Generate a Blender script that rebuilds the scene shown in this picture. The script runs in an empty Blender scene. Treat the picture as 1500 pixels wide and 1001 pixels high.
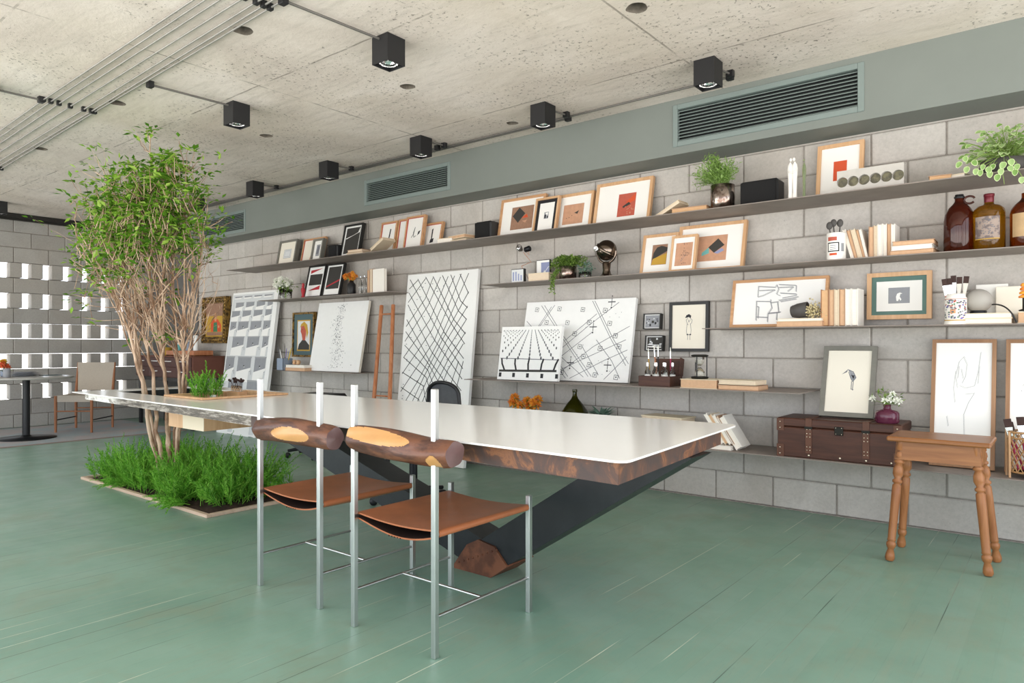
import bpy, bmesh, math, random
from mathutils import Vector, Matrix, Euler

random.seed(7)
SC = bpy.context.scene
COL = SC.collection
PI = math.pi

# ------------------------------------------------------------------ camera model (survey of the room)
# world: X along the shelf wall (to the right), Y into the shelf wall, Z up, metres, floor at 0
CAM = Vector((0.0, 0.0, 1.0955)); YAW = -0.67663
FW = Vector((math.sin(YAW), math.cos(YAW), 0)); RT = Vector((math.cos(YAW), -math.sin(YAW), 0))
FPX, CX, CY = 1018.0, 750.0, 504.8
def ray(x, y): return FW + RT*((x-CX)/FPX) - Vector((0, 0, 1))*((y-CY)/FPX)
def onY(x, y, Y): d = ray(x, y); return CAM + d*(Y/d.y)
def onX(x, y, X): d = ray(x, y); return CAM + d*(X/d.x)
def onZ(x, y, Z): d = ray(x, y); return CAM + d*((Z-CAM.z)/d.z)
def depth(p): return (Vector(p)-CAM).dot(FW)

WALL = 4.752          # face of the block wall
CEIL = 2.79
SOFF = 2.41           # underside of the bulkhead
BULK = 4.46           # face of the bulkhead

# ------------------------------------------------------------------ materials
def lin(h):
    h = h.lstrip('#'); out = []
    for i in (0, 2, 4):
        c = int(h[i:i+2], 16)/255
        out.append(c/12.92 if c <= .04045 else ((c+.055)/1.055)**2.4)
    return (*out, 1.0)
def mul(c, k): return (min(1, c[0]*k), min(1, c[1]*k), min(1, c[2]*k), 1)

class NT:
    def __init__(s, name):
        s.m = bpy.data.materials.new(name); s.m.use_nodes = True
        s.t = s.m.node_tree; s.b = s.t.nodes['Principled BSDF']
    def n(s, ty, **kw):
        nd = s.t.nodes.new(ty)
        for k, v in kw.items():
            if hasattr(nd, k) and not k.startswith('i_'): setattr(nd, k, v)
            else: nd.inputs[k[2:].replace('_', ' ')].default_value = v
        return nd
    def l(s, a, b): s.t.links.new(a, b)
    def math(s, op, a, b=None, c=None):
        nd = s.t.nodes.new('ShaderNodeMath'); nd.operation = op
        for i, q in enumerate((a, b, c)):
            if q is None: continue
            if isinstance(q, (int, float)): nd.inputs[i].default_value = q
            else: s.l(q, nd.inputs[i])
        return nd.outputs[0]
    def mix(s, f, a, b, bt='MIX'):
        nd = s.t.nodes.new('ShaderNodeMix'); nd.data_type = 'RGBA'; nd.blend_type = bt
        for i, q in ((0, f), (6, a), (7, b)):
            if isinstance(q, (int, float)): nd.inputs[i].default_value = q
            elif isinstance(q, tuple): nd.inputs[i].default_value = q
            else: s.l(q, nd.inputs[i])
        return nd.outputs[2]
    def ramp(s, f, stops):
        nd = s.t.nodes.new('ShaderNodeValToRGB'); cr = nd.color_ramp
        while len(cr.elements) < len(stops): cr.elements.new(.5)
        for e, (p, c) in zip(cr.elements, stops):
            e.position = p; e.color = c if isinstance(c, tuple) else (c, c, c, 1)
        s.l(f, nd.inputs[0]); return nd.outputs[0]
    def coords(s, scale=(1, 1, 1), kind='Object'):
        tc = s.t.nodes.new('ShaderNodeTexCoord'); mp = s.t.nodes.new('ShaderNodeMapping')
        mp.inputs['Scale'].default_value = scale; s.l(tc.outputs[kind], mp.inputs[0]); return mp.outputs[0]
    def noise(s, vec, scale, detail=4, rough=.55, dist=0):
        nd = s.t.nodes.new('ShaderNodeTexNoise'); nd.inputs['Scale'].default_value = scale
        nd.inputs['Detail'].default_value = detail; nd.inputs['Roughness'].default_value = rough
        nd.inputs['Distortion'].default_value = dist; s.l(vec, nd.inputs[0]); return nd.outputs[0]
    def bump(s, h, strength=.2, dist=.01):
        nd = s.t.nodes.new('ShaderNodeBump'); nd.inputs['Strength'].default_value = strength
        nd.inputs['Distance'].default_value = dist; s.l(h, nd.inputs['Height']); s.l(nd.outputs[0], s.b.inputs['Normal'])

def mat(name, hexc, rough=.5, metal=0, var=0, vscale=8, bump=0, bscale=40, stretch=(1, 1, 1), trans=0, spec=.5, coat=0, two=None, tmix=(.42, .58), ior=1.45):
    t = NT(name); c = lin(hexc); b = t.b
    b.inputs['Base Color'].default_value = c; b.inputs['Roughness'].default_value = rough
    b.inputs['Metallic'].default_value = metal; b.inputs['Specular IOR Level'].default_value = spec
    b.inputs['IOR'].default_value = ior
    if trans: b.inputs['Transmission Weight'].default_value = trans
    if coat: b.inputs['Coat Weight'].default_value = coat; b.inputs['Coat Roughness'].default_value = .15
    if var or two or bump: v = t.coords(stretch)
    if two:
        f = t.noise(v, vscale, 5, .6); t.l(t.ramp(f, [(tmix[0], c), (tmix[1], lin(two))]), b.inputs['Base Color'])
    elif var:
        f = t.noise(v, vscale, 5, .6); t.l(t.ramp(f, [(.3, mul(c, 1-var)), (.7, mul(c, 1+var))]), b.inputs['Base Color'])
    if bump: t.bump(t.noise(v, bscale, 5, .6), bump, .004)
    return t.m

def island_mat(name, stops, rough=.6, bump=0, bscale=60, var=.1, trans=False, spec=.3, sub=0):
    """colour picked per loose piece (leaf, block ...) from a ramp"""
    t = NT(name); g = t.t.nodes.new('ShaderNodeNewGeometry')
    c = t.ramp(g.outputs['Random Per Island'], stops)
    v = t.coords(); f = t.noise(v, 6, 4)
    c = t.mix(1.0, c, t.ramp(f, [(.25, 1-var), (.75, 1.0)]), 'MULTIPLY')
    t.l(c, t.b.inputs['Base Color']); t.b.inputs['Roughness'].default_value = rough
    t.b.inputs['Specular IOR Level'].default_value = spec
    if bump: t.bump(t.noise(v, bscale, 5, .65), bump, .003)
    if trans:
        tr = t.t.nodes.new('ShaderNodeBsdfTranslucent'); mx = t.t.nodes.new('ShaderNodeMixShader')
        t.l(c, tr.inputs[0]); mx.inputs[0].default_value = trans
        t.l(t.b.outputs[0], mx.inputs[1]); t.l(tr.outputs[0], mx.inputs[2])
        t.l(mx.outputs[0], t.t.nodes['Material Output'].inputs[0])
    return t.m

# concrete blocks of the long wall
def block_mat(name, a, b, dark):
    t = NT(name); g = t.t.nodes.new('ShaderNodeNewGeometry')
    v = t.coords(); base = t.ramp(g.outputs['Random Per Island'], [(0, lin(a)), (1, lin(b))])
    big = t.noise(v, 2.6, 5, .6, .6); c = t.mix(t.ramp(big, [(.42, 0.0), (.72, .55)]), base, lin(dark))
    fine = t.noise(v, 55, 4, .7); c = t.mix(1.0, c, t.ramp(fine, [(.3, .86), (.62, 1.0)]), 'MULTIPLY')
    warm = t.noise(v, 1.3, 3, .5); c = t.mix(t.ramp(warm, [(.45, 0.0), (.7, .25)]), c, lin('#b8aa9a'))
    pits = t.noise(v, 120, 2, .5); c = t.mix(t.ramp(pits, [(.24, .45), (.33, 0.0)]), c, lin('#6d6862'))
    t.l(c, t.b.inputs['Base Color']); t.b.inputs['Roughness'].default_value = .85
    t.b.inputs['Specular IOR Level'].default_value = .25
    t.bump(t.noise(v, 70, 6, .7), .35, .004)
    return t.m
M_block = block_mat('concrete_block', '#bdb8b2', '#ccc7c1', '#a39e98')
M_block2 = block_mat('concrete_block_grey', '#a8a5a0', '#b4b1ac', '#96938e')
M_mortar = mat('mortar', '#8b857e', .95, var=.2, vscale=30, bump=.3)

def ceiling_mat():
    t = NT('raw_concrete_ceiling'); v = t.coords(); b = t.b
    base = t.ramp(t.noise(v, 1.1, 6, .62, .8), [(.3, lin('#cfc4bb')), (.5, lin('#dcd2c9')), (.68, lin('#e7ded7'))])
    vs = t.coords((1.2, 9, 1)); st = t.noise(vs, 2.4, 6, .65, .3)
    c = t.mix(t.ramp(st, [(.5, 0.0), (.72, .42)]), base, lin('#b4aca3'))
    warm = t.noise(v, .7, 3, .5); c = t.mix(t.ramp(warm, [(.45, 0.0), (.7, .35)]), c, lin('#d6c9b4'))
    # pitted honeycomb patches
    patch = t.ramp(t.noise(v, 1.7, 5, .6, .5), [(.43, 0.0), (.58, 1.0)])
    pit = t.ramp(t.noise(v, 44, 3, .7), [(.34, 1.0), (.4, 0.0)])
    pits = t.math('MULTIPLY', pit, patch)
    pit2 = t.ramp(t.noise(v, 23, 3, .6), [(.25, 1.0), (.29, 0.0)])
    pits = t.math('MAXIMUM', pits, t.math('MULTIPLY', pit2, .8))
    c = t.mix(t.math('MULTIPLY', pits, .78), c, lin('#6b655c'))
    # formwork seams
    sx = t.t.nodes.new('ShaderNodeSeparateXYZ'); t.l(v, sx.inputs[0])
    wob = t.math('MULTIPLY', t.math('SUBTRACT', t.noise(v, 3, 3), .5), .02)
    def seam(axis, off, step, w):
        u = t.math('ADD', t.math('ADD', sx.outputs[axis], wob), off)
        f = t.math('FRACT', t.math('DIVIDE', u, step)); d = t.math('ABSOLUTE', t.math('SUBTRACT', f, .5))
        return t.math('GREATER_THAN', d, .5-w/step)
    s = t.math('MAXIMUM', seam(0, 1.79+11.75, 2.35, .006), seam(1, -3.86+13.5, 1.35, .006))
    brk = t.ramp(t.noise(v, 4, 4, .6), [(.42, 0.0), (.55, 1.0)])
    sm = t.math('MULTIPLY', s, brk)
    c = t.mix(t.math('MULTIPLY', sm, .6), c, lin('#6f675d'))
    t.l(c, b.inputs['Base Color']); b.inputs['Roughness'].default_value = .9; b.inputs['Specular IOR Level'].default_value = .2
    h = t.math('SUBTRACT', t.noise(v, 18, 6, .7), t.math('ADD', t.math('MULTIPLY', pits, .8), t.math('MULTIPLY', sm, .7)))
    t.bump(h, .55, .008)
    return t.m
M_ceil = ceiling_mat()

def floor_mat():
    t = NT('painted_green_boards'); v = t.coords(); b = t.b; W = .1
    sx = t.t.nodes.new('ShaderNodeSeparateXYZ'); t.l(v, sx.inputs[0])
    u = t.math('DIVIDE', t.math('ADD', sx.outputs[0], 20.0), W)
    cell = t.math('FLOOR', u); fr = t.math('FRACT', u)
    rnd = t.t.nodes.new('ShaderNodeTexWhiteNoise'); rnd.noise_dimensions = '1D'; t.l(cell, rnd.inputs['W'])
    edge = t.math('FLOOR', t.math('ADD', u, .5))
    rnd2 = t.t.nodes.new('ShaderNodeTexWhiteNoise'); rnd2.noise_dimensions = '1D'; t.l(edge, rnd2.inputs['W'])
    base = t.ramp(t.noise(v, .9, 5, .6, .5), [(.3, lin('#6e9080')), (.5, lin('#7b9c8a')), (.7, lin('#88a797'))])
    base = t.mix(t.math('MULTIPLY', rnd.outputs[0], .16), base, lin('#97ad9f'))
    vs = t.coords((9, .7, 1)); gr = t.noise(vs, 4, 6, .65, .4)
    c = t.mix(t.ramp(gr, [(.5, 0.0), (.72, .45)]), base, lin('#8c9985'))
    wear = t.noise(v, 3.1, 5, .65, .8); c = t.mix(t.ramp(wear, [(.5, 0.0), (.7, .5)]), c, lin('#86917b'))
    dash = t.noise(t.coords((30, 2.2, 1)), 1.7, 5, .7, .3); c = t.mix(t.ramp(dash, [(.6, 0.0), (.72, .4)]), c, lin('#6a8076'))
    spot = t.ramp(t.noise(v, 9, 3, .6), [(.2, .5), (.26, 0.0)]); c = t.mix(spot, c, lin('#556a5d'))
    # board joints: light where the paint has rubbed off, dark where it gapes, gone where it is filled
    d = t.math('ABSOLUTE', t.math('SUBTRACT', fr, .5))
    line = t.math('GREATER_THAN', d, .5-.0016/W)
    vl = t.coords((7, .55, 1)); ln = t.noise(vl, 1.6, 3, .55)
    lightm = t.math('MULTIPLY', line, t.ramp(ln, [(.545, 0.0), (.6, 1.0)]))
    vd = t.coords((5, .4, 1)); dn = t.noise(vd, 2.3, 3, .55)
    darkm = t.math('MULTIPLY', line, t.ramp(dn, [(.48, 0.0), (.56, 1.0)]))
    sel = t.math('GREATER_THAN', rnd2.outputs[0], .5)
    c = t.mix(t.math('MULTIPLY', line, .15), c, lin('#6b8576'))
    c = t.mix(t.math('MULTIPLY', darkm, t.math('MULTIPLY', sel, .8)), c, lin('#3a4a40'))
    c = t.mix(t.math('MULTIPLY', lightm, t.math('SUBTRACT', 1.0, t.math('MULTIPLY', sel, .75))), c, lin('#c9cfb9'))
    t.l(c, b.inputs['Base Color']); b.inputs['Specular IOR Level'].default_value = .45
    t.l(t.ramp(t.noise(v, 5, 4), [(.3, .3), (.7, .46)]), b.inputs['Roughness'])
    t.bump(t.math('SUBTRACT', t.math('MULTIPLY', gr, .3), t.math('MULTIPLY', line, .6)), .25, .003)
    return t.m
M_floor = floor_mat()

def wood(name, a, b, rough=.5, axis=0, sc=1.0):
    t = NT(name); s = [14*sc]*3; s[axis] = 1.2*sc; v = t.coords(tuple(s))
    f = t.noise(v, 2.2, 6, .6, .6); c = t.ramp(f, [(.3, lin(a)), (.7, lin(b))])
    t.l(c, t.b.inputs['Base Color']); t.b.inputs['Roughness'].default_value = rough; t.b.inputs['Specular IOR Level'].default_value = .35
    t.bump(f, .12, .002); return t.m

M_sage = mat('sage_paint', '#777d78', .6, var=.04, vscale=2, bump=.05)
M_grille = mat('sage_grille', '#7b8784', .4, var=.03)
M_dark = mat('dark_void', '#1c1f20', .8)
M_shelf = mat('raw_steel_shelf', '#8d837c', .6, metal=.1, var=.12, vscale=5, bump=.05)
M_black = mat('black_plastic', '#1d1d1f', .45, bump=.05, bscale=200)
M_blackm = mat('black_metal', '#26272a', .4, metal=.6, var=.1)
M_cube = mat('black_lamp_housing', '#1b1b1d', .5, bump=.05, bscale=150)
M_chrome = mat('chrome', '#d6d6d6', .12, metal=1)
M_steel = mat('brushed_steel', '#c5c7c6', .3, metal=1, var=.05, vscale=30, stretch=(1, 1, .1))
M_pipe = mat('galvanised_pipe', '#a3a09c', .45, metal=.5, var=.12, vscale=14)
M_pipe2 = mat('dark_conduit', '#6f6c68', .5, metal=.4, var=.1)
M_white = mat('white_paint', '#f2f1ee', .5)
M_canvas = mat('white_canvas', '#f1f1ef', .7, var=.015, vscale=20)
M_paper = mat('white_paper', '#f0eee9', .75)
M_paperc = mat('cream_paper', '#ece5d6', .75)
M_ink = mat('black_ink', '#2b2b30', .7)
M_ink2 = mat('grey_ink', '#6c6d75', .7)
M_ink3 = mat('faint_pencil', '#a2a3a6', .7)
M_red = mat('red_print', '#b02a34', .6)
M_redp = mat('brick_red_print', '#b95a48', .7, var=.08, vscale=40)
M_brownp = mat('brown_print', '#9a7660', .7, var=.12, vscale=30)
M_terrap = mat('salmon_print', '#c39578', .7, var=.1, vscale=30)
M_teal = mat('teal_print', '#6fb0ad', .7)
M_bluep = mat('blue_grey_print', '#8d95b8', .7)
M_greyp = mat('grey_print', '#94969b', .7, var=.06, vscale=20)
M_greyl = mat('pale_grey_print', '#d6d8d9', .7)
M_darkp = mat('charcoal_print', '#3b3936', .7)
M_orange = mat('orange_print', '#d0542f', .7)
M_gold = mat('ochre_print', '#c29a3c', .7)
M_skin = mat('skin_print', '#d59a72', .7)
M_greenp = mat('green_print', '#3f7a55', .7)
M_matgreen = mat('green_mat_board', '#55756d', .6, var=.06)
M_matblack = mat('black_mat_board', '#222124', .7)
M_matteal = mat('teal_mat_board', '#4f6468', .7)
M_oak = wood('oak_frame', '#b98a62', '#d3a67c', .45, 0)
M_oakv = wood('oak_frame_pale', '#c79b72', '#dcb58d', .45, 2)
M_walnut = wood('walnut_frame', '#8f6a4c', '#a98262', .5, 2)
M_redwood = mat('red_frame_lining', '#b5473f', .5)
M_greyframe = mat('grey_wood_frame', '#77756d', .55, var=.1, vscale=20)
M_blackframe = mat('black_frame', '#222221', .45)
M_goldframe = mat('gilt_frame', '#9c7a3c', .4, metal=.5, two='#4a3820', vscale=34, bump=.8, bscale=50)
M_stool = wood('pine_stool', '#80502c', '#a06b3e', .38, 0)
M_stoolv = wood('pine_turned', '#865330', '#a87247', .38, 2)
M_trunkw = wood('stained_trunk_boards', '#3b231b', '#583629', .45, 0)
M_trunks = mat('trunk_strap_leather', '#5d3a2a', .5, var=.15)
M_brass = mat('brass_stud', '#d8cdb8', .25, metal=.9)
M_iron = mat('dark_iron', '#2b2a26', .5, metal=.7)
M_copper = wood('copper_brown_rails', '#a9643e', '#c98a62', .35, 2)
M_leather = mat('tan_leather', '#a4623e', .42, var=.14, vscale=7, bump=.12, bscale=90)
M_leatherd = mat('leather_inside', '#2e1a12', .7, var=.1)
M_bark = mat('log_bark', '#4b2b20', .5, two='#70452f', vscale=9, stretch=(1, 3, 3), bump=.5, bscale=22, coat=.25)
M_logend = mat('log_end_grain', '#6b5150', .4, var=.15, vscale=12, coat=.3)
M_sapwood = mat('pale_sapwood', '#c9955c', .42, var=.07, vscale=12, coat=.25)
M_lacquer = mat('white_lacquer_top', '#f3f1ed', .2, var=.012, vscale=3, spec=.5, coat=.3)
M_steelb = mat('blackened_steel_beam', '#292c2e', .42, metal=.4, var=.18, vscale=6, bump=.1)
M_rust = mat('rusted_steel_plate', '#5d3a2a', .6, metal=.3, two='#7a4d36', vscale=10, bump=.3)
def apron_mat():
    t = NT('rusted_apron'); v = t.coords(); b = t.b
    n = t.noise(v, 9, 6, .65, .9)
    rust = t.ramp(n, [(.4, lin('#4a3a36')), (.53, lin('#5d4136')), (.6, lin('#8a5a3c')), (.64, lin('#6b4836')), (.8, lin('#7d5540'))])
    sx = t.t.nodes.new('ShaderNodeSeparateXYZ'); t.l(v, sx.inputs[0])
    plain = t.mix(t.ramp(t.noise(v, 5, 4), [(.4, .0), (.7, .6)]), lin('#4a3935'), lin('#5a4138'))
    # the middle of the long side is even dark steel, the last 0.8 m is patchy rust
    near = t.ramp(t.math('ADD', sx.outputs[0], 1.9), [(.0, 0.0), (.12, 1.0)])
    c = t.mix(near, plain, rust)
    # far end: old white paint, chipped
    nn = t.noise(t.coords((1, 1, 2.5)), 11, 7, .75, .6)
    wh = t.ramp(nn, [(.34, lin('#4a433c')), (.41, lin('#a39a8f')), (.47, lin('#e6e2dc'))])
    nd = t.noise(t.coords((.9, 1, 7)), 7, 8, .8, .4)
    gr = t.ramp(nd, [(.36, lin('#403a34')), (.5, lin('#6f655a')), (.57, lin('#b5aca1')), (.64, lin('#83796d'))])
    c2 = t.mix(t.ramp(t.math('ADD', sx.outputs[0], 5.3), [(.2, 0.0), (.35, 1.0)]), wh, gr)
    far = t.ramp(t.math('MULTIPLY', t.math('ADD', sx.outputs[0], 3.95), .5), [(.0, 1.0), (.5, 0.0)])
    far2 = t.math('LESS_THAN', sx.outputs[0], -3.25)
    c = t.mix(far2, c, c2)
    t.l(c, b.inputs['Base Color']); b.inputs['Roughness'].default_value = .55
    t.bump(n, .3, .003); return t.m
M_apron = apron_mat()
M_rug = mat('washed_blue_rug', '#a3aeb2', .95, two='#b3abaa', vscale=2.6, bump=.4, bscale=120)
M_rugedge = mat('rug_binding', '#93837c', .9)
M_planter = wood('planter_trim', '#bfa48e', '#d6bda8', .55, 0)
M_soil = mat('dark_soil', '#3a271e', .95, var=.4, vscale=40, bump=.9, bscale=60)
M_treebark = mat('pale_tree_bark', '#8a6a52', .7, two='#cdb299', vscale=14, stretch=(1, 1, .35), bump=.35, bscale=40)
M_treedark = mat('brown_tree_bark', '#7c5c45', .7, two='#a58568', vscale=14, stretch=(1, 1, .35), bump=.35, bscale=40)
M_leaf = island_mat('tree_leaves', [(0, lin('#42741c')), (.4, lin('#689a2c')), (.75, lin('#92be42')), (1, lin('#bada6c'))], .5, trans=.42)
M_fern = island_mat('fern_fronds', [(0, lin('#569a2c')), (.5, lin('#7abb3e')), (1, lin('#a3d95c'))], .55, trans=.4)
M_herb = island_mat('herb_leaves', [(0, lin('#6f9440')), (.6, lin('#94b85c')), (1, lin('#b5d486'))], .5, trans=.3)
M_creep = island_mat('creeper_leaves', [(0, lin('#4c6b2a')), (.6, lin('#76963f')), (1, lin('#a0bb62'))], .5, trans=.25)
M_eucal = island_mat('blue_green_leaves', [(0, lin('#5d7d6a')), (1, lin('#96b5a4'))], .5, trans=.2)
M_pothos = island_mat('pothos_leaf_green', [(0, lin('#7ba352')), (.5, lin('#98bd70')), (1, lin('#b4d190'))], .4, trans=.3)
M_pothrim = mat('pothos_leaf_cream_rim', '#cddaa6', .45)
M_stem = mat('green_stem', '#7f9a4c', .6)
M_dry = mat('dried_flower_tan', '#cbbd93', .8, var=.15, vscale=30)
M_petw = mat('white_petals', '#f1f2e6', .6)
M_peto = mat('orange_petals', '#e8a02e', .6, two='#d9762a', vscale=30)
M_petr = mat('coral_petals', '#d9623a', .6)
M_pot = mat('dark_stone_pot', '#4d4a48', .6, var=.1)
M_potw = mat('white_ceramic', '#efece6', .3)
M_silver = mat('mercury_silver_pot', '#b7a9a0', .16, metal=.95, two='#6d5b52', vscale=14)
M_gunm = mat('polished_gunmetal', '#75695f', .16, metal=1)
M_globe = mat('matt_white_globe', '#a8a39c', .6)
M_amber = mat('amber_glass', '#7a3208', .06, trans=.85, ior=1.45)
M_amberd = mat('dark_amber_glass', '#5c1f0a', .06, trans=.7)
M_amberl = mat('honey_glass', '#b07a18', .06, trans=.85)
M_label = mat('aged_bottle_label', '#9b8a80', .6, two='#6d6160', vscale=26, tmix=(.46, .54))
M_labell = mat('tan_bottle_label', '#b99a72', .6, var=.1, vscale=20)
M_wine = mat('wine_foil', '#6b1f2a', .35, metal=.2)
M_greeng = mat('green_bottle_glass', '#4a4a0c', .08, trans=.75)
M_purple = mat('plum_glass', '#6b3048', .1, trans=.35)
M_glass = mat('clear_glass', '#f4f6f4', .04, trans=1.0)
M_greenglass = mat('pale_green_glass', '#9fae86', .1, trans=.6)
M_sand = mat('white_sand', '#efe9df', .9)
M_tanbook = mat('tan_book_paper', '#d3aa80', .8, var=.06, vscale=30)
M_pages = mat('cream_book_pages', '#dccab2', .85, var=.07, vscale=50, stretch=(1, 1, 8))
M_pagesw = mat('white_book_pages', '#ece5da', .85, var=.05, vscale=50, stretch=(1, 1, 8))
M_pageso = mat('orange_book_pages', '#cfa987', .85, var=.07, vscale=50)
M_coverw = mat('white_book_cover', '#efeae2', .6)
M_coverk = mat('kraft_book_cover', '#b99578', .6)
M_coverd = mat('brown_book_cover', '#9a6a48', .6)
M_coverg = mat('cream_book_cover', '#e2d3b8', .6)
M_cabw = mat('cabinet_brown', '#73473a', .55, var=.06, vscale=6)
M_cabd = mat('cabinet_dark_brown', '#523530', .55, var=.06)
M_linen = mat('beige_linen', '#b9aea0', .85, var=.05, vscale=60, bump=.2, bscale=200)
M_chairw = wood('reddish_chair_wood', '#8f5a3c', '#a8714c', .5, 2)
M_tabletop = mat('grey_stone_top', '#a9a6a0', .3, var=.08, vscale=8)
M_mesh = mat('grey_mesh_back', '#4a4c4f', .7, var=.1, vscale=40, bump=.3, bscale=200)
M_shadegrey = mat('shaded_grey_panel', '#6b6967', .6, var=.08, vscale=3)
M_concblk = mat('cast_concrete', '#bab6b0', .8, var=.05, vscale=20, bump=.3)
M_stone = mat('olive_stone_disc', '#5f5b4c', .6, two='#7f7a60', vscale=25)
M_plaster = mat('white_plaster', '#ebe7e2', .6)
M_bluecup = mat('grey_blue_cup', '#8d99ab', .5)
M_tin = mat('patterned_tin_white', '#eeeae2', .4)
M_rattan = mat('rattan', '#b98f62', .6, var=.15, vscale=30)
M_bristle = mat('dark_bristles', '#3d2a26', .8, var=.2, vscale=40)
M_magenta = mat('magenta_handle', '#a3204e', .4)
M_yellow = mat('yellow_handle', '#d3b52a', .4)
M_violet = mat('violet_print', '#6a58a8', .6)
M_trackb = mat('black_ceiling_track', '#2a2826', .5, metal=.3)
# ------------------------------------------------------------------ mesh builder
class MB:
    def __init__(s): s.v = []; s.f = []; s.m = []; s.sm = []; s.fix = True
    def add(s, vs, fs, mi=0, smooth=False):
        o = len(s.v); s.v += [tuple(q) for q in vs]
        for f in fs: s.f.append(tuple(i+o for i in f)); s.m.append(mi); s.sm.append(smooth)
    def box(s, x0, x1, y0, y1, z0, z1, b=0.0, mi=0, M=None):
        if x0 > x1: x0, x1 = x1, x0
        if y0 > y1: y0, y1 = y1, y0
        if z0 > z1: z0, z1 = z1, z0
        b = min(b, (x1-x0)*.45, (y1-y0)*.45, (z1-z0)*.45)
        X, Y, Z = (x0, x1), (y0, y1), (z0, z1)
        if b <= 0:
            vs = [(X[i], Y[j], Z[k]) for i in (0, 1) for j in (0, 1) for k in (0, 1)]
            fs = [(0, 1, 3, 2), (4, 6, 7, 5), (0, 4, 5, 1), (2, 3, 7, 6), (0, 2, 6, 4), (1, 5, 7, 3)]
        else:
            vs = []; idx = {}
            for i in (0, 1):
                for j in (0, 1):
                    for k in (0, 1):
                        c = [X[i], Y[j], Z[k]]; inn = [c[0]+b*(1-2*i), c[1]+b*(1-2*j), c[2]+b*(1-2*k)]
                        for a in range(3):
                            p = inn[:]; p[a] = c[a]; idx[(i, j, k, a)] = len(vs); vs.append(tuple(p))
            fs = []
            for a in range(3):
                o1, o2 = [q for q in range(3) if q != a]
                for e in (0, 1):
                    ring = []
                    for (p, q) in ((0, 0), (1, 0), (1, 1), (0, 1)):
                        ijk = [0, 0, 0]; ijk[a] = e; ijk[o1] = p; ijk[o2] = q; ring.append(idx[(*ijk, a)])
                    fs.append(tuple(ring))
                for p in (0, 1):
                    for q in (0, 1):
                        A = [0, 0, 0]; A[o1] = p; A[o2] = q; B = A[:]; B[a] = 1
                        fs.append((idx[(*A, o1)], idx[(*B, o1)], idx[(*B, o2)], idx[(*A, o2)]))
            for i in (0, 1):
                for j in (0, 1):
                    for k in (0, 1): fs.append(tuple(idx[(i, j, k, a)] for a in range(3)))
        if M is not None: vs = [M @ Vector(p) for p in vs]
        s.add(vs, fs, mi)
    def hexa(s, pts, mi=0):
        """8 corner points: 4 bottom ring, 4 top ring"""
        s.add(pts, [(0, 3, 2, 1), (4, 5, 6, 7), (0, 1, 5, 4), (1, 2, 6, 5), (2, 3, 7, 6), (3, 0, 4, 7)], mi)
    def tube(s, pts, r, seg=8, mi=0, cap=True, smooth=True, flat=None):
        pts = [Vector(p) for p in pts]; n = len(pts)
        rs = r if isinstance(r, (list, tuple)) else [r]*n
        T = [(pts[min(i+1, n-1)]-pts[max(i-1, 0)]).normalized() for i in range(n)]
        up = Vector((0, 0, 1)) if abs(T[0].z) < .9 else Vector((1, 0, 0))
        a = T[0].cross(up).normalized(); vs = []
        for i in range(n):
            a = (a-T[i]*a.dot(T[i])).normalized(); b = T[i].cross(a)
            for k in range(seg):
                w = 2*PI*(k+.5)/seg; vs.append(pts[i]+(a*math.cos(w)+b*math.sin(w))*rs[i])
        fs = [(i*seg+k, i*seg+(k+1) % seg, (i+1)*seg+(k+1) % seg, (i+1)*seg+k) for i in range(n-1) for k in range(seg)]
        s.add(vs, fs, mi, smooth)
        if cap: s.add(vs[:seg], [tuple(range(seg))[::-1]], mi); s.add(vs[-seg:], [tuple(range(seg))], mi)
    def lathe(s, prof, c=(0, 0, 0), seg=24, mi=0, M=None, cap0=True, cap1=True, smooth=True, sx=1, sy=1):
        vs = []
        for (r, z) in prof:
            for k in range(seg):
                w = 2*PI*k/seg; vs.append(Vector((r*math.cos(w)*sx, r*math.sin(w)*sy, z)))
        if M is not None: vs = [M @ q for q in vs]
        c = Vector(c); vs = [q+c for q in vs]; n = len(prof)
        fs = [(i*seg+k, i*seg+(k+1) % seg, (i+1)*seg+(k+1) % seg, (i+1)*seg+k) for i in range(n-1) for k in range(seg)]
        s.add(vs, fs, mi, smooth)
        if cap0 and prof[0][0] > 1e-5: s.add(vs[:seg], [tuple(range(seg))[::-1]], mi)
        if cap1 and prof[-1][0] > 1e-5: s.add(vs[-seg:], [tuple(range(seg))], mi)
    def ball(s, c, r, seg=20, rings=12, mi=0, sc=(1, 1, 1), M=None):
        prof = [(max(1e-6, math.sin(PI*i/rings))*r, -math.cos(PI*i/rings)*r) for i in range(rings+1)]
        R = Matrix.Diagonal((*sc, 1)); R = (M @ R) if M is not None else R
        s.lathe(prof, c, seg, mi, R, False, False)
    def leaf(s, p, d, nrm, L, W, mi=0, fold=.25, n=1):
        d = d.normalized(); side = d.cross(nrm)
        if side.length < 1e-4: side = d.cross(Vector((.3, .8, .5)))
        side.normalize(); u = side.cross(d)
        if n == 1:
            s.add([p, p+d*L*.45+side*W*.5+u*fold*W, p+d*L-u*fold*W*.5, p+d*L*.45-side*W*.5+u*fold*W], [(0, 1, 2), (0, 2, 3)], mi)
        else:
            ws = [(0, 0.05), (.2, .4), (.45, .5), (.75, .36), (1, .02)]
            vs = [];
            for t, w in ws:
                q = p+d*L*t-u*(t*t)*L*.18; vs += [q+side*W*w+u*fold*W*w, q-u*.02*W, q-side*W*w+u*fold*W*w]
            fs = []
            for i in range(len(ws)-1): a = i*3; fs += [(a, a+1, a+4, a+3), (a+1, a+2, a+5, a+4)]
            s.add(vs, fs, mi, True)
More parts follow.
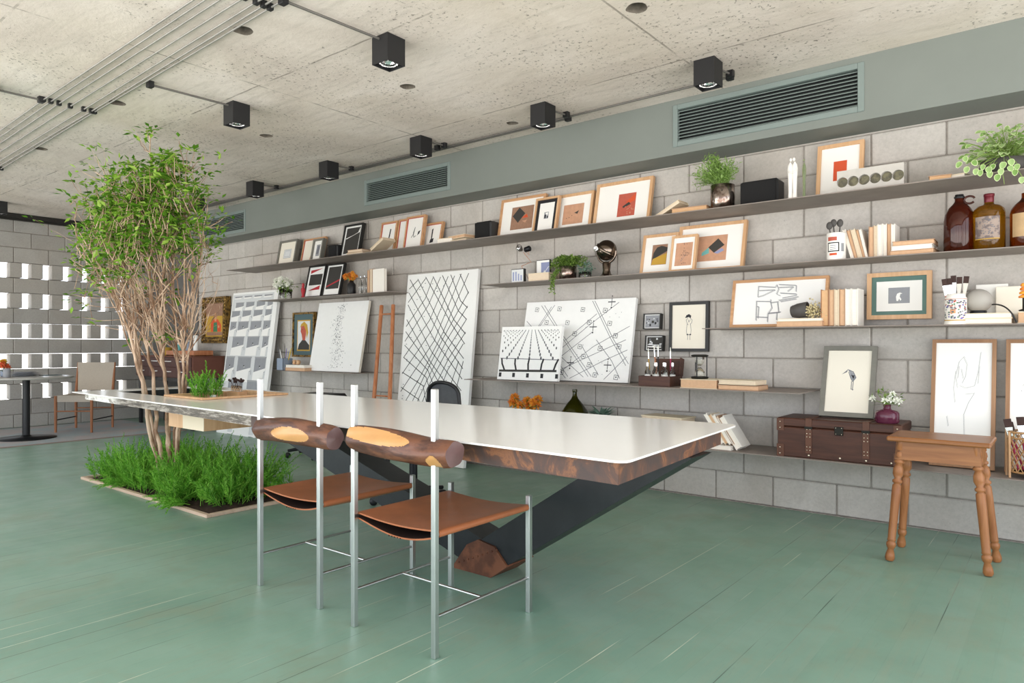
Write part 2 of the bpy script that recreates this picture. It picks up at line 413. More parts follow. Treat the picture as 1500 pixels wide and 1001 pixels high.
    def mesh(s, name, mats, off=None):
        me = bpy.data.meshes.new(name)
        vs = s.v if off is None else [(p[0]-off[0], p[1]-off[1], p[2]-off[2]) for p in s.v]
        me.from_pydata(vs, [], s.f)
        for m in (mats if isinstance(mats, (list, tuple)) else [mats]): me.materials.append(m)
        me.polygons.foreach_set('material_index', s.m); me.polygons.foreach_set('use_smooth', s.sm)
        if s.fix and len(s.f) < 20000:
            bm = bmesh.new(); bm.from_mesh(me); bmesh.ops.recalc_face_normals(bm, faces=bm.faces); bm.to_mesh(me); bm.free()
        me.update(); return me

def link(name, me, parent=None):
    o = bpy.data.objects.new(name, me); COL.objects.link(o)
    if parent is not None: o.parent = parent
    return o
def tag(o, label, cat, group=None, kind=None):
    o['label'] = label; o['category'] = cat
    if group: o['group'] = group
    if kind: o['kind'] = kind
    return o
def struct(name, mb, mats):
    o = link(name, mb.mesh(name, mats)); o['kind'] = 'structure'; return o
def single(name, mb, mats, label, cat, group=None, kind=None, loc=None):
    """a thing that is one mesh; mb in world coordinates"""
    if loc is None: loc = Vector([(min(v[i] for v in mb.v)+max(v[i] for v in mb.v))/2 for i in range(3)]); loc.z = min(v[2] for v in mb.v)
    o = link(name, mb.mesh(name, mats, loc)); o.location = loc
    return tag(o, label, cat, group, kind)

class Thing:
    """an Empty at the thing's base that parents its parts"""
    def __init__(s, name, label, cat, loc, group=None, rot=(0, 0, 0)):
        s.loc = Vector(loc); s.o = bpy.data.objects.new(name, None); COL.objects.link(s.o)
        s.o.empty_display_size = .05; s.o.location = s.loc; s.o.rotation_euler = rot
        tag(s.o, label, cat, group)
    def part(s, name, mb, mats, label=None, world=True, parent=None):
        me = mb.mesh(name, mats, s.loc if world else None)
        o = link(name, me, parent if parent is not None else s.o)
        if label: o['label'] = label
        return o

def copy_tree(o, parent=None):
    c = o.copy(); COL.objects.link(c)
    if parent is not None: c.parent = parent
    for ch in [q for q in bpy.data.objects if q.parent == o]: copy_tree(ch, c)
    return c

# ------------------------------------------------------------------ pictures
class Art:
    """flat ink on a sheet, laid out in the sheet's own metres, u right, v up from the lower left corner"""
    def __init__(s, w, h, mats): s.w, s.h = w, h; s.mb = MB(); s.mb.fix = False; s.mats = mats; s.k = 0
    def poly(s, pts, m, unit=True):
        s.k += 1; y = -.0004-.00003*s.k
        if unit: pts = [(p[0]*s.w, p[1]*s.h) for p in pts]
        s.mb.add([(p[0], y, p[1]) for p in pts], [tuple(range(len(pts)))], s.mats.index(m))
    def rect(s, u0, v0, u1, v1, m): s.poly([(u0, v0), (u1, v0), (u1, v1), (u0, v1)], m)
    def line(s, pts, wd, m):
        s.k += 1; y = -.0004-.00003*s.k; P = [Vector((p[0]*s.w, p[1]*s.h)) for p in pts]
        for a, b in zip(P[:-1], P[1:]):
            d = b-a
            if d.length < 1e-6: continue
            n = Vector((-d.y, d.x)).normalized()*wd/2; e = d.normalized()*wd*.3; a2, b2 = a-e, b+e
            s.mb.add([(q.x, y, q.y) for q in (a2-n, b2-n, b2+n, a2+n)], [(0, 1, 2, 3)], s.mats.index(m))
    def dot(s, u, v, r, m, n=6, sx=1, sy=1):
        s.k += .1; y = -.0004-.00003*s.k
        s.mb.add([(u*s.w+r*sx*math.cos(2*PI*i/n), y, v*s.h+r*sy*math.sin(2*PI*i/n)) for i in range(n)], [tuple(range(n))], s.mats.index(m))

def plane_rect(tl, tr, zb, yb, yt):
    a, b = onY(*tl, yt), onY(*tr, yt); zt = (a.z+b.z)/2
    return a.x, b.x, zt

def picture(name, label, tl, tr, zb, yb, yt, fw=.02, ft=.028, fm=None, matw=.0, art=None, artmats=(), sheet=None, border=None, group=None, lining=None, cat='picture', matm=None, x0x1=None):
    """framed picture standing at height zb, foot at yb, leaning back so that its top is at yt"""
    x0, x1, zt = plane_rect(tl, tr, zb, yb, yt)
    if x0x1: x0, x1 = x0x1
    w = x1-x0; L = math.hypot(zt-zb, yt-yb); ang = math.atan2(yt-yb, zt-zb)
    T = Thing(name, label, cat, ((x0+x1)/2, yb, zb+ft*math.sin(ang)), group, (-ang, 0, 0))
    f = MB(); h = w/2
    def bar(pts):  # mitred bar, outer ring pts a->b
        f.hexa(pts)
    o = [(-h, 0), (h, 0), (h, L), (-h, L)]; i = [(-h+fw, fw), (h-fw, fw), (h-fw, L-fw), (-h+fw, L-fw)]
    for k in range(4):
        k2 = (k+1) % 4
        f.hexa([(o[k][0], 0, o[k][1]), (o[k2][0], 0, o[k2][1]), (i[k2][0], 0, i[k2][1]), (i[k][0], 0, i[k][1]),
                (o[k][0], ft, o[k][1]), (o[k2][0], ft, o[k2][1]), (i[k2][0], ft, i[k2][1]), (i[k][0], ft, i[k][1])])
    T.part('frame', f, fm, world=False)
    if lining:
        g = MB(); q = .003
        for k in range(4):
            k2 = (k+1) % 4; sgn = [(1, 1), (-1, 1), (-1, -1), (1, -1)]
            a, b = i[k], i[k2]; a2 = (a[0]+sgn[k][0]*q, a[1]+sgn[k][1]*q); b2 = (b[0]+sgn[k2][0]*q, b[1]+sgn[k2][1]*q)
            g.hexa([(a[0], .001, a[1]), (b[0], .001, b[1]), (b2[0], .001, b2[1]), (a2[0], .001, a2[1]),
                    (a[0], ft*.6, a[1]), (b[0], ft*.6, b[1]), (b2[0], ft*.6, b2[1]), (a2[0], ft*.6, a2[1])])
        T.part('frame_lining', g, lining, world=False)
    s = MB(); yd = ft*.35
    s.box(-h+fw*.8, h-fw*.8, yd, ft*.9, fw*.8, L-fw*.8)
    bd = T.part('mat_board', s, matm or sheet or M_paper, world=False)
    if art:
        iw, ih = w-2*fw, L-2*fw
        A = Art(iw, ih, list(artmats)); art(A)
        o_ = link('print', A.mb.mesh('print', A.mats), T.o); o_.location = (-h+fw, yd-.0004, fw)
    return T

def canvas(name, label, tl, tr, zb, yb, yt, th, art, artmats, x0x1=None, edge=None, cat='picture', group=None, rotz=0):
    x0, x1, zt = plane_rect(tl, tr, zb, yb, yt)
    if x0x1: x0, x1 = x0x1
    w = x1-x0; L = math.hypot(zt-zb, yt-yb); ang = math.atan2(yt-yb, zt-zb)
    T = Thing(name, label, cat, ((x0+x1)/2, yb, zb+th*math.sin(ang)), group, (-ang, 0, rotz))
    b = MB(); b.box(-w/2, w/2, 0, th, 0, L, .003); T.part('stretched_canvas', b, edge or M_canvas, world=False)
    A = Art(w, L, list(artmats)); art(A)
    o_ = link('print', A.mb.mesh('print', A.mats), T.o); o_.location = (-w/2, -.0005, 0)
    return T

def book(name, label, c, t, d, h, rot=(0, 0, 0), pages=None, cover=None, group=None):
    """book standing: thickness along x, depth y (pages face -y), height z; c = centre of its foot"""
    T = Thing(name, label, 'book', c, group, rot); k = min(.004, t*.18)
    p = MB(); p.box(-t/2+k, t/2-k, -d/2+.003, d/2-.004, .004, h-.004, .0015)
    T.part('page_block', p, pages or M_pages, world=False)
    cv = MB(); cv.box(-t/2, -t/2+k, -d/2, d/2, 0, h); cv.box(t/2-k, t/2, -d/2, d/2, 0, h); cv.box(-t/2+k, t/2-k, d/2-.004, d/2, 0, h)
    T.part('cover', cv, cover or M_coverk, world=False)
    return T
def book_flat(name, label, px0, px1, pyb, pyt, Y, d, zb, rotz=0, pages=None, cover=None, group=None):
    """book lying down between pixel columns px0..px1, front edge at Y"""
    a, b = onY(px0, pyb, Y), onY(px1, pyb, Y); sc = depth((a+b)/2)/FPX
    t = max(.012, abs(pyb-pyt)*sc); w = b.x-a.x
    T = Thing(name, label, 'book', ((a.x+b.x)/2, Y+d/2, zb), group, (0, 0, rotz)); k = min(.004, t*.15)
    p = MB(); p.box(-w/2+.004, w/2-.004, -d/2+.003, d/2-.004, k, t-k, .0015); T.part('page_block', p, pages or M_pages, world=False)
    cv = MB(); cv.box(-w/2, w/2, -d/2, d/2, 0, k); cv.box(-w/2, w/2, -d/2, d/2, t-k, t); cv.box(-w/2, w/2, d/2-.004, d/2, k, t-k)
    T.part('cover', cv, cover or M_coverk, world=False); T.top = zb+t
    return T
def span(px0, px1, pyt, Y, zb):
    """centre x, radius, height of something seen between two pixel columns, top at pyt"""
    a, b = onY(px0, pyt, Y), onY(px1, pyt, Y); m = (a+b)/2; w = (px1-px0)*depth(m)/FPX
    return onY((px0+px1)/2, pyt, Y).x, w/2, onY((px0+px1)/2, pyt, Y).z-zb

def foliage(mb, c, R, n, L, W, up=.4, mi=0, droop=0, nn=1, jit=.5, sc=(1, 1, 1)):
    for _ in range(n):
        d = Vector((random.gauss(0, 1), random.gauss(0, 1), random.gauss(0, 1))).normalized()
        r = R*random.random()**.5; p = Vector(c)+Vector((d.x*r*sc[0], d.y*r*sc[1], d.z*r*sc[2]))
        dd = (d+Vector((0, 0, up-droop))+Vector((random.gauss(0, jit), random.gauss(0, jit), random.gauss(0, jit)))).normalized()
        s = random.uniform(.7, 1.2)
        mb.leaf(p, dd, Vector((random.gauss(0, .5), random.gauss(0, .5), 1)), L*s, W*s, mi, .2, nn)
def bloom(mb, c, R, n=16, mi=0, up=.3):
    c = Vector(c)
    for i in range(n):
        z = 1-2*(i+.5)/n; w = i*2.399; r = math.sqrt(1-z*z); d = Vector((r*math.cos(w), r*math.sin(w), z+up)).normalized()
        mb.leaf(c+d*R*.15, d, Vector((-d.y, d.x, .5)), R, R*.62, mi, .2)
def flower(T, c, R, m, n=16):
    q = MB(); bloom(q, c, R, n); return T.part('flower', q, m)
def bez(a, b, c, n=6):
    a, b, c = Vector(a), Vector(b), Vector(c)
    return [a*(1-t)**2+b*2*t*(1-t)+c*t*t for t in [i/n for i in range(n+1)]]
# ------------------------------------------------------------------ setting
XL, XR, YF = -10.8, 1.9, -1.4
fl = MB(); fl.box(XL-.3, XR, YF, 5.2, -.12, 0); struct('floor', fl, M_floor)

def ceiling():
    holes = [(-3.481, 2.016, .055), (-3.394, 3.13, .05), (-1.701, 3.123, .055), (-5.088, 3.149, .05), (-5.211, 2.068, .055), (-6.945, 2.137, .055), (-3.33, 4.15, .045), (-6.8, 3.3, .05), (-.4, 2.2, .05), (-8.9, 2.3, .05)]
    bm = bmesh.new(); seg = 20
    def loop(pts):
        vs = [bm.verts.new((x, y, CEIL)) for x, y in pts]; return [bm.edges.new((vs[i], vs[(i+1) % len(vs)])) for i in range(len(vs))], vs
    edges = loop([(XL-.3, YF), (XR, YF), (XR, 5.2), (XL-.3, 5.2)])[0]
    for (x, y, r) in holes:
        ph = random.random()*6
        e, vs = loop([(x+r*(1+.08*math.sin(3*w+ph))*math.cos(w), y+r*(1+.08*math.sin(2*w+ph))*math.sin(w)) for w in [2*PI*i/seg for i in range(seg)]])
        edges += e
        up = [bm.verts.new((v.co.x, v.co.y, CEIL+.1)) for v in vs]
        for i in range(seg): bm.faces.new((vs[i], vs[(i+1) % seg], up[(i+1) % seg], up[i])).material_index = 1
        bm.faces.new(up).material_index = 1
    bmesh.ops.triangle_fill(bm, use_beauty=True, edges=edges, normal=(0, 0, -1))
    for f in bm.faces:
        if f.material_index == 0 and f.normal.z > 0: f.normal_flip()
    # slab thickness
    for (a, b, c, d, z0, z1) in ((XL-.3, XR, YF, 5.2, CEIL+.12, CEIL+.3),):
        vs = [bm.verts.new(p) for p in ((a, c, z0), (b, c, z0), (b, d, z0), (a, d, z0), (a, c, z1), (b, c, z1), (b, d, z1), (a, d, z1))]
        for f in ((0, 3, 2, 1), (4, 5, 6, 7), (0, 1, 5, 4), (1, 2, 6, 5), (2, 3, 7, 6), (3, 0, 4, 7)): bm.faces.new([vs[i] for i in f])
    me = bpy.data.meshes.new('ceiling'); bm.to_mesh(me); bm.free()
    me.materials.append(M_ceil); me.materials.append(mat('core_hole_concrete', '#6f685e', .9, var=.3, vscale=30))
    o = link('ceiling', me); o['kind'] = 'structure'
ceiling()

def back_wall():
    b = MB(); b.fix = False; X0 = -.563; xl, xr = -9.342, XR
    for n in range(12):
        z = .2*n+.002; off = 0 if n % 2 else .2; k = math.floor((xl-X0-off)/.4)
        while True:
            a = X0+off+.4*k; k += 1
            if a > xr: break
            x0, x1 = max(a+.004, xl), min(a+.396, xr)
            if x1-x0 < .04: continue
            j = random.uniform(-.0018, .0018)
            b.box(x0, x1, WALL+j, WALL+.09, z+.003+random.uniform(-.001, .001), z+.197+random.uniform(-.0015, .0015), .006, 0)
    b.box(xl, xr, WALL+.007, WALL+.1, 0, CEIL, 0, 1)
    b.box(xl, xr, WALL+.001, WALL+.1, 2.402, CEIL, 0, 0)
    b.box(xl, xr, WALL-.012, WALL+.01, 0, .006, 0, 1)
    struct('wall_back', b, [M_block, M_mortar])
back_wall()

# plain wall and post past the block wall, shade put into their dark grey
c = MB(); c.box(XL, -9.345, 4.80, 4.95, 0, CEIL, 0); c.box(-9.66, -9.345, 4.735, 4.95, 0, CEIL, .004); struct('wall_return', c, M_shadegrey)

def left_wall():
    b = MB(); b.fix = False; Y0 = 3.0137; xb = XL-.15
    def row(z0, z1, off, y0=YF, y1=4.8, L=.4):
        k = math.floor((y0-Y0-off)/L)
        while True:
            a = Y0+off+L*k; k += 1
            if a > y1: break
            p, q = max(a+.004, y0), min(a+L-.004, y1)
            if q-p > .03: b.box(xb, XL+random.uniform(-.002, .002), p, q, z0+.004, z1-.004, .005, 0)
    row(0, .1717, 0); row(.1717, .3717, .2)
    for k in range(5):
        z = .3717+.4*k
        a = 2.971-.24*9
        row(z, z+.2, 0, YF, a-.105)
        while a < 4.5:
            b.box(xb, XL, a, a+.137, z+.004, z+.198, .004, 0); a += .24
        row(z, z+.2, 0, a-.1, 4.8); b.box(xb+.02, XL-.008, a-.08, 4.8, z, z+.2, 0, 1)
        row(z+.2, z+.4, 0)
    row(2.3717, 2.5717, .2); row(2.5717, CEIL-.004, 0)
    # mortar beds in the solid rows, set back from the faces
    for (z0, z1) in [(0, .3717)]+[(.5717+.4*k, .7717+.4*k) for k in range(4)]+[(2.1717, CEIL)]:
        b.box(xb+.02, XL-.008, YF, 4.8, z0+.002, z1-.002, 0, 1)
    b.box(xb+.02, XL-.008, YF, 2.971-.24*9-.105, 0, CEIL, 0, 1); b.box(xb, XL+.0, 4.79, 5.0, 0, CEIL, 0, 1)
    struct('wall_left', b, [M_block2, M_mortar])
left_wall()

# bulkhead with three louvred air grilles
bk = MB(); gr = [(-2.148, -.939, 2.461, 2.752), (-5.458, -4.28, 2.468, 2.718), (-8.70, -7.642, 2.44, 2.705)]
xs = sorted(gr); cur = -9.345
for (a, b_, z0, z1) in xs:
    bk.box(cur, a, BULK, WALL, SOFF, CEIL); bk.box(a, b_, BULK, WALL, SOFF, z0); bk.box(a, b_, BULK, WALL, z1, CEIL); bk.box(a, b_, BULK+.12, WALL, z0, z1, 0, 1); cur = b_
bk.box(cur, XR, BULK, WALL, SOFF, CEIL)
bk.add([(-9.345, BULK, SOFF), (-9.345, WALL, SOFF), (-9.345, WALL, CEIL), (-9.345, BULK, CEIL)], [(0, 1, 2, 3)], 0)
struct('trim_1', bk, [M_sage, M_dark])
GL = ['large louvred air grille high on the sage bulkhead, nearest to the camera', 'louvred air grille in the middle of the sage bulkhead, above the red-lined frames', 'louvred air grille at the far end of the sage bulkhead, half behind the tree']
for (a, b_, z0, z1), lab in zip(gr, GL):
    T = Thing('air_grille', lab, 'vent', ((a+b_)/2, BULK, z0), 'air grilles in the bulkhead')
    f = MB(); w = .035
    for q in ((a, a+w, z0, z1), (b_-w, b_, z0, z1), (a+w, b_-w, z0, z0+w), (a+w, b_-w, z1-w, z1)): f.box(q[0], q[1], BULK-.008, BULK+.03, q[2], q[3], .003)
    T.part('frame', f, M_grille)
    s = MB(); n = 10
    for i in range(n):
        z = z0+w+(z1-z0-2*w)*(i+.5)/n
        M = Matrix.Translation((0, BULK+.012, z)) @ Matrix.Rotation(math.radians(32), 4, 'X')
        s.box(a+w, b_-w, -.011, .011, -.002, .002, 0, 0, M)
    T.part('louvres', s, M_grille)
    d = MB(); d.box(a+w*.5, b_-w*.5, BULK+.06, BULK+.065, z0+w*.5, z1-w*.5); T.part('backing', d, M_dark)

# open glazed sides behind the camera: slender posts and a head beam, daylight outside
p = MB()
for i in range(7): x = XL+.3+i*2.05; p.box(x-.05, x+.05, YF-.05, YF+.05, 0, CEIL)
p.box(XL-.1, XR, YF-.06, YF+.06, 2.66, CEIL); struct('window_1', p, M_blackm)
p = MB()
for i in range(4): y = YF+i*2.0; p.box(XR-.05, XR+.05, y-.05, y+.05, 0, CEIL)
p.box(XR-.06, XR+.06, YF, 4.75, 2.66, CEIL); struct('window_2', p, M_blackm)

# black track where the ceiling meets the pierced wall
tr = MB()
for i, (x, z) in enumerate(((XL+.03, .035), (XL+.09, .05), (XL+.15, .03))): tr.box(x, x+.045, YF+.2, 4.6, CEIL-z-.03, CEIL-.002, .003)
single('curtain_track', tr, M_trackb, 'long black triple track on the ceiling above the pierced block wall', 'track')

rug = MB(); rug.box(-10.7, -8.80, .9, 4.3, .0, .008, 0, 0); rug.box(-8.80, -8.765, .9, 4.3, 0, .009, 0, 1)
T = Thing('rug', 'worn blue-grey rug under the round table at the far left', 'rug', (-9.8, 2.6, 0))
r1 = MB(); r1.box(-10.7, -8.80, .9, 4.3, .0, .008); T.part('pile', r1, M_rug)
r2 = MB(); r2.box(-8.80, -8.765, .9, 4.3, 0, .009); T.part('binding', r2, M_rugedge)

# ------------------------------------------------------------------ ceiling lamps and conduits
def cube_lamp(x, y, label, w=.128, h=.15, group='black cube spotlights on the ceiling'):
    T = Thing('ceiling_spotlight', label, 'ceiling lamp', (x, y, CEIL-h), group)
    b = MB(); e = w/2; t = .006; z0 = CEIL-h
    b.box(x-e, x-e+t, y-e, y+e, z0, CEIL); b.box(x+e-t, x+e, y-e, y+e, z0, CEIL); b.box(x-e+t, x+e-t, y-e, y-e+t, z0, CEIL); b.box(x-e+t, x+e-t, y+e-t, y+e, z0, CEIL)
    b.box(x-e+t, x+e-t, y-e+t, y+e-t, CEIL-.02, CEIL)
    T.part('housing', b, M_cube)
    g = MB(); g.lathe([(.052, z0+.012), (.052, z0+.03), (.04, z0+.03), (.04, z0+.012)], (x, y, 0), 20, 0, None, False, False)
    T.part('bezel', g, M_chrome)
    l = MB(); l.lathe([(.042, z0+.02), (.03, z0+.045), (.012, z0+.06)], (x, y, 0), 16, 0, None, False, True); T.part('reflector', l, M_chrome)
    return T
ends = ['nearest the camera', 'second from the near end', 'third from the near end', 'fourth from the near end', 'fifth from the near end', 'farthest of all']
for i, (x, lab) in enumerate(zip((-1.69, -2.915, -4.155, -5.385, -6.64, -7.87), ends)):
    cube_lamp(x, 3.98, 'black cube spotlight in the row along the sage bulkhead, '+lab)
cube_lamp(-2.945, 2.575, 'large black cube spotlight in mid ceiling with its lamp showing')
cube_lamp(-4.59, 2.61, 'black cube spotlight in mid ceiling above the tree')
cube_lamp(-5.50, 1.34, 'black cube spotlight cut by the left edge, beside the pipe bundle')
cube_lamp(-9.9, 2.62, 'black cube spotlight at far left above the pierced wall')

ordn = ['first', 'second', 'third', 'fourth', 'fifth', 'sixth', 'seventh']
ys0 = [1.40, 1.452, 1.505, 1.575, 1.66, 1.72, 1.775]
ys1 = [1.655, 1.69, 1.735, 1.80, 1.86, 1.90, 1.935]; ys2 = [1.70, 1.745, 1.795, 1.865, 1.95, 2.0, 2.02]; ys3 = [1.78, 1.83, 1.88, 1.95, 2.03, 2.08, 2.12]
for i in range(7):
    T = Thing('ceiling_conduit', 'thin steel conduit in the bundle of seven across the ceiling, %s from the room side' % ordn[i], 'pipe', (-5.5, ys2[i], CEIL-.02), 'bundle of steel conduits on the ceiling')
    q = MB(); q.tube([(-.9, ys0[i]+.1, CEIL-.02), (-2.9, ys1[i], CEIL-.02), (-5.5, ys2[i], CEIL-.02), (-8.1, ys3[i], CEIL-.02), (-9.6, ys3[i]+.05, CEIL-.02)], .0052, 8)
    T.part('pipe', q, M_pipe)
    for (xc, yc) in ((-3.1, ys1[i]+.005), (-5.48, ys2[i]), (-7.95, ys3[i])):
        k = MB(); k.box(xc-.014, xc+.014, yc-.014, yc+.014, CEIL-.034, CEIL, .003); T.part('clip', k, M_black)
def conduit(pts, label, mt=M_pipe2, r=.007, box=None):
    T = Thing('branch_conduit', label, 'pipe', pts[0], 'single conduits feeding the spotlights')
    q = MB(); q.tube(pts, r, 8); T.part('pipe', q, mt)
    if box: k = MB(); k.box(box[0]-.022, box[0]+.022, box[1]-.018, box[1]+.018, CEIL-.04, CEIL+.003, .003); T.part('junction', k, M_black)
zc = CEIL-.02
conduit([(-2.985, 1.94, zc), (-2.95, 2.51, zc)], 'short dark conduit from the bundle to the large mid-ceiling spotlight', box=(-2.985, 1.94))
conduit([(-4.62, 2.03, zc), (-4.59, 2.55, zc)], 'short dark conduit from the bundle to the spotlight above the tree', box=(-4.62, 2.03))
conduit([(-5.49, 1.69, zc), (-5.50, 1.40, zc)], 'short dark conduit from the bundle to the spotlight at the left edge', box=(-5.49, 1.69))
for i, (y, x1, lab) in enumerate(((4.245, -1.66, 'front of three long conduits running along the sage bulkhead'), (4.275, -2.9, 'middle of three long conduits running along the sage bulkhead'), (4.215, -4.2, 'shortest of three long conduits running along the sage bulkhead'))):
    conduit([(-9.2, y, zc), (x1, y, zc)], lab, box=(x1, y))
names = ['nearest the camera', 'second from the near end', 'third from the near end', 'fourth from the near end', 'fifth from the near end']
for x, nm in zip((-1.69, -2.915, -4.155, -5.385, -6.64), names):
    conduit([(x+.02, 4.044, zc), (x+.05, 4.2, zc)], 'stub of conduit behind the bulkhead-row spotlight '+nm, box=(x+.05, 4.2))

# ------------------------------------------------------------------ daylight, camera
W = bpy.data.worlds.new('daylight'); SC.world = W; W.use_nodes = True
bg = W.node_tree.nodes['Background']; bg.inputs[1].default_value = 1.0
# bright hazy sky above, stronger glow added below the horizon to brighten the ceiling
_tc = W.node_tree.nodes.new('ShaderNodeTexCoord'); _sp = W.node_tree.nodes.new('ShaderNodeSeparateXYZ'); _rp = W.node_tree.nodes.new('ShaderNodeValToRGB')
W.node_tree.links.new(_tc.outputs['Generated'], _sp.inputs[0]); _ma = W.node_tree.nodes.new('ShaderNodeMath'); _ma.operation = 'MULTIPLY_ADD'; _ma.inputs[1].default_value = .5; _ma.inputs[2].default_value = .5
W.node_tree.links.new(_sp.outputs[2], _ma.inputs[0]); W.node_tree.links.new(_ma.outputs[0], _rp.inputs[0])
_rp.color_ramp.elements[0].position = .47; _rp.color_ramp.elements[0].color = (1.0, .967, .925, 1)
_rp.color_ramp.elements[1].position = .53; _rp.color_ramp.elements[1].color = (.54, .585, .64, 1)
W.node_tree.links.new(_rp.outputs[0], bg.inputs[0]); bg.inputs[1].default_value = 6.5
def portal(name, loc, rot, sx, sy):
    l = bpy.data.lights.new(name, 'AREA'); l.shape = 'RECTANGLE'; l.size = sx; l.size_y = sy; l.cycles.is_portal = True
    o = bpy.data.objects.new(name, l); COL.objects.link(o); o.location = loc; o.rotation_euler = rot
portal('daylight_front', ((XL+XR)/2, YF-.1, 1.33), (PI/2, 0, 0), XR-XL, 2.66)
portal('daylight_right', (XR+.1, (YF+4.7)/2, 1.33), (PI/2, 0, PI/2), 4.7-YF, 2.66)

cd = bpy.data.cameras.new('camera'); cam = bpy.data.objects.new('camera', cd); COL.objects.link(cam)
cd.sensor_width = 36; cd.lens = FPX/1500*36; cd.shift_y = (CY-500.5)/1500; cd.clip_start = .05
cam.location = CAM; cam.rotation_euler = (PI/2, 0, -YAW); SC.camera = cam
SC.view_settings.view_transform = 'Standard'; SC.view_settings.look = 'None'; SC.view_settings.gamma = 1
SC.view_settings.use_curve_mapping = False; SC.view_settings.exposure = -0.24
# ------------------------------------------------------------------ shelves
ZA, ZB, ZC, ZD, ZE, ZF, ZG = 1.988, 1.602, 1.205, .803, .803, 1.606, .407
def shelf(x0, x1, z, yf, lab):
    b = MB(); b.box(x0, x1, yf, WALL-.0, z-.006, z, .001); b.box(x0, x1, WALL-.006, WALL-.002, z-.03, z-.006)
    T = Thing('wall_shelf', lab, 'shelf', ((x0+x1)/2, WALL, z-.006), 'steel plate shelves on the block wall')
    p = MB(); p.box(x0, x1, yf, WALL-.003, z-.006, z, .0012); T.part('plate', p, M_shelf)
    return T
shelf(-7.90, XR-.1, ZA, 4.36, 'topmost long steel shelf running almost the whole block wall under the bulkhead')
shelf(-3.885, XR-.1, ZB, 4.42, 'second long steel shelf from the top, with the amber bottles at its right')
shelf(-1.93, XR-.1, ZC, 4.44, 'thin steel shelf at eye level carrying the green-matted frame and the white globe lamp')
shelf(-3.99, -1.262, ZD, 4.32, 'steel shelf carrying the two white canvases and the hourglass')
shelf(-7.02, -5.645, ZE, 4.45, 'short steel shelf carrying the dotted canvas and pencil cup')
shelf(-7.36, -5.06, ZF, 4.45, 'steel shelf with white flowers and two red-and-black prints, left of the tall canvas')
shelf(-3.95, XR-.1, ZG, 4.36, 'lowest steel shelf carrying the wooden trunk')

def polyl(A, pts, wd, m): A.line(pts, wd, m)
# ---- art functions
def art_small_grey(A): A.rect(0, 0, 1, 1, M_paperc); A.rect(.26, .3, .72, .68, M_greyl); [A.line(p, .003, M_ink2) for p in ([(.26, .3), (.72, .3), (.72, .68), (.26, .68), (.26, .3)], [(.33, .36), (.66, .36), (.66, .62), (.33, .62), (.33, .36)])]
def art_tan_blocks(A): A.rect(0, 0, 1, 1, M_paperc); A.poly([(.35, .1), (.95, .1), (.95, .65), (.6, .8), (.45, .6)], M_terrap)
def art_grey_sketch(A): A.rect(0, 0, 1, 1, M_paper); A.rect(.3, .2, .75, .8, M_greyp); A.poly([(.35, .3), (.6, .3), (.7, .7), (.45, .75)], M_ink2)
def art_black_check(A):
    A.rect(0, 0, 1, 1, M_white); A.rect(.08, .12, .92, .95, M_darkp); A.poly([(.08, .62), (.9, .78), (.9, .95), (.8, .78), (.15, .6)], M_white)
def art_comma(k):
    def f(A):
        A.rect(0, 0, 1, 1, M_paper)
        if k == 0: A.poly([(.42, .25), (.5, .3), (.62, .55), (.66, .8), (.58, .82), (.52, .5)], M_ink)
        elif k == 1: A.poly([(.6, .2), (.75, .25), (.7, .45), (.58, .4)], M_ink)
        elif k == 2: [A.line(p, .006, M_ink) for p in ([(.32, .38), (.45, .5), (.5, .7), (.42, .52), (.48, .38), (.6, .42)],)]; A.poly([(.68, .42), (.8, .48), (.86, .58), (.72, .55)], M_ink)
        else: A.poly([(.46, .3), (.52, .3), (.52, .85), (.44, .8)], M_ink); A.poly([(.4, .22), (.6, .25), (.62, .42), (.42, .38)], M_ink)
    return f
def art_diamond(A):
    A.rect(0, 0, 1, 1, M_paper); A.rect(.24, .2, .78, .82, M_brownp); A.poly([(.27, .58), (.42, .8), (.58, .62), (.42, .38)], M_darkp); A.poly([(.5, .5), (.62, .6), (.66, .5)], M_orange); A.poly([(.52, .42), (.64, .44), (.6, .36)], M_terrap)
def art_window(A): A.rect(0, 0, 1, 1, M_matblack); A.rect(.14, .1, .86, .9, M_paper); A.rect(.4, .42, .62, .62, M_greyp); A.rect(.42, .44, .5, .54, M_ink); A.poly([(.45, .6), (.6, .6), (.55, .5)], M_white); A.rect(.55, .44, .61, .5, M_ink)
def art_dots_salmon(A): A.rect(0, 0, 1, 1, M_paper); A.rect(.18, .18, .8, .76, M_terrap); A.poly([(.52, .5), (.66, .56), (.62, .46)], M_darkp); [A.dot(u, v, .004, M_darkp) for u, v in ((.3, .36), (.38, .38), (.46, .43))]
def art_redblock(A):
    A.rect(0, 0, 1, 1, M_paper); A.rect(.41, .17, .75, .74, M_redp); A.poly([(.56, .52), (.74, .72), (.74, .55), (.62, .48)], M_orange); A.poly([(.5, .42), (.62, .52), (.66, .46), (.52, .38)], M_darkp)
    random.seed(3); [A.dot(random.uniform(.56, .72), random.uniform(.22, .44), .004, M_terrap) for _ in range(14)]
def art_arc(A):
    A.rect(0, 0, 1, 1, M_paper); A.rect(.25, .2, .75, .78, M_brownp); A.poly([(.27, .35), (.3, .55), (.4, .7), (.55, .74), (.75, .68), (.75, .58)], M_darkp); A.poly([(.26, .21), (.3, .38), (.74, .52), (.74, .21)], M_gold)
def art_scatter(A):
    A.rect(0, 0, 1, 1, M_paper); A.rect(.12, .12, .9, .84, M_terrap); random.seed(5); [A.dot(random.gauss(.55, .1), random.gauss(.5, .13), .003, M_ink) for _ in range(26)]; [A.line([(.4, .25), (.5+.1*i, .5)], .0012, M_ink2) for i in range(3)]
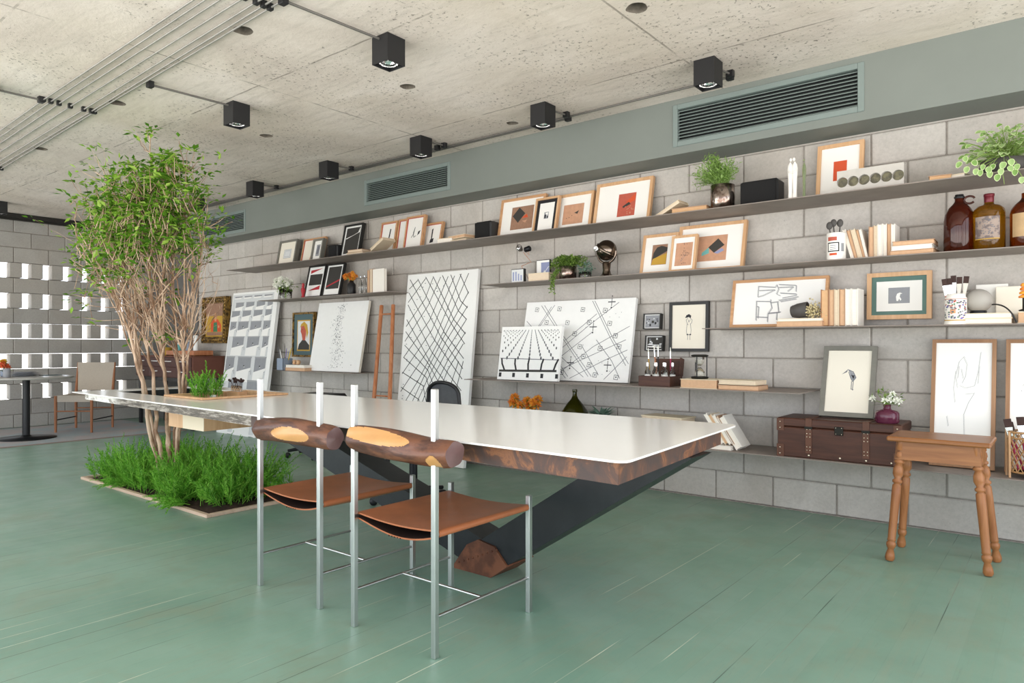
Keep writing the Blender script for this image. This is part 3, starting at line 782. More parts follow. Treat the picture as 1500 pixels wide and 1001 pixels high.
def art_prism(A):
    A.rect(0, 0, 1, 1, M_paper); A.rect(.27, .17, .76, .78, M_terrap); A.poly([(.46, .5), (.61, .7), (.72, .53), (.56, .36)], M_darkp); A.poly([(.36, .3), (.36, .38), (.47, .5), (.48, .36)], M_teal); A.poly([(.56, .36), (.68, .46), (.72, .4), (.62, .33)], M_bluep)
def art_redsq(A): A.rect(0, 0, 1, 1, M_paper); A.rect(.33, .33, .68, .72, M_orange)
def art_redblack(k):
    def f(A):
        A.rect(0, 0, 1, 1, M_white)
        if k == 0: A.rect(.1, .38, .9, .75, M_darkp); A.poly([(.1, .78), (.1, .9), (.85, .94)], M_red); A.poly([(.12, .2), (.85, .22), (.85, .36)], M_red)
        else: A.rect(.08, .2, .9, .95, M_darkp); A.poly([(.1, .3), (.9, .52), (.9, .46), (.1, .26)], M_red)
    return f
def art_portrait(A):
    A.rect(0, 0, 1, 1, M_matteal); A.rect(.16, .1, .84, .86, M_gold); A.rect(.19, .13, .81, .83, M_greyl)
    A.poly([(.2, .13), (.26, .26), (.45, .38), (.6, .36), (.8, .24), (.8, .13)], M_darkp)
    A.poly([(.45, .36), (.4, .5), (.34, .58), (.36, .7), (.48, .76), (.62, .7), (.62, .5), (.58, .36)], M_redp)
    A.poly([(.3, .66), (.36, .76), (.52, .82), (.68, .74), (.74, .55), (.66, .4), (.62, .6), (.5, .72), (.36, .7)], M_gold); A.dot(.43, .62, .006, M_ink)
def art_icon(A):
    A.rect(0, 0, 1, 1, M_gold); A.rect(.05, .04, .95, .14, M_brownp); A.rect(.0, .62, 1, 1, M_brownp)
    A.poly([(.3, .15), (.28, .4), (.42, .52), (.66, .52), (.85, .36), (.85, .15)], M_orange); A.poly([(.42, .15), (.44, .42), (.62, .44), (.66, .15)], M_greenp)
    A.dot(.53, .66, .05, M_brownp, 14, .9, 1.2); A.dot(.53, .62, .034, M_skin, 12, .8, 1.3); A.rect(.49, .46, .58, .56, M_skin); A.dot(.72, .3, .02, M_skin)
def art_lattice(A):
    A.rect(0, 0, 1, 1, M_canvas)
    L = [[(.15, .02), (.65, .42), (.97, .60)], [(.02, .02), (.60, .45), (.97, .67)], [(.02, .12), (.5, .47), (.97, .74)], [(.02, .21), (.48, .56), (.97, .82)], [(.02, .32), (.45, .62), (.97, .90)], [(.02, .41), (.45, .65), (.95, 1.0)],
         [(.02, .51), (.44, .69), (.78, 1.02)], [(.02, .60), (.42, .74), (.64, 1.0)], [(.02, .71), (.38, .80), (.52, 1.02)], [(.02, .82), (.33, .90), (.4, 1.05)], [(.02, .93), (.28, 1.02)], [(.28, .01), (.75, .36), (.97, .50)], [(.40, .01), (.78, .33), (.97, .43)],
         [(.55, .01), (.84, .27), (.97, .33)], [(.68, .01), (.86, .2), (.97, .25)], [(.82, .01), (.97, .15)], [(.15, .03), (.02, .09)], [(.28, .02), (.02, .19)], [(.40, .02), (.30, .17), (.02, .37)], [(.52, .02), (.36, .22), (.02, .48)], [(.64, .02), (.40, .33), (.02, .60)],
         [(.74, .02), (.45, .40), (.02, .72)], [(.84, .01), (.5, .48), (.02, .85)], [(.95, .01), (.62, .43), (.3, .76), (.05, .97)], [(.97, .14), (.64, .46), (.38, .74), (.14, 1.02)], [(.97, .24), (.69, .48), (.42, .78), (.22, 1.02)], [(.97, .33), (.72, .54), (.45, .82), (.34, 1.0)], [(.97, .42), (.75, .6), (.52, .86), (.45, 1.02)],
         [(.95, .5), (.75, .68), (.6, .9), (.57, 1.02)], [(.9, .62), (.8, .8), (.72, 1.02)], [(.97, .62), (.9, .8), (.86, 1.02)]]
    k = .74
    for q in L: A.line([(.02+.9*u, 1-(.012+k*v)) for u, v in q], .0075, M_ink)
    for q in L: A.line([(.02+.9*u, .012+.25*(1.02-v)) for u, v in q if v > .3], .006, M_ink)
    random.seed(9)
    for i in range(90): A.dot(random.uniform(.06, .86), random.uniform(.28, .95), .006, M_ink2, 5, 1.7, .6)
def art_hall(A):
    A.rect(0, 0, 1, 1, M_canvas); random.seed(2)
    for i in range(-9, 10):
        xt = .52+i*.052; xb = .52+i*.23
        for j in range(14):
            t = (j/13)**1.7; v = .93-.52*t; u = xt+(xb-xt)*t*.78
            if .03 < u < .97: A.dot(u, v, .0035+.007*t, M_ink, 6, .8, 1.5)
        if abs(i) <= 2: A.line([(xt, .93), (xt+(xb-xt)*.78, .41)], .004, M_ink2)
    A.line([(.03, .40), (.97, .385)], .006, M_ink2); A.line([(.03, .165), (.97, .185)], .018, M_darkp)
    for k in range(-2, 3):
        u = .52+k*.235; A.line([(u, .39), (u-.012*k-.01, .3), (u-.03*k, .19)], .016, M_ink)
        A.rect(u-.025, .05, u+.02, .13, M_ink)
def art_plan(A):
    A.rect(0, 0, 1, 1, M_canvas); random.seed(4)
    L = [((.63, .98), (.82, .52), (.97, .2)), ((.65, .98), (.84, .52), (.99, .22)), ((.02, .75), (.25, .45), (.62, .05)), ((.15, .95), (.36, .58), (.66, .06)), ((.18, .95), (.38, .58), (.69, .06)), ((.12, .6), (.28, .95)), ((.10, .58), (.25, .93)),
         ((.33, .32), (.62, .68), (.86, .95)), ((.36, .05), (.68, .42), (.97, .66)), ((.36, .1), (.62, .28), (.95, .5)), ((.5, .03), (.78, .25), (.97, .38)), ((.33, .3), (.48, .05)), ((.33, .22), (.46, .03)), ((.58, .42), (.75, .08)), ((.7, .5), (.85, .25), (.93, .05)), ((.8, .03), (.97, .3)), ((.42, .5), (.68, .82)), ((.66, .6), (.4, .3))]
    for l in L: A.line(l, .0045, M_ink2)
    def sq(u, v, s=.018):
        c = [(u-s, v-s*1.3), (u+s*.8, v-s*1.6), (u+s, v+s*1.1), (u-s*.8, v+s*1.5)]; A.line(c+[c[0]], .0035, M_ink); A.dot(u, v, .007, M_ink2)
    for u, v in ((.11, .9), (.33, .9), (.22, .73), (.42, .72), (.55, .88), (.5, .58), (.38, .45), (.62, .72), (.75, .86), (.8, .7), (.56, .42), (.74, .4), (.6, .3), (.66, .2), (.36, .25), (.42, .1), (.86, .55), (.9, .42), (.9, .06), (.72, .08)): sq(u, v)
    for u, v in ((.49, .22), (.82, .2), (.66, .66), (.8, .96)):
        A.line([(u-.03, v), (u+.03, v)], .007, M_ink); A.line([(u, v-.05), (u, v+.05)], .0045, M_ink); A.dot(u, v+.07, .006, M_ink); A.dot(u, v-.07, .007, M_ink)
    for _ in range(30): A.dot(random.uniform(.05, .95), random.uniform(.05, .95), .003, M_ink2)
def art_seats(A):
    A.rect(0, 0, 1, 1, M_greyl)
    R = [(.012, .016, .17, .22, .05), (.085, .055, .18, .235, .09), (.18, .065, .185, .25, .02), (.305, .09, .23, .28, -.08), (.475, .115, .255, .335, -.22), (.70, .15, .29, .375, -.08), (.955, .17, .33, .42, -.28), (1.24, .18, .38, .47, -.1)]
    for r, (f, h, w, p, o) in enumerate(R):
        y = 1-f*.64-.02; hh = h*.64
        for i in range(7):
            a, b = max(o+i*p, .025), min(o+i*p+w, .9)
            if b-a < .03: continue
            A.rect(a, y-hh, b, y, M_greyp)
            A.poly([(a-.02, y-hh*1.75), (b-.03, y-hh*1.75), (b-.02, y-hh*1.0), (b+.01, y-hh*.86), (b+.012, y-hh*.7), (a-.012, y-hh*1.02)], M_white)
            A.rect(a-.006, y, b+.01, y+hh*.1, M_ink3)
            if r > 2 and b-a > .1: A.dot((a+b)/2, y-hh*.58, .011, M_ink, 7); A.dot((a+b)/2+.008, y-hh*.66, .007, M_white, 6)
            if r > 1: A.line([(b+.02, y-hh*.9), (b+.03, y-hh*1.2)], .006, M_ink2)
    A.rect(.915, 0, 1, 1, M_canvas); A.rect(0, 0, .02, 1, M_canvas); A.rect(0, 0, 1, .012, M_canvas); A.rect(0, .985, 1, 1, M_canvas)
def art_specks(A):
    A.rect(0, 0, 1, 1, M_canvas); random.seed(8)
    for i in range(330):
        v = random.uniform(.04, .97); c = .5+.05*math.sin(v*7)-.08*max(0, .35-v); u = random.gauss(c, .04+.07*(1-v)*random.random()); s = random.uniform(.002, .0065)
        if .05 < u < .93: A.dot(u, v, s, random.choice((M_ink, M_ink2, M_ink2, M_ink3)), 4, random.uniform(.5, 1.6), random.uniform(.5, 1.6))
    for i in range(60):
        v = random.uniform(.05, .95); u = random.gauss(.5, .06); a = random.uniform(0, 6); A.line([(u, v), (u+.03*math.cos(a), v+.02*math.sin(a))], .0016, M_ink2)
def art_girl(A):
    A.rect(0, 0, 1, 1, M_paperc); A.poly([(.4, .7), (.42, .76), (.5, .79), (.57, .75), (.55, .69), (.5, .72)], M_ink); A.poly([(.38, .72), (.44, .74), (.42, .7)], M_ink)
    for p in ([(.47, .7), (.42, .65), (.45, .58), (.48, .54)], [(.53, .7), (.6, .65), (.58, .58), (.54, .56)], [(.48, .66), (.5, .6), (.54, .66)], [(.45, .56), (.43, .4), (.45, .32), (.56, .32), (.57, .42), (.55, .56)], [(.47, .3), (.47, .2)], [(.54, .3), (.54, .2)], [(.44, .32), (.49, .31)], [(.52, .31), (.57, .32)]): A.line(p, .003, M_ink2)
    A.dot(.46, .32, .006, M_ink); A.dot(.55, .32, .006, M_ink)
def art_interior(A):
    A.rect(0, 0, 1, 1, M_white)
    for p in ([(.27, .9), (.27, .65), (.33, .68), (.46, .8)], [(.27, .9), (.46, .86), (.48, .92)], [(.28, .8), (.46, .8)], [(.5, .92), (.69, .88), (.69, .74)], [(.5, .85), (.66, .85), (.6, .75)], [(.48, .9), (.5, .82), (.48, .7), (.52, .66)], [(.52, .72), (.7, .68)], [(.26, .55), (.42, .53), (.42, .58)], [(.26, .55), (.27, .1)], [(.27, .42), (.29, .42), (.29, .15)], [(.42, .53), (.44, .38), (.4, .25), (.52, .27), (.5, .5)], [(.51, .55), (.68, .6), (.72, .62)], [(.53, .52), (.7, .57)], [(.4, .25), (.4, .06)], [(.5, .26), (.5, .1)], [(.27, .18), (.4, .16)], [(.42, .5), (.51, .52)]): A.line(p, .0026, M_ink2); A.line([(q[0]+.006, q[1]-.012) for q in p], .0022, M_ink3); A.line([(q[0]-.008, q[1]+.01) for q in p], .0015, M_ink3)
    A.line([(.41, .26), (.54, .28)], .005, M_ink2); A.line([(.55, .6), (.7, .65)], .006, M_ink3)
def art_heron(A):
    A.rect(0, 0, 1, 1, M_matgreen); A.rect(.09, .1, .92, .88, M_paper); A.rect(.31, .3, .7, .71, M_greyp)
    A.poly([(.46, .36), (.45, .47), (.47, .55), (.52, .58), (.57, .55), (.53, .54), (.52, .47), (.55, .4), (.53, .36), (.51, .42), (.49, .36)], M_white)
def art_bird(A):
    A.rect(0, 0, 1, 1, M_paperc); A.poly([(.34, .61), (.44, .67), (.48, .7), (.46, .65)], M_ink2); A.poly([(.47, .7), (.55, .68), (.64, .62), (.68, .56), (.62, .5), (.56, .55), (.52, .64)], M_greyp)
    for p in ([(.5, .68), (.6, .66), (.67, .57), (.6, .5), (.55, .56), (.5, .65)], [(.56, .6), (.64, .56)], [(.57, .62), (.62, .52)], [(.58, .5), (.58, .38)], [(.62, .5), (.61, .36)], [(.57, .38), (.63, .37)]): A.line(p, .004, M_ink2)
    A.poly([(.56, .6), (.64, .6), (.62, .54)], M_ink)
def art_nude(A):
    A.rect(0, 0, 1, 1, M_white)
    for p in ([(.4, .62), (.36, .72), (.42, .84), (.5, .88), (.56, .82), (.54, .72), (.48, .66)], [(.36, .76), (.33, .62), (.36, .5)], [(.44, .64), (.54, .62), (.7, .64), (.76, .76), (.8, .92)], [(.76, .66), (.78, .8)], [(.54, .57), (.7, .58), (.6, .5), (.52, .4), (.54, .22), (.6, .06)], [(.16, .22), (.46, .22), (.46, .19), (.2, .19)], [(.25, .3), (.22, .38)], [(.46, .78), (.5, .7)], [(.42, .8), (.4, .7)]): A.line(p, .0016, M_ink3); A.line([(q[0]+.012, q[1]+.006) for q in p], .001, M_ink3)
def art_specks2(A):
    A.rect(0, 0, 1, 1, M_white); random.seed(12)
    for i in range(140): A.dot(random.gauss(.4, .1), random.uniform(.3, .7), random.uniform(.001, .004), M_ink3, 5)
def art_photo(k):
    def f(A):
        A.rect(0, 0, 1, 1, M_white); A.rect(.05, .06, .95, .94, M_greyp if k == 0 else M_darkp); random.seed(20+k)
        for _ in range(14): u = random.uniform(.08, .8); v = random.uniform(.1, .75); A.rect(u, v, u+random.uniform(.05, .15), v+random.uniform(.05, .2), random.choice((M_darkp, M_greyl, M_ink2, M_ink)))
        if k == 1: A.line([(.1, .4), (.9, .35)], .006, M_greyl); A.line([(.1, .25), (.9, .22)], .008, M_white)
    return f
ALL = [M_paper, M_paperc, M_white, M_canvas, M_ink, M_ink2, M_ink3, M_red, M_redp, M_brownp, M_terrap, M_teal, M_bluep, M_greyp, M_greyl, M_darkp, M_orange, M_gold, M_skin, M_greenp, M_matgreen, M_matblack, M_matteal]
def P(name, label, tl, tr, z, yb, yt, art, **k): return picture(name, label, tl, tr, z, yb, yt, art=art, artmats=ALL, **k)
FR = 'picture_frame'
# ---- top shelf
P(FR, 'small grey box frame with a pale square print, first on the top shelf', (410, 354.5), (436, 351.5), ZA, 4.60, 4.66, art_small_grey, fw=.022, ft=.05, fm=M_greyframe)
P(FR, 'small wood frame with a tan print, behind the grey frame on the top shelf', (445.5, 351.8), (477.4, 347.2), ZA, 4.64, 4.70, art_tan_blocks, fw=.016, ft=.03, fm=M_oak, lining=M_redwood)
P(FR, 'narrow grey box frame standing in front of a wood frame on the top shelf', (459, 352), (474, 350), ZA, 4.53, 4.58, art_grey_sketch, fw=.02, ft=.05, fm=M_greyframe)
P(FR, 'black frame with a black and white angular print, on the top shelf behind books', (505, 331.5), (532.5, 327), ZA, 4.60, 4.68, art_black_check, fw=.02, ft=.035, fm=M_blackframe)
P(FR, 'red-lined wood frame with one black comma, leftmost of the calligraphy frames', (559, 326.6), (582.5, 324.6), ZA, 4.63, 4.69, art_comma(0), fw=.018, ft=.03, fm=M_oak, lining=M_redwood)
P(FR, 'red-lined wood frame mostly hidden, second of the calligraphy frames', (584.5, 322.2), (608, 319.5), ZA, 4.64, 4.70, art_comma(1), fw=.018, ft=.03, fm=M_oak, lining=M_redwood)
P(FR, 'tallest red-lined wood frame with two black strokes, in front of its neighbours', (596, 319.2), (623, 315), ZA, 4.58, 4.64, art_comma(2), fw=.018, ft=.035, fm=M_oak, lining=M_redwood)
P(FR, 'red-lined wood frame with a single upright stroke, rightmost of the calligraphy frames', (621, 329), (649.5, 325.6), ZA, 4.64, 4.70, art_comma(3), fw=.018, ft=.03, fm=M_oak, lining=M_redwood)
P(FR, 'oak frame with a dark diamond and red corner on brown, top shelf', (735, 294.7), (800, 284), ZA, 4.63, 4.70, art_diamond, fw=.022, ft=.03, fm=M_oak)
P(FR, 'small oak frame with a black mount round a tiny print, top shelf', (785.4, 292.6), (820, 287), ZA, 4.58, 4.65, art_window, fw=.018, ft=.03, fm=M_oakv, x0x1=None)
P(FR, 'oak frame with small dots on a salmon sheet, top shelf', (816, 289), (870.5, 278.8), ZA, 4.63, 4.70, art_dots_salmon, fw=.022, ft=.03, fm=M_oakv)
P(FR, 'large oak frame with a small red collage in a wide white mount', (875, 271.5), (957.5, 259), ZA, 4.62, 4.70, art_redblock, fw=.024, ft=.03, fm=M_oakv)
P(FR, 'oak frame with a plain red square, behind the perforated concrete block', (1198, 216), (1266, 204.7), ZA, 4.64, 4.70, art_redsq, fw=.024, ft=.03, fm=M_oakv)
# ---- second shelf
P(FR, 'oak frame with a dark half disc print, left of the overlapping trio', (943, 346), (994.5, 342), ZB, 4.61, 4.68, art_arc, fw=.02, ft=.03, fm=M_oakv)
P(FR, 'large oak frame with a dark prism and teal patch, behind the small frame', (996, 334), (1094.5, 323), ZB, 4.62, 4.70, art_prism, fw=.022, ft=.03, fm=M_oakv)
P(FR, 'small oak frame with speckles on tan, in front of the overlapping trio', (984.5, 347.5), (1022, 344), ZB, 4.54, 4.60, art_scatter, fw=.016, ft=.03, fm=M_oakv)
P(FR, 'black frame with red wedges above and below a dark band', (453, 390.6), (478, 389), ZF, 4.58, 4.66, art_redblack(0), fw=.016, ft=.03, fm=M_blackframe)
P(FR, 'black frame with one thin red stripe across a dark field', (479.4, 388.4), (505, 385.6), ZF, 4.56, 4.64, art_redblack(1), fw=.016, ft=.03, fm=M_blackframe)
# ---- eye-level shelf
P(FR, 'wide oak frame with an ink sketch of a room interior, on the thin shelf', (1074, 412), (1214.5, 405.8), ZC, 4.60, 4.67, art_interior, fw=.018, ft=.03, fm=M_oak)
def hung(name, label, tl, tr, br_y, Yf, art, **k):
    a = onY(*tl, Yf); zb = onY(tr[0], br_y, Yf).z
    return P(name, label, tl, tr, zb, Yf-.012, Yf, art, **k)
hung(FR, 'oak frame with a green mount round a white bird print, hung above the shelf', (1270, 400.7), (1365, 396.7), 467, 4.715, art_heron, fw=.026, ft=.03, fm=M_oakv)
hung(FR, 'black frame with a small ink girl standing, hung on the wall', (980.5, 442.7), (1038, 442), 515.6, 4.72, art_girl, fw=.022, ft=.028, fm=M_blackframe)
hung('photo_block', 'small black-edged photo hung on the wall, upper one of the pair', (942.5, 460.5), (967.5, 460), 483, 4.70, art_photo(0), fw=.006, ft=.045, fm=M_blackframe)
hung('photo_block', 'small black-edged photo hung on the wall, lower one behind the brushes', (945, 492.5), (971, 492), 515, 4.70, art_photo(1), fw=.006, ft=.045, fm=M_blackframe)
hung(FR, 'small portrait of a red-faced figure in a gilt frame with teal mount', (428.5, 459), (460, 456.5), 523.5, 4.70, art_portrait, fw=.022, ft=.04, fm=M_goldframe)
T = hung('icon_painting', 'gold and red painting in a carved dark gilt frame, far end of block wall', (295.7, 436.7), (331.5, 433.7), 503, 4.68, None, fw=.085, ft=.06, fm=M_goldframe)
# carved relief on the icon frame
w_ = onY(331.5, 433.7, 4.68).x-onY(295.7, 436.7, 4.68).x; h_ = onY(295.7, 436.7, 4.68).z-onY(331.5, 503, 4.68).z
r = MB()
for i in range(60):
    t = i/60*2*(w_+h_); q = .045
    if t < w_: p = (t-w_/2, q)
    elif t < w_+h_: p = (w_/2-q, t-w_)
    elif t < 2*w_+h_: p = (w_/2-(t-w_-h_), h_-q)
    else: p = (-w_/2+q, h_-(t-2*w_-h_))
    r.ball((max(-w_/2+.03, min(w_/2-.03, p[0])), 0, max(.03, min(h_-.03, p[1]))), .026, 8, 6, 0, (1, .55, 1))
T.part('carved_relief', r, M_goldframe, world=False)
A = Art(w_-.17, h_-.17, ALL); art_icon(A); o_ = link('print', A.mb.mesh('print', A.mats), T.o); o_.location = (-w_/2+.085, .02, .085)
# ---- frames on the trunk and low shelf
ZT = .645
P(FR, 'grey wood frame with a wading bird drawing, standing on the wooden trunk', (1207.5, 508.8), (1285.5, 509.5), ZT+.0045, 4.53, 4.66, art_bird, fw=.028, ft=.03, fm=M_greyframe)
P(FR, 'tall walnut frame with a faint pencil nude, behind the wooden stool', (1366, 498.7), (1460, 498.7), ZG, 4.56, 4.70, art_nude, fw=.02, ft=.03, fm=M_walnut)
P(FR, 'tall walnut frame cut by the right edge, behind the rattan basket', (1474, 498.7), (1566, 498.7), ZG, 4.56, 4.70, art_specks2, fw=.02, ft=.03, fm=M_walnut)
# ---- canvases
def CV(label, tl, tr, z, yb, yt, th, art, **k): return canvas('canvas_print', label, tl, tr, z, yb, yt, th, art, ALL, **k)
CV('tall white canvas with a curved black lattice of lines, behind the table', (598, 403), (701, 395.6), 0.0, 4.50, 4.70, .035, art_lattice)
CV('tall grey canvas of empty auditorium seats, leaning at the left of the wall', (342.5, 430.5), (409, 425), 0.0, 4.46, 4.69, .035, art_seats)
CV('white canvas with a column of ink specks, on the short shelf', (468, 445.5), (541, 441), ZE, 4.56, 4.70, .03, art_specks, edge=M_paperc)
CV('large white canvas with a map of squares and diagonal lines', (772.5, 443.5), (932, 438.8), ZD, 4.55, 4.68, .035, art_plan)
CV('smaller white canvas of seat rows in perspective, in front of the map canvas', (736, 479.8), (823.5, 479.2), ZD, 4.40, 4.47, .035, art_hall)
# ------------------------------------------------------------------ things on the shelves
def speaker(pxl, pxr, pyt, Y, z, d, lab):
    cx, r, h = span(pxl, pxr, pyt, Y, z); w = r*2
    T = Thing('shelf_speaker', lab, 'speaker', (cx, Y+d/2, z), 'black speakers on the top shelf')
    b = MB(); b.box(cx-w/2, cx+w/2, Y+.012, Y+d, z+.004, z+h, .014); T.part('cabinet', b, M_black)
    g = MB(); g.box(cx-w/2+.008, cx+w/2-.008, Y, Y+.012, z+.012, z+h-.008, .005); T.part('grille', g, mat('speaker_cloth', '#161617', .9, bump=.3, bscale=500))
    f = MB()
    for s in (-1, 1): f.box(cx+s*w*.36-.015, cx+s*w*.36+.015, Y+.03, Y+d-.03, z, z+.005)
    T.part('feet', f, M_black)
speaker(476, 496, 358.5, 4.56, ZA, .14, 'small black speaker between the grey box frame and a black frame')
speaker(690, 721, 324, 4.54, ZA, .14, 'black speaker left of the diamond print on the top shelf')
speaker(1082, 1138, 263, 4.50, ZA, .15, 'large black speaker between the herb pot and the white figurine')

# books on the top shelf
book_flat('book', 'lower of two cream books lying under a tilted one, top shelf', 507, 531, 371, 366, 4.46, .16, ZA, pages=M_pages, cover=M_coverg, group='cream books on the top shelf')
book_flat('book', 'upper of two cream books lying under a tilted one, top shelf', 509, 529, 366, 362, 4.46, .15, ZA+.036, .05, pages=M_pages, cover=M_coverk, group='cream books on the top shelf')
c = onY(541, 367, 4.44); book('book', 'open cream book tilted on its pile, beside the calligraphy frames', (c.x, 4.53, ZA+.034), .03, .16, .21, (0, math.radians(62), 0), M_pages, M_coverg)
book_flat('book', 'pale book with curled pages lying before the rightmost calligraphy frame', 640, 660, 352, 343, 4.45, .15, ZA, .12, pages=M_pagesw, cover=M_coverg)
book_flat('book', 'yellowed paperback lying beside the black speaker on the top shelf', 657, 685, 350, 345, 4.45, .15, ZA, -.1, pages=M_pages, cover=M_coverg)
book_flat('book', 'paperback lying on a yellowed one beside the black speaker', 655, 684, 345, 340, 4.46, .14, ZA+.04, -.16, pages=M_pageso, cover=M_coverg)
c = onY(975, 305, 4.46); book('book', 'cream book propped up at a slant, right of the red collage frame', (c.x-.075, 4.53, ZA+.006), .025, .15, .2, (0, math.radians(63), 0), M_pages, M_coverg)
book_flat('book', 'thick tan book lying beside the herb pot on the top shelf', 983, 1034, 308, 298, 4.45, .16, ZA, .05, pages=M_tanbook, cover=M_coverk)
book_flat('book', 'tan wedge of a book lying between the concrete block and the pothos', 1358, 1392, 262, 252, 4.44, .15, ZA, .1, pages=M_tanbook, cover=M_coverk)
book_flat('book', 'open white-paged booklet lying at the foot of the pothos', 1392, 1420, 258, 249, 4.45, .14, ZA, -.25, pages=M_pagesw, cover=M_coverg)

# herb in a silver pot
def potted(name, lab, pxl, pxr, pyt, Y, z, potm, prof, cat='potted plant', soil=True):
    cx, r, h = span(pxl, pxr, pyt, Y, z); T = Thing(name, lab, cat, (cx, Y, z))
    b = MB(); b.lathe([(r*p[0], z+h*p[1]) for p in prof], (cx, Y, 0), 28); T.part('pot', b, potm)
    if soil: s = MB(); s.lathe([(r*prof[-1][0]*.9, z+h*.9), (1e-5, z+h*.92)], (cx, Y, 0), 20); T.part('soil', s, M_soil)
    return T, cx, r, h
POT = [(.8, 0), (.95, .05), (1, .5), (.97, 1), (.9, 1), (.9, .9)]
random.seed(21)
T, cx, r, h = potted('potted_herb', 'bushy light green herb in a mottled silver pot on the top shelf', 1041, 1076, 272, 4.52, ZA, M_silver, POT)
f = MB(); f.fix = False
for _ in range(230):
    a = random.uniform(0, 2*PI); rr = random.uniform(.0, .15); ex = math.cos(a)*rr*1.15-.05; ey = math.sin(a)*rr*.6; top = Vector((cx+ex, 4.52+ey, ZA+h+random.uniform(.02, .17)*(1.2-rr*2.2)+(.04 if abs(ex+.09) < .04 else 0)))
    base = Vector((cx+random.gauss(0, .02), 4.52+random.gauss(0, .015), ZA+h*.9)); pts = bez(base, (base+top)/2+Vector((0, 0, .04)), top, 5); f.tube(pts, .0015, 3, 0, False)
    for q in pts[2:]:
        for _k in range(2): f.leaf(q, Vector((random.gauss(0, 1), random.gauss(0, 1), random.gauss(.5, .7))), Vector((random.gauss(0, 1), random.gauss(0, 1), 1)), random.uniform(.022, .042), .006, 0, .1)
T.part('foliage', f, M_herb)

# figurines
def figure(name, lab, pxc, wpx, pyt, Y, z, m, n=2):
    cx, r, h = span(pxc-wpx/2, pxc+wpx/2, pyt, Y, z); T = Thing(name, lab, 'figurine', (cx, Y, z)); b = MB()
    for k in range(n):
        s = (k-(n-1)/2)*r*.75
        b.lathe([(r*.42, 0), (r*.44, .02*h), (r*.36, .2*h), (r*.42, .5*h), (r*.5, .6*h), (r*.55, .72*h), (r*.42, .82*h), (r*.16, .86*h), (r*.15, .88*h)], (cx+s, Y, z), 16, 0, None, True, True, True, .9, .8)
        b.ball((cx+s*.7, Y-.004, z+h*.935), r*.27, 14, 10, 0, (.85, .95, 1.2))
        b.tube(bez((cx+s*1.7, Y, z+h*.78), (cx+s*2.0+r*.2, Y-r*.8, z+h*.6), (cx-s*.4, Y-r*.75, z+h*.62), 6), [r*.16, r*.16, r*.14, r*.13, r*.12, r*.11, r*.08], 8)
    T.part('figure', b, m); p = MB(); p.lathe([(r*.95, z), (r*.95, z+.008), (r*.85, z+.012)], (cx, Y, 0), 20, 0, None, True, True, True, 1, .7); T.part('foot', p, m)
figure('figurine', 'white porcelain figurine of an embracing pair on the top shelf', 1161, 17, 230, 4.46, ZA, M_plaster, 2)
figure('figurine', 'slim pale green glass figurine right of the white pair', 1178, 11, 231, 4.47, ZA, M_greenglass, 1)

# perforated concrete block with stone discs
a, b_ = onY(1226, 274, 4.44), onY(1324, 265, 4.44); zt = onY(1275, 244.5, 4.44).z
T = Thing('perforated_block', 'pale concrete block with a row of six round holes, before the red square', 'block', ((a.x+b_.x)/2, 4.44, ZA))
bm_ = MB(); n = 6; wx = b_.x-a.x; cz = (ZA+zt)/2; rad = (zt-ZA)*.22; seg = 24
cells = [a.x+wx*i/n for i in range(n+1)]
for i in range(n):  # each cell: square ring around a hole, front and back, plus the tube
    x0, x1 = cells[i], cells[i+1]; cxx = (x0+x1)/2
    for y in (4.44, 4.47):
        ring = []; sq = []
        for k in range(seg):
            w = 2*PI*k/seg; cc, ss = math.cos(w), math.sin(w); ring.append((cxx+rad*cc, y, cz+rad*ss))
            q = max(abs(cc), abs(ss)); sq.append((cxx+(x1-x0)/2*cc/q, y, cz+(zt-ZA)/2*ss/q))
        bm_.add(ring+sq, [(k, (k+1) % seg, seg+(k+1) % seg, seg+k) for k in range(seg)])
    vs = [(cxx+rad*math.cos(2*PI*k/seg), y, cz+rad*math.sin(2*PI*k/seg)) for y in (4.44, 4.47) for k in range(seg)]
    bm_.add(vs, [(k, (k+1) % seg, seg+(k+1) % seg, seg+k) for k in range(seg)])
bm_.add([(x, y, z) for x in (a.x, b_.x) for y in (4.44, 4.47) for z in (ZA, zt)], [(0, 1, 3, 2), (4, 5, 7, 6), (0, 2, 6, 4), (1, 3, 7, 5)])
T.part('block', bm_, M_concblk)
for i in range(n):
    d = MB(); cxx = (cells[i]+cells[i+1])/2; M = Matrix.Rotation(-PI/2, 4, 'X'); d.lathe([(rad*.98, 0), (rad*.98, .012), (rad*.6, .016), (1e-5, .016)], (cxx, 4.468, cz), 18, 0, M); T.part('stone_disc', d, M_stone)

# pothos
random.seed(31)
T, cx, r, h = potted('potted_pothos', 'variegated pothos with big round leaves spilling over the top shelf', 1440, 1502, 236, 4.50, ZA, M_pot, POT)
f = MB(); f.fix = False; rim = f; st = MB(); st.fix = False
def round_leaf(p, d, nrm, R):
    d = d.normalized(); s = d.cross(nrm)
    if s.length < .01: return
    s.normalize(); u = s.cross(d); pts = []; n = 12
    for k in range(n):
        w = 2*PI*k/n; x = math.sin(w)*.82*R*(1+.1*math.cos(w)); y = R*(1-math.cos(w)); dz = -.25*abs(math.sin(w))*R*-1-.12*(y/R)**2*R; pts.append(p+s*x+d*y+u*dz)
    c_ = sum(pts, Vector())/n-u*R*.12; inner = [c_+(q-c_)*.87+u*.0008 for q in pts]
    f.add([c_]+inner, [(0, 1+k, 1+(k+1) % n) for k in range(n)], 0, True); rim.add(pts+inner, [(k, (k+1) % n, n+(k+1) % n, n+k) for k in range(n)], 1, True)
zb = ZA+h*.95
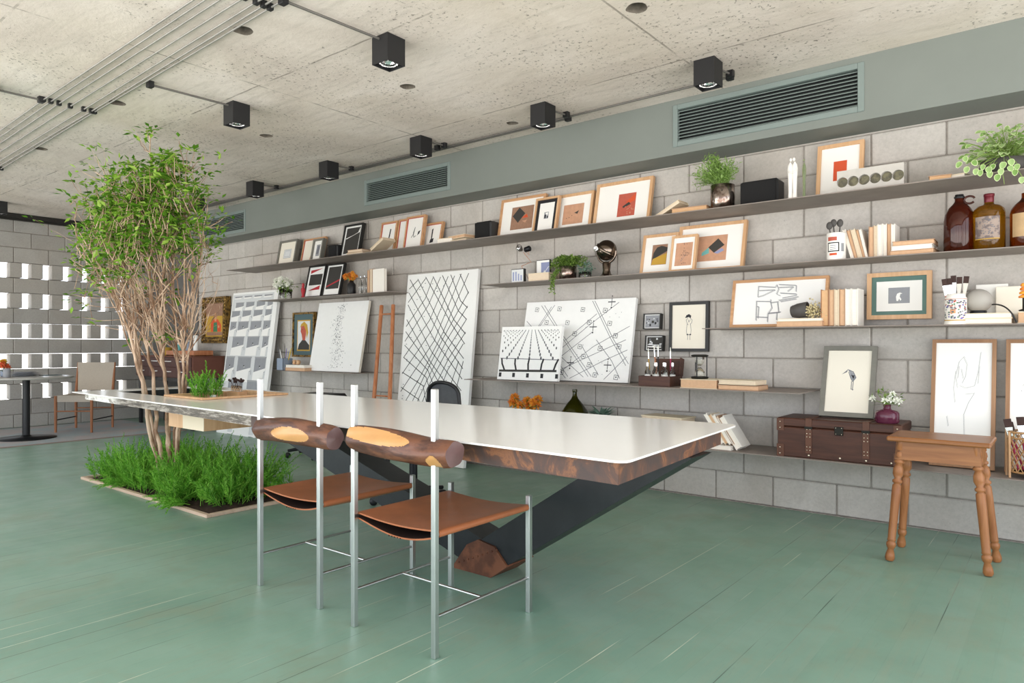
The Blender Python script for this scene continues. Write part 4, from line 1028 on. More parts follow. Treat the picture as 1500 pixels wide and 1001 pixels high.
for i in range(190):
    a = random.uniform(0, 2*PI); rr = random.uniform(.02, .2); hh = random.uniform(.0, .19)*(1.1-rr*2.2)+.0
    q = Vector((cx+.02+math.cos(a)*rr, 4.47+math.sin(a)*rr*.7, zb+hh))
    if q.y > 4.68: q.y = 4.68
    base = Vector((cx+random.gauss(0, .03), 4.5+random.gauss(0, .02), ZA+h*.9)); st.tube(bez(base, (base+q)/2+Vector((0, 0, .05)), q, 5), .0016, 4, 0, False)
    out = Vector((math.cos(a), math.sin(a)*.7-.5, random.uniform(-.7, .3))); round_leaf(q, out, Vector((random.gauss(0, .3), -.8+random.gauss(0, .3), .8)), random.uniform(.010, .021))
for (px, py) in ((1417, 247), (1408, 240), (1462, 258), (1487, 251), (1430, 250), (1471, 240), (1497, 262), (1480, 236), (1425, 238), (1413, 232), (1440, 244), (1448, 247), (1455, 243), (1478, 246), (1436, 252), (1450, 254), (1490, 243), (1466, 250)):
    q = onY(px, py-3, 4.36-.015); base = Vector((cx, 4.45, ZA+h*.95)); mid = Vector(((q.x+cx)/2, 4.38, max(q.z, ZA)+.06)); st.tube(bez(base, mid, q, 7), .0016, 4, 0, False); round_leaf(q, Vector((random.gauss(0, .3), -.25, -1)), Vector((0, -1, .2)), random.uniform(.013, .019))
q = onY(1471, 270, 4.345); st.tube(bez(onY(1466, 250, 4.345), onY(1470, 255, 4.345), q, 6), .0016, 4, 0, False)
T.part('stems', st, M_stem); T.part('foliage', f, [M_pothos, M_pothrim])

# ---- second shelf, right half
def slab_photo(pxl, pxr, pyt, Y, z, lab, art, d=.03):
    cx, r, h = span(pxl, pxr, pyt, Y, z); T = Thing('photo_block', lab, 'photo', (cx, Y, z)); b = MB(); b.box(cx-r, cx+r, Y, Y+d, z, z+h, .003); T.part('block', b, M_blackframe)
    A = Art(2*r-.012, h-.012, ALL); art(A); o = link('print', A.mb.mesh('print', A.mats), T.o); o.location = (-r+.006, -.0006, .006)
def art_sheet(A):
    A.rect(0, 0, 1, 1, M_greyl); random.seed(6); [A.rect(.1+.22*i, .1, .12+.22*i+.1, random.uniform(.4, .92), M_bluep) for i in range(4)]
def art_sheet2(A): A.rect(0, 0, 1, 1, M_white); A.rect(.35, .1, 1, .9, M_bluep); A.poly([(.4, .3), (.6, .55), (.9, .3)], M_greyl); A.line([(.45, .3), (.95, .7)], .004, M_white)
slab_photo(746, 770, 394, 4.47, ZB, 'small black-backed photo block at the left end of the second shelf', art_sheet)
slab_photo(783, 808, 380.5, 4.60, ZB, 'small blue print block standing behind a cream book', art_sheet2, .02)
book_flat('book', 'thick cream book lying left of the creeping plant', 773, 804, 411, 399, 4.46, .14, ZB, pages=M_pages, cover=M_coverg)
# little articulated lamp
pt = lambda x, y, Y=4.62: onY(x, y, Y)
c0 = pt(777, 404); c0.z = ZB; T = Thing('clamp_lamp', 'small chrome articulated lamp with two heads, left of the creeping plant', 'lamp', (c0.x, 4.62, ZB))
b = MB(); b.lathe([(.03, ZB), (.03, ZB+.008), (.008, ZB+.014)], (c0.x, 4.62, 0), 18); T.part('base', b, M_blackm)
b = MB(); b.tube([(c0.x, 4.62, ZB+.01), pt(764, 390), pt(774, 385.5)], .0025, 6); b.tube([pt(764, 390), pt(778, 384), pt(767, 370)], .0025, 6); b.tube([pt(774, 366), pt(775, 374), pt(771, 370)], .002, 6); T.part('arm', b, M_copper)
b = MB(); M = Matrix.Rotation(math.radians(70), 4, 'Y'); b.lathe([(.006, -.03), (.02, -.022), (.032, 0), (.034, .012), (.03, .012), (.012, -.012)], pt(760.5, 364), 20, 0, M, False, True); T.part('lamp_head', b, M_chrome)
b = MB(); M = Matrix.Rotation(math.radians(80), 4, 'Y'); b.lathe([(.014, -.03), (.022, -.026), (.024, .02), (.018, .026)], pt(773, 365), 16, 0, M); T.part('counter_head', b, M_blackm)

random.seed(41)
T, cx, r, h = potted('potted_creeper', 'small-leaved creeping plant in a mirrored pot on the second shelf', 819, 845, 391, 4.51, ZB, M_silver, POT)
f = MB(); f.fix = False
for i in range(130):
    a = random.uniform(0, 2*PI); L = random.uniform(.05, .16); hz = random.uniform(.03, .13); base = Vector((cx, 4.51, ZB+h*.95))
    end = base+Vector((math.cos(a)*L*1.15, math.sin(a)*L*.6, hz*(1-L*2.5)-.02)); end.z = max(end.z, ZB+.01)
    pts = bez(base, base+Vector((math.cos(a)*L*.5, math.sin(a)*L*.3, hz)), end, 7); f.tube(pts, .0012, 3, 0, False)
    for q in pts[1:]:
        for k in range(3): f.leaf(q, Vector((random.gauss(0, 1), random.gauss(0, 1), random.gauss(0, .6))), Vector((random.gauss(0, .5), random.gauss(0, .5), 1)), random.uniform(.012, .022), .011, 0, .2)
for i in range(9):   # trails hanging over the shelf edge
    q0 = onY(805+i*1.6, 398, 4.44); q0.y = 4.45; e = onY(807+random.uniform(-3, 5), random.uniform(408, 430), 4.405); pts = bez(Vector((cx, 4.5, ZB+h)), Vector((q0.x, 4.42, ZB+.09)), e, 12)
    f.tube(pts, .0012, 3, 0, False)
    for q in pts[4:]:
        for k in range(3): f.leaf(q, Vector((random.gauss(0, 1), random.gauss(-.3, 1), random.gauss(-.3, .6))), Vector((random.gauss(0, .5), -1, .5)), random.uniform(.012, .02), .011, 0, .2)
T.part('foliage', f, M_creep)
random.seed(43)
c0 = onY(857, 400, 4.56); T = Thing('eucalyptus_pot', 'blue-green leafy sprig in a squat glass jar, left of the chrome globe', 'potted plant', (c0.x, 4.56, ZB))
b = MB(); b.lathe([(.045, 0), (.05, .01), (.05, .05), (.042, .055), (.042, .01)], (c0.x, 4.56, ZB), 20, 0, None, True, False); T.part('jar', b, M_glass)
f = MB(); f.fix = False; foliage(f, (c0.x, 4.56, ZB+.085), .075, 190, .02, .014, .2, 0, 0, 1, .5, (1, .7, .8)); T.part('foliage', f, M_eucal)
for _ in range(1):
    s = MB(); s.tube([(c0.x, 4.56, ZB+.01), (c0.x, 4.56, ZB+.07)], .004, 6); T.part('stem', s, M_stem)
# chrome globe projector
cx, r, h = span(872, 905, 350.5, 4.56, ZB); T = Thing('globe_lamp', 'polished gunmetal globe lamp on a waisted foot, middle of the second shelf', 'lamp', (cx, 4.56, ZB))
gz = ZB+h-r; b = MB(); b.ball((cx, 4.56, gz), r*.92, 30, 20); T.part('globe', b, M_gunm)
b = MB(); M = Matrix.Rotation(math.radians(-62), 4, 'X') @ Matrix.Rotation(math.radians(-8), 4, 'Y')
b.lathe([(r*.93, -.012), (r*1.0, -.008), (r*1.02, .008), (r*.93, .012)], (cx, 4.56, gz), 30, 0, Matrix.Rotation(math.radians(38), 4, 'Y'), False, False); T.part('rim_band', b, M_gunm)
b = MB(); kx = Matrix.Rotation(PI/2, 4, 'X'); b.lathe([(.022, 0), (.022, .014), (.015, .02), (.012, .008)], (cx-r*.55, 4.56-r*.72, gz+r*.12), 16, 0, kx); T.part('knob', b, M_chrome)
b = MB(); b.tube(bez((cx+r*.95, 4.56, gz-.01), (cx+r*.9, 4.56, gz-r*1.0), (cx+.01, 4.56, gz-r*1.12), 8), .009, 8); b.tube(bez((cx-r*.95, 4.56, gz-.01), (cx-r*.9, 4.56, gz-r*1.0), (cx-.01, 4.56, gz-r*1.12), 8), .009, 8); T.part('yoke', b, M_gunm)
b = MB(); b.lathe([(.075, ZB), (.075, ZB+.008), (.05, ZB+.014), (.034, ZB+.03), (.028, ZB+.055), (.034, gz-r*1.12), (.012, gz-r*1.0)], (cx, 4.56, 0), 24); T.part('foot', b, M_gunm)

# jar of spoons
cx, r, h = span(1212, 1238, 342, 4.50, ZB); T = Thing('utensil_jar', 'white label-printed jar left of the slanting books, second shelf', 'jar', (cx, 4.50, ZB))
b = MB(); b.lathe([(r*.97, 0), (r, .006), (r, h-.006), (r*.97, h), (r*.88, h), (r*.86, .03)], (cx, 4.5, ZB), 28, 0, None, True, False); T.part('jar', b, M_potw)
def band(T, name, cx, cy, R, z0, z1, a0, a1, m, n=10):
    q = MB(); q.fix = False; vs = []
    for k in range(n+1):
        w = a0+(a1-a0)*k/n; vs += [(cx+R*math.sin(w), cy-R*math.cos(w), z0), (cx+R*math.sin(w), cy-R*math.cos(w), z1)]
    q.add(vs, [(2*k, 2*k+2, 2*k+3, 2*k+1) for k in range(n)], 0, True); return T.part(name, q, m)
band(T, 'label', cx, 4.5, r+.0008, ZB+h*.3, ZB+h*.64, -.75, .55, M_ink); band(T, 'label', cx, 4.5, r+.0014, ZB+h*.34, ZB+h*.6, -.62, .42, M_potw); band(T, 'label', cx, 4.5, r+.001, ZB+h*.7, ZB+h*.84, -.7, .3, M_redp); band(T, 'label', cx, 4.5, r+.001, ZB+h*.17, ZB+h*.25, -.5, .3, M_orange); band(T, 'label', cx, 4.5, r+.001, ZB+h*.3, ZB+h*.6, .75, 1.1, M_greyp)
for u in range(3): band(T, 'label', cx, 4.5, r+.0018, ZB+h*(.38+.07*u), ZB+h*(.4+.07*u), -.4, .2, M_ink2)
for i, (px, py, nm) in enumerate(((1215, 331, 'left'), (1221, 327, 'middle'), (1230.5, 327, 'right'))):
    e = onY(px, py, 4.49+.012*i); S = Thing('ladle', 'dark ladle in the label-printed jar, %s of the three' % nm, 'utensil', (cx+(-.01+.01*i), 4.50, ZB+.032), 'dark ladles in the printed jar')
    q = MB(); q.tube([(cx+(-.01+.01*i), 4.50, ZB+.034), e-Vector((0, 0, .02))], .004, 6); S.part('handle', q, M_pot)
    q = MB(); q.ball(e, .022, 14, 8, 0, (.85, .45, 1.1)); S.part('bowl', q, M_pot)

# books beside it
def book_row(items, Y, z, d, lab, group, lean=0):
    for i, (p0, p1, pt_, pg, cv, tilt, nm) in enumerate(items):
        a, b_ = onY(p0, 380, Y), onY(p1, 380, Y); t = (b_.x-a.x)*.96; h = onY((p0+p1)/2, pt_, Y).z-z; cx = (a.x+b_.x)/2
        book('book', lab % nm, (cx, Y+d/2, z+abs(math.sin(tilt))*t/2), t, d, h, (0, tilt, 0), pg, cv, group)
nth = ['first', 'second', 'third', 'fourth', 'fifth', 'sixth', 'seventh']
leans = [(1246.5, 1251.5, 334), (1251.6, 1257, 335), (1257.2, 1264, 334), (1264.2, 1268, 334.5), (1268.2, 1272, 334)]
book_row([(p0, p1, t, [M_pagesw, M_pageso, M_pages, M_pageso, M_pagesw][i], [M_coverw, M_coverk, M_coverg, M_coverk, M_coverw][i], math.radians(-15+i*.6), nth[i]) for i, (p0, p1, t) in enumerate(leans)], 4.52, ZB, .15, '%s from the left of the slanting books beside the printed jar', 'books on the second shelf')
ups = [(1272.3, 1280, 331.5), (1280.2, 1285, 330), (1285.2, 1293, 328), (1293.2, 1299, 328), (1299.2, 1305, 327.5), (1305.2, 1311, 328)]
book_row([(p0, p1, t, [M_pageso, M_pages, M_pagesw, M_pagesw, M_pageso, M_pagesw][i], [M_coverk, M_coverg, M_coverw, M_coverw, M_coverk, M_coverw][i], 0, nth[i]) for i, (p0, p1, t) in enumerate(ups)], 4.52, ZB, .15, '%s from the left of the upright books, second shelf', 'books on the second shelf')
z = ZB
for i, (p0, p1, pg, cv) in enumerate(((1303, 1369, M_pageso, M_coverk), (1305, 1366, M_pagesw, M_coverw), (1306, 1368, M_pageso, M_coverk))):
    a, b_ = onY(p0, 368, 4.46), onY(p1, 368, 4.46); t = (.029, .026, .026)[i]
    T = Thing('book', '%s of three books lying flat left of the brown jug' % ('bottom one', 'middle one', 'top one')[i], 'book', ((a.x+b_.x)/2, 4.55, z), 'flat pile by the brown jug', (0, 0, .03*(i-1))); w = b_.x-a.x
    p = MB(); p.box(-w/2+.004, w/2-.004, -.085, .085, .003, t-.003, .0015); T.part('page_block', p, pg, world=False)
    p = MB(); p.box(-w/2, w/2, -.088, .088, 0, .003); p.box(-w/2, w/2, -.088, .088, t-.003, t); p.box(-w/2, w/2, .085, .088, .003, t-.003); T.part('cover', p, cv, world=False); z += t

# amber bottles
cx, r, h = span(1385.5, 1425, 285.5, 4.56, ZB); T = Thing('glass_jug', 'dark brown glass jug with a small ring handle, left of the labelled bottles', 'bottle', (cx, 4.56, ZB))
b = MB(); b.lathe([(r*.9, 0), (r, .012), (r, h*.55), (r*.93, h*.66), (r*.7, h*.77), (r*.42, h*.84), (r*.3, h*.88), (r*.28, h*.95)], (cx, 4.56, ZB), 32); T.part('body', b, M_amberd)
b = MB(); b.lathe([(r*.3, h*.93), (r*.34, h*.945), (r*.34, h*.97), (r*.28, h*.975), (r*.28, h)], (cx, 4.56, ZB), 24); T.part('stopper', b, M_black)
b = MB(); b.tube([(cx+r*(.3+.33*(1-math.cos(w))), 4.56, ZB+h*.895+r*.27*math.sin(w)) for w in [PI*.9-2*PI*.85*k/16 for k in range(17)]], .006, 8); T.part('ring_handle', b, M_amberd)
cx, r, h = span(1428.5, 1469, 284.5, 4.56, ZB); T = Thing('glass_bottle', 'honey-coloured glass bottle with a dark ornate label and wine-red cap', 'bottle', (cx, 4.56, ZB))
b = MB(); b.lathe([(r*.92, 0), (r, .01), (r, h*.66), (r*.93, h*.73), (r*.72, h*.785), (r*.36, h*.81), (r*.3, h*.84), (r*.3, h*.9)], (cx, 4.56, ZB), 32); T.part('body', b, M_amberl)
b = MB(); b.lathe([(r*.31, h*.85), (r*.31, h*.955), (r*.34, h*.96), (r*.34, h), (1e-5, h)], (cx, 4.56, ZB), 20); T.part('cap', b, M_wine)
band(T, 'label', cx, 4.56, r+.001, ZB+h*.19, ZB+h*.58, -.85, .75, M_label, 14); band(T, 'label', cx, 4.56, r+.0016, ZB+h*.185, ZB+h*.2, -.85, .75, M_gold, 14)
random.seed(3); q = MB(); q.fix = False
for i in range(46):
    w = random.uniform(-.5, .4); v = random.uniform(.27, .54); e = .05; R_ = r+.0024
    q.add([(cx+R_*math.sin(w+e*math.cos(k*2.1+i)), 4.56-R_*math.cos(w+e*math.cos(k*2.1+i)), ZB+h*(v+.012*math.sin(k*2.1+i))) for k in range(3)], [(0, 1, 2)])
T.part('label_ornament', q, M_ink2)
cx, r, h = span(1483.5, 1524, 283, 4.56, ZB); T = Thing('glass_bottle', 'amber glass bottle with a tan label, cut by the right edge', 'bottle', (cx, 4.56, ZB))
b = MB(); b.lathe([(r*.92, 0), (r, .01), (r, h*.64), (r*.93, h*.72), (r*.72, h*.8), (r*.38, h*.88), (r*.3, h*.92), (r*.3, h)], (cx, 4.56, ZB), 32); T.part('body', b, M_amber)
band(T, 'label', cx, 4.56, r+.001, ZB+h*.2, ZB+h*.62, -.9, .8, M_labell, 14)

# ---- upper left shelf
random.seed(51)
cx, r, h = span(409, 428, 424, 4.52, ZF); T = Thing('flower_vase', 'bunch of white flowers in a clear glass on the upper left shelf', 'vase', (cx, 4.52, ZF))
h = max(h, .1); b = MB(); b.lathe([(r*.8, 0), (r*.9, .006), (r, h), (r*.93, h), (r*.8, .012)], (cx, 4.52, ZF), 20, 0, None, True, False); T.part('glass', b, M_glass)
f = MB(); f.fix = False; fl_ = MB(); st = MB(); st.fix = False
for i in range(34):
    a = random.uniform(0, 2*PI); rr = random.uniform(.02, .13); e = Vector((cx+math.cos(a)*rr, 4.50+math.sin(a)*rr*.8, ZF+h+random.uniform(.02, .13)*(1.15-rr*3.5)))
    st.tube(bez((cx, 4.52, ZF+.01), (cx+.3*(e.x-cx), 4.52, ZF+h), e, 5), .0018, 4, 0, False)
    if i < 30:
        flower(T, e+Vector((0, -.02, .01)), .03, M_petw)
    foliage(f, e-Vector((0, -.01, .03)), .03, 5, .045, .014, .1)
T.part('stems', st, M_stem); T.part('leaves', f, M_creep)
def small_figure(name, lab, pxc, wpx, pyt, Y, z, m):
    cx, r, h = span(pxc-wpx/2, pxc+wpx/2, pyt, Y, z); T = Thing(name, lab, 'figurine', (cx, Y, z)); b = MB()
    b.lathe([(r*.8, 0), (r*.85, .05*h), (r*.55, .2*h), (r*.9, .45*h), (r*.95, .6*h), (r*.45, .72*h), (r*.6, .8*h), (r*.68, .9*h), (r*.3, h)], (cx, Y, z), 18); T.part('body', b, m)
    b = MB(); b.ball((cx-r*.3, Y-r*.55, z+h*.87), r*.14, 8, 6); b.ball((cx+r*.3, Y-r*.55, z+h*.87), r*.14, 8, 6); T.part('eyes', b, M_potw)
small_figure('red_figurine', 'small red figurine left of the red-and-black prints', 444, 6.5, 415, 4.52, ZF, M_red)
random.seed(52)
cx, r, h = span(509, 521, 411, 4.52, ZF); T = Thing('black_vase', 'small black vase of orange flowers on the upper left shelf', 'vase', (cx, 4.52, ZF))
b = MB(); b.lathe([(r*.85, 0), (r, .01), (r, h*.7), (r*.6, h*.85), (r*.45, h), (r*.4, h*.95)], (cx, 4.52, ZF), 20); T.part('vase', b, M_black)
f = MB(); g = MB(); g.fix = False
for i in range(16):
    e = Vector((cx+random.gauss(0, .045), 4.52+random.gauss(0, .03), ZF+h+random.uniform(.0, .075))); g.tube([(cx, 4.52, ZF+h*.9), e], .0018, 4, 0, False)
    flower(T, e, .024, M_peto)
T.part('stems', g, M_stem)
for i, (p0, p1, pt_) in enumerate(((525.5, 531, 405), (531.5, 537, 404))):
    cx, r, h = span(p0, p1, pt_, 4.50+.03*i, ZF); T = Thing('glass_bottle', 'clear glass bottle beside the black vase, %s of two' % ('left', 'right')[i], 'bottle', (cx, 4.5+.03*i, ZF), 'clear bottles on the upper left shelf')
    b = MB(); b.lathe([(r*.9, 0), (r, .008), (r, h*.6), (r*.5, h*.75), (r*.4, h*.95)], (cx, 4.5+.03*i, ZF), 18); T.part('body', b, M_glass)
    b = MB(); b.lathe([(r*.42, h*.93), (r*.42, h)], (cx, 4.5+.03*i, ZF), 14); T.part('stopper', b, M_chrome)
for i, (p0, p1, pt_, pg, cv, nm) in enumerate(((538, 541, 396, M_pageso, M_coverk, 'tan book upright beside the clear bottles'), (541.2, 545.5, 394, M_pages, M_coverk, 'orange-brown book upright between a tan and a white one'), )):
    a, b_ = onY(p0, 410, 4.53), onY(p1, 410, 4.53); h = onY(p0, pt_, 4.53).z-ZF; book('book', nm, ((a.x+b_.x)/2, 4.61, ZF), b_.x-a.x, .16, h, (0, 0, 0), pg, cv)
a, b_ = onY(546, 410, 4.50), onY(562.5, 410, 4.50); T = Thing('book', 'white book turned cover outward at the right of the upper left shelf', 'book', ((a.x+b_.x)/2, 4.52, ZF)); w = b_.x-a.x; h = onY(554, 394, 4.50).z-ZF
b = MB(); b.box(a.x+.003, b_.x-.003, 4.504, 4.53, ZF+.003, ZF+h-.003); T.part('page_block', b, M_pagesw); b = MB(); b.box(a.x, b_.x, 4.5, 4.504, ZF, ZF+h); b.box(a.x, b_.x, 4.53, 4.534, ZF, ZF+h); b.box(a.x, a.x+.003, 4.504, 4.53, ZF, ZF+h); T.part('cover', b, M_coverw)

# ---- short shelf
cx, r, h = span(409, 425, 525, 4.51, ZE); T = Thing('pencil_cup', 'grey-blue square cup of pens left of the small portrait', 'cup', (cx, 4.51, ZE))
b = MB(); b.box(cx-r, cx+r, 4.51-r, 4.51+r, ZE, ZE+.005)
for q in ((cx-r, cx-r+.004, 4.51-r, 4.51+r), (cx+r-.004, cx+r, 4.51-r, 4.51+r), (cx-r, cx+r, 4.51-r, 4.51-r+.004), (cx-r, cx+r, 4.51+r-.004, 4.51+r)): b.box(q[0], q[1], q[2], q[3], ZE, ZE+h)
T.part('cup', b, M_bluecup)
random.seed(61)
for i, (px, py, m, nm) in enumerate(((406.5, 507, M_ink2, 'thin dark pen leaning far left'), (410, 512, M_white, 'white stubby pen'), (417, 503, M_ink, 'tall thin black pen'), (420, 510, M_violet, 'violet pen'), (427, 510, M_yellow, 'yellow marker leaning right'), (423, 514, M_bluep, 'blue-grey pen'))):
    e = onY(px, py, 4.50+.008*i); s0 = Vector((cx+(-.6+.24*i)*r, 4.505+.006*(i % 3), ZE+.008)); S = Thing('pen', nm+' in the grey-blue square cup', 'pen', s0, 'pens in the grey-blue cup')
    rd = .006 if m in (M_white, M_yellow) else .0035; q = MB(); q.tube([s0, s0+(e-s0)*.86], rd, 8); S.part('barrel', q, m); q = MB(); q.tube([s0+(e-s0)*.86, e], [rd*1.1, rd*.4], 8); S.part('cap', q, m)
z1 = ZE
a, b_ = onY(417, 540, 4.47), onY(446, 540, 4.47)
for i, (m, cv, t) in enumerate(((M_pageso, M_coverk, .036), (M_pagesw, M_coverw, .03))):
    w = b_.x-a.x-.02*i; T = Thing('book', ('thicker tan book lying under a white one on the short shelf', 'white book lying on a tan one on the short shelf')[i], 'book', ((a.x+b_.x)/2, 4.56, z1), 'books lying on the short shelf')
    p = MB(); p.box(-w/2+.004, w/2-.004, -.085, .08, .003, t-.003, .001); T.part('page_block', p, m, world=False); p = MB(); p.box(-w/2, w/2, -.088, .088, 0, .003); p.box(-w/2, w/2, -.088, .088, t-.003, t); p.box(-w/2, w/2, .08, .088, .003, t-.003); T.part('cover', p, cv, world=False); z1 += t
for i, px in enumerate((431.5, 436.8)):
    e = onY(px, 528, 4.53); T = Thing('wooden_spool', 'pale wooden ball spool on the flat books, %s of two' % ('left', 'right')[i], 'ornament', (e.x, 4.53, z1), 'wooden spools on the short shelf')
    b = MB(); b.ball((e.x, 4.53, z1+.028), .028, 16, 10); T.part('ball', b, M_oakv); b = MB(); b.lathe([(.008, 0), (.008, .002)], (e.x, 4.53-.0275, z1+.03), 10, 0, Matrix.Rotation(PI/2, 4, 'X')); T.part('bore', b, M_darkp)

# ---- middle shelf: paint box, hourglass, books
x0, x1 = onY(935, 565, 4.40).x, onY(981, 565, 4.40).x; y0, y1 = 4.40, 4.60; zt = onY(950, 551, 4.40).z
T = Thing('paint_box', 'open brown wooden box holding small bottles on the middle shelf', 'box', ((x0+x1)/2, 4.5, ZD))
b = MB(); t = .01; b.box(x0, x1, y0, y0+t, ZD, zt, .002); b.box(x0, x1, y1-t, y1, ZD, zt, .002); b.box(x0, x0+t, y0+t, y1-t, ZD, zt); b.box(x1-t, x1, y0+t, y1-t, ZD, zt); b.box(x0+t, x1-t, y0+t, y1-t, ZD, ZD+.008); T.part('box', b, M_trunkw)
b = MB(); M = Matrix.Translation((0, y1+.004, zt-.005)) @ Matrix.Rotation(math.radians(-12), 4, 'X'); b.box(x0+.02, x1, -.008, .008, 0, .125, .002, 0, M); b.box(x1-.01, x1, -.05, -.008, .0, .125, .002, 0, M); T.part('lid', b, M_trunkw)
random.seed(71)
bx = [x0+.036+(x1-x0-.072)*i/5 for i in range(6)]
for i, x in enumerate(bx):
    y = 4.47+(.05 if i % 2 else 0); T = Thing('paint_bottle', '%s from the left of the small clear bottles in the wooden box' % nth[i], 'bottle', (x, y, ZD+.0085), 'clear bottles in the wooden box')
    b = MB(); z_ = ZD+.0085; b.lathe([(.019, z_), (.02, z_+.006), (.02, z_+.09), (.011, z_+.11), (.01, z_+.135)], (x, y, 0), 16); T.part('bottle', b, M_glass)
    b = MB(); b.lathe([(.011, z_+.13), (.011, z_+.155)], (x, y, 0), 12); T.part('cap', b, M_chrome)
    b = MB(); b.lathe([(.0205, z_+.02), (.0205, z_+.07)], (x, y, 0), 16, 0, None, False, False); T.part('label', b, M_paper)
for i, (p0, p1, pt_, m, nm) in enumerate(((952, 949.5, 510, M_gold, 'ochre-handled'), (962, 958, 506, M_copper, 'copper-handled'), (964.5, 964, 505, M_ink, 'black-handled'), (983, 982, 509, M_magenta, 'magenta-handled'))):
    s0 = onY(p0, 545, 4.50+.012*i); s0.z = ZD+.0088; e = onY(p1, pt_, 4.50+.012*i); d = e-s0; S = Thing('paint_brush', nm+' paint brush standing in the wooden paint box', 'brush', s0, 'brushes in the wooden box')
    q = MB(); q.tube([s0, s0+d*.45, s0+d*.7], [.003, .006, .004], 8); S.part('handle', q, m); q = MB(); q.tube([s0+d*.7, s0+d*.88], .005, 8); S.part('ferrule', q, M_chrome); q = MB(); q.tube([s0+d*.88, e], [.005, .002], 8); S.part('bristles', q, M_petw)
bk1 = book_flat('book', 'thick tan book lying under the hourglass', 996, 1050, 570.5, 557, 4.36, .2, ZD, pages=M_pageso, cover=M_coverg)
book_flat('book', 'lower of two tan books lying right of the hourglass', 1051, 1111, 570.5, 563.5, 4.36, .18, ZD, pages=M_pageso, cover=M_coverk, group='tan books by the hourglass')
book_flat('book', 'upper of two tan books lying right of the hourglass', 1052, 1108, 563.5, 557, 4.36, .18, ZD+.0345, -.03, pages=M_pages, cover=M_coverg, group='tan books by the hourglass')
zt = bk1.top; cx, r, h = span(1012, 1038, 519.5, 4.45, zt); T = Thing('hourglass', 'hourglass with dark wooden ends standing on a tan book', 'hourglass', (cx, 4.45, zt))
b = MB(); b.lathe([(r*.85, 0), (r*.95, .006), (r, .012), (r*.8, .016)], (cx, 4.45, zt), 24); T.part('end_plate', b, M_iron); b = MB(); b.lathe([(r*.8, h-.016), (r*.95, h-.012), (r*.95, h-.004), (r*.7, h)], (cx, 4.45, zt), 24); T.part('end_plate', b, M_iron)
b = MB(); b.lathe([(r*.5, .016), (r*.55, .03), (r*.52, h*.3), (r*.25, h*.44), (.004, h*.5), (r*.25, h*.56), (r*.52, h*.7), (r*.55, h-.03), (r*.5, h-.016)], (cx, 4.45, zt), 24); T.part('glass_bulbs', b, M_glass)
b = MB(); b.lathe([(r*.48, .019), (r*.48, .03), (r*.2, .045), (1e-5, .055)], (cx, 4.45, zt), 20); b.lathe([(r*.25, h*.62), (r*.48, h*.74), (r*.48, h*.8), (1e-5, h*.8)], (cx, 4.45, zt), 20); T.part('sand', b, M_sand)
for k in range(3):
    w = PI/6+k*2*PI/3; b = MB(); b.tube([(cx+r*.78*math.cos(w), 4.45+r*.78*math.sin(w), zt+.012), (cx+r*.78*math.cos(w), 4.45+r*.78*math.sin(w), zt+h-.012)], .0035, 8); T.part('post', b, M_blackm)

# ---- eye-level shelf
zz = ZC
for i, (p0, p1, t, pg, cv, nm) in enumerate(((1138, 1206, .034, M_pageso, M_coverk, 'orange-edged book lying under the tipped flower pot'), (1140, 1205, .018, M_pagesw, M_coverg, 'thin white book directly under the tipped flower pot'))):
    a, b_ = onY(p0, 474, 4.48), onY(p1, 474, 4.48); w = b_.x-a.x; T = Thing('book', nm, 'book', ((a.x+b_.x)/2, 4.525, zz), 'books under the tipped pot')
    p = MB(); p.box(-w/2+.004, w/2-.004, -.062, .058, .003, t-.003, .001); T.part('page_block', p, pg, world=False); p = MB(); p.box(-w/2, w/2, -.064, .064, 0, .003); p.box(-w/2, w/2, -.064, .064, t-.003, t); p.box(-w/2, w/2, .058, .064, .003, t-.003); T.part('cover', p, cv, world=False); zz += t
random.seed(81)
e = onY(1172, 456, 4.54); rr = .045; T = Thing('tipped_flower_pot', 'dark pot lying on its side, spilling dried cream flowers onto books', 'potted plant', (e.x, 4.54, zz))
M = Matrix.Rotation(math.radians(82), 4, 'Y'); b = MB(); b.lathe([(.026, -.055), (.036, -.05), (.046, -.01), (.048, .05), (.043, .05), (.04, -.04)], (e.x, 4.54, zz+.0515), 24, 0, M, True, False); T.part('pot', b, M_pot)
f = MB()
for i in range(150):
    q = Vector((e.x+.05+abs(random.gauss(.015, .035)), 4.53+random.gauss(0, .03), zz+.05+random.gauss(0, .024))); q.z = max(q.z, zz+.006); f.ball(q, random.uniform(.004, .007), 6, 4)
T.part('dried_flowers', f, M_dry)
rows = [(1202, 1214, 424.5), (1214.2, 1222, 424), (1222.2, 1229, 424), (1229.2, 1238, 423.5), (1238.2, 1247, 423), (1247.2, 1257, 423)]
pgs = [M_tanbook, M_pageso, M_pages, M_pageso, M_pagesw, M_pagesw]; cvs = [M_coverd, M_coverk, M_coverg, M_coverk, M_coverw, M_coverw]
for i, (p0, p1, pt_) in enumerate(rows):
    a, b_ = onY(p0, 450, 4.50), onY(p1, 450, 4.50); h = onY(p0, pt_, 4.50).z-ZC
    book('book', '%s from the left of the upright books beside the tipped pot' % nth[i], ((a.x+b_.x)/2, 4.575, ZC), (b_.x-a.x)*.97, .15, h, (0, 0, 0), pgs[i], cvs[i], 'upright books on the eye-level shelf')
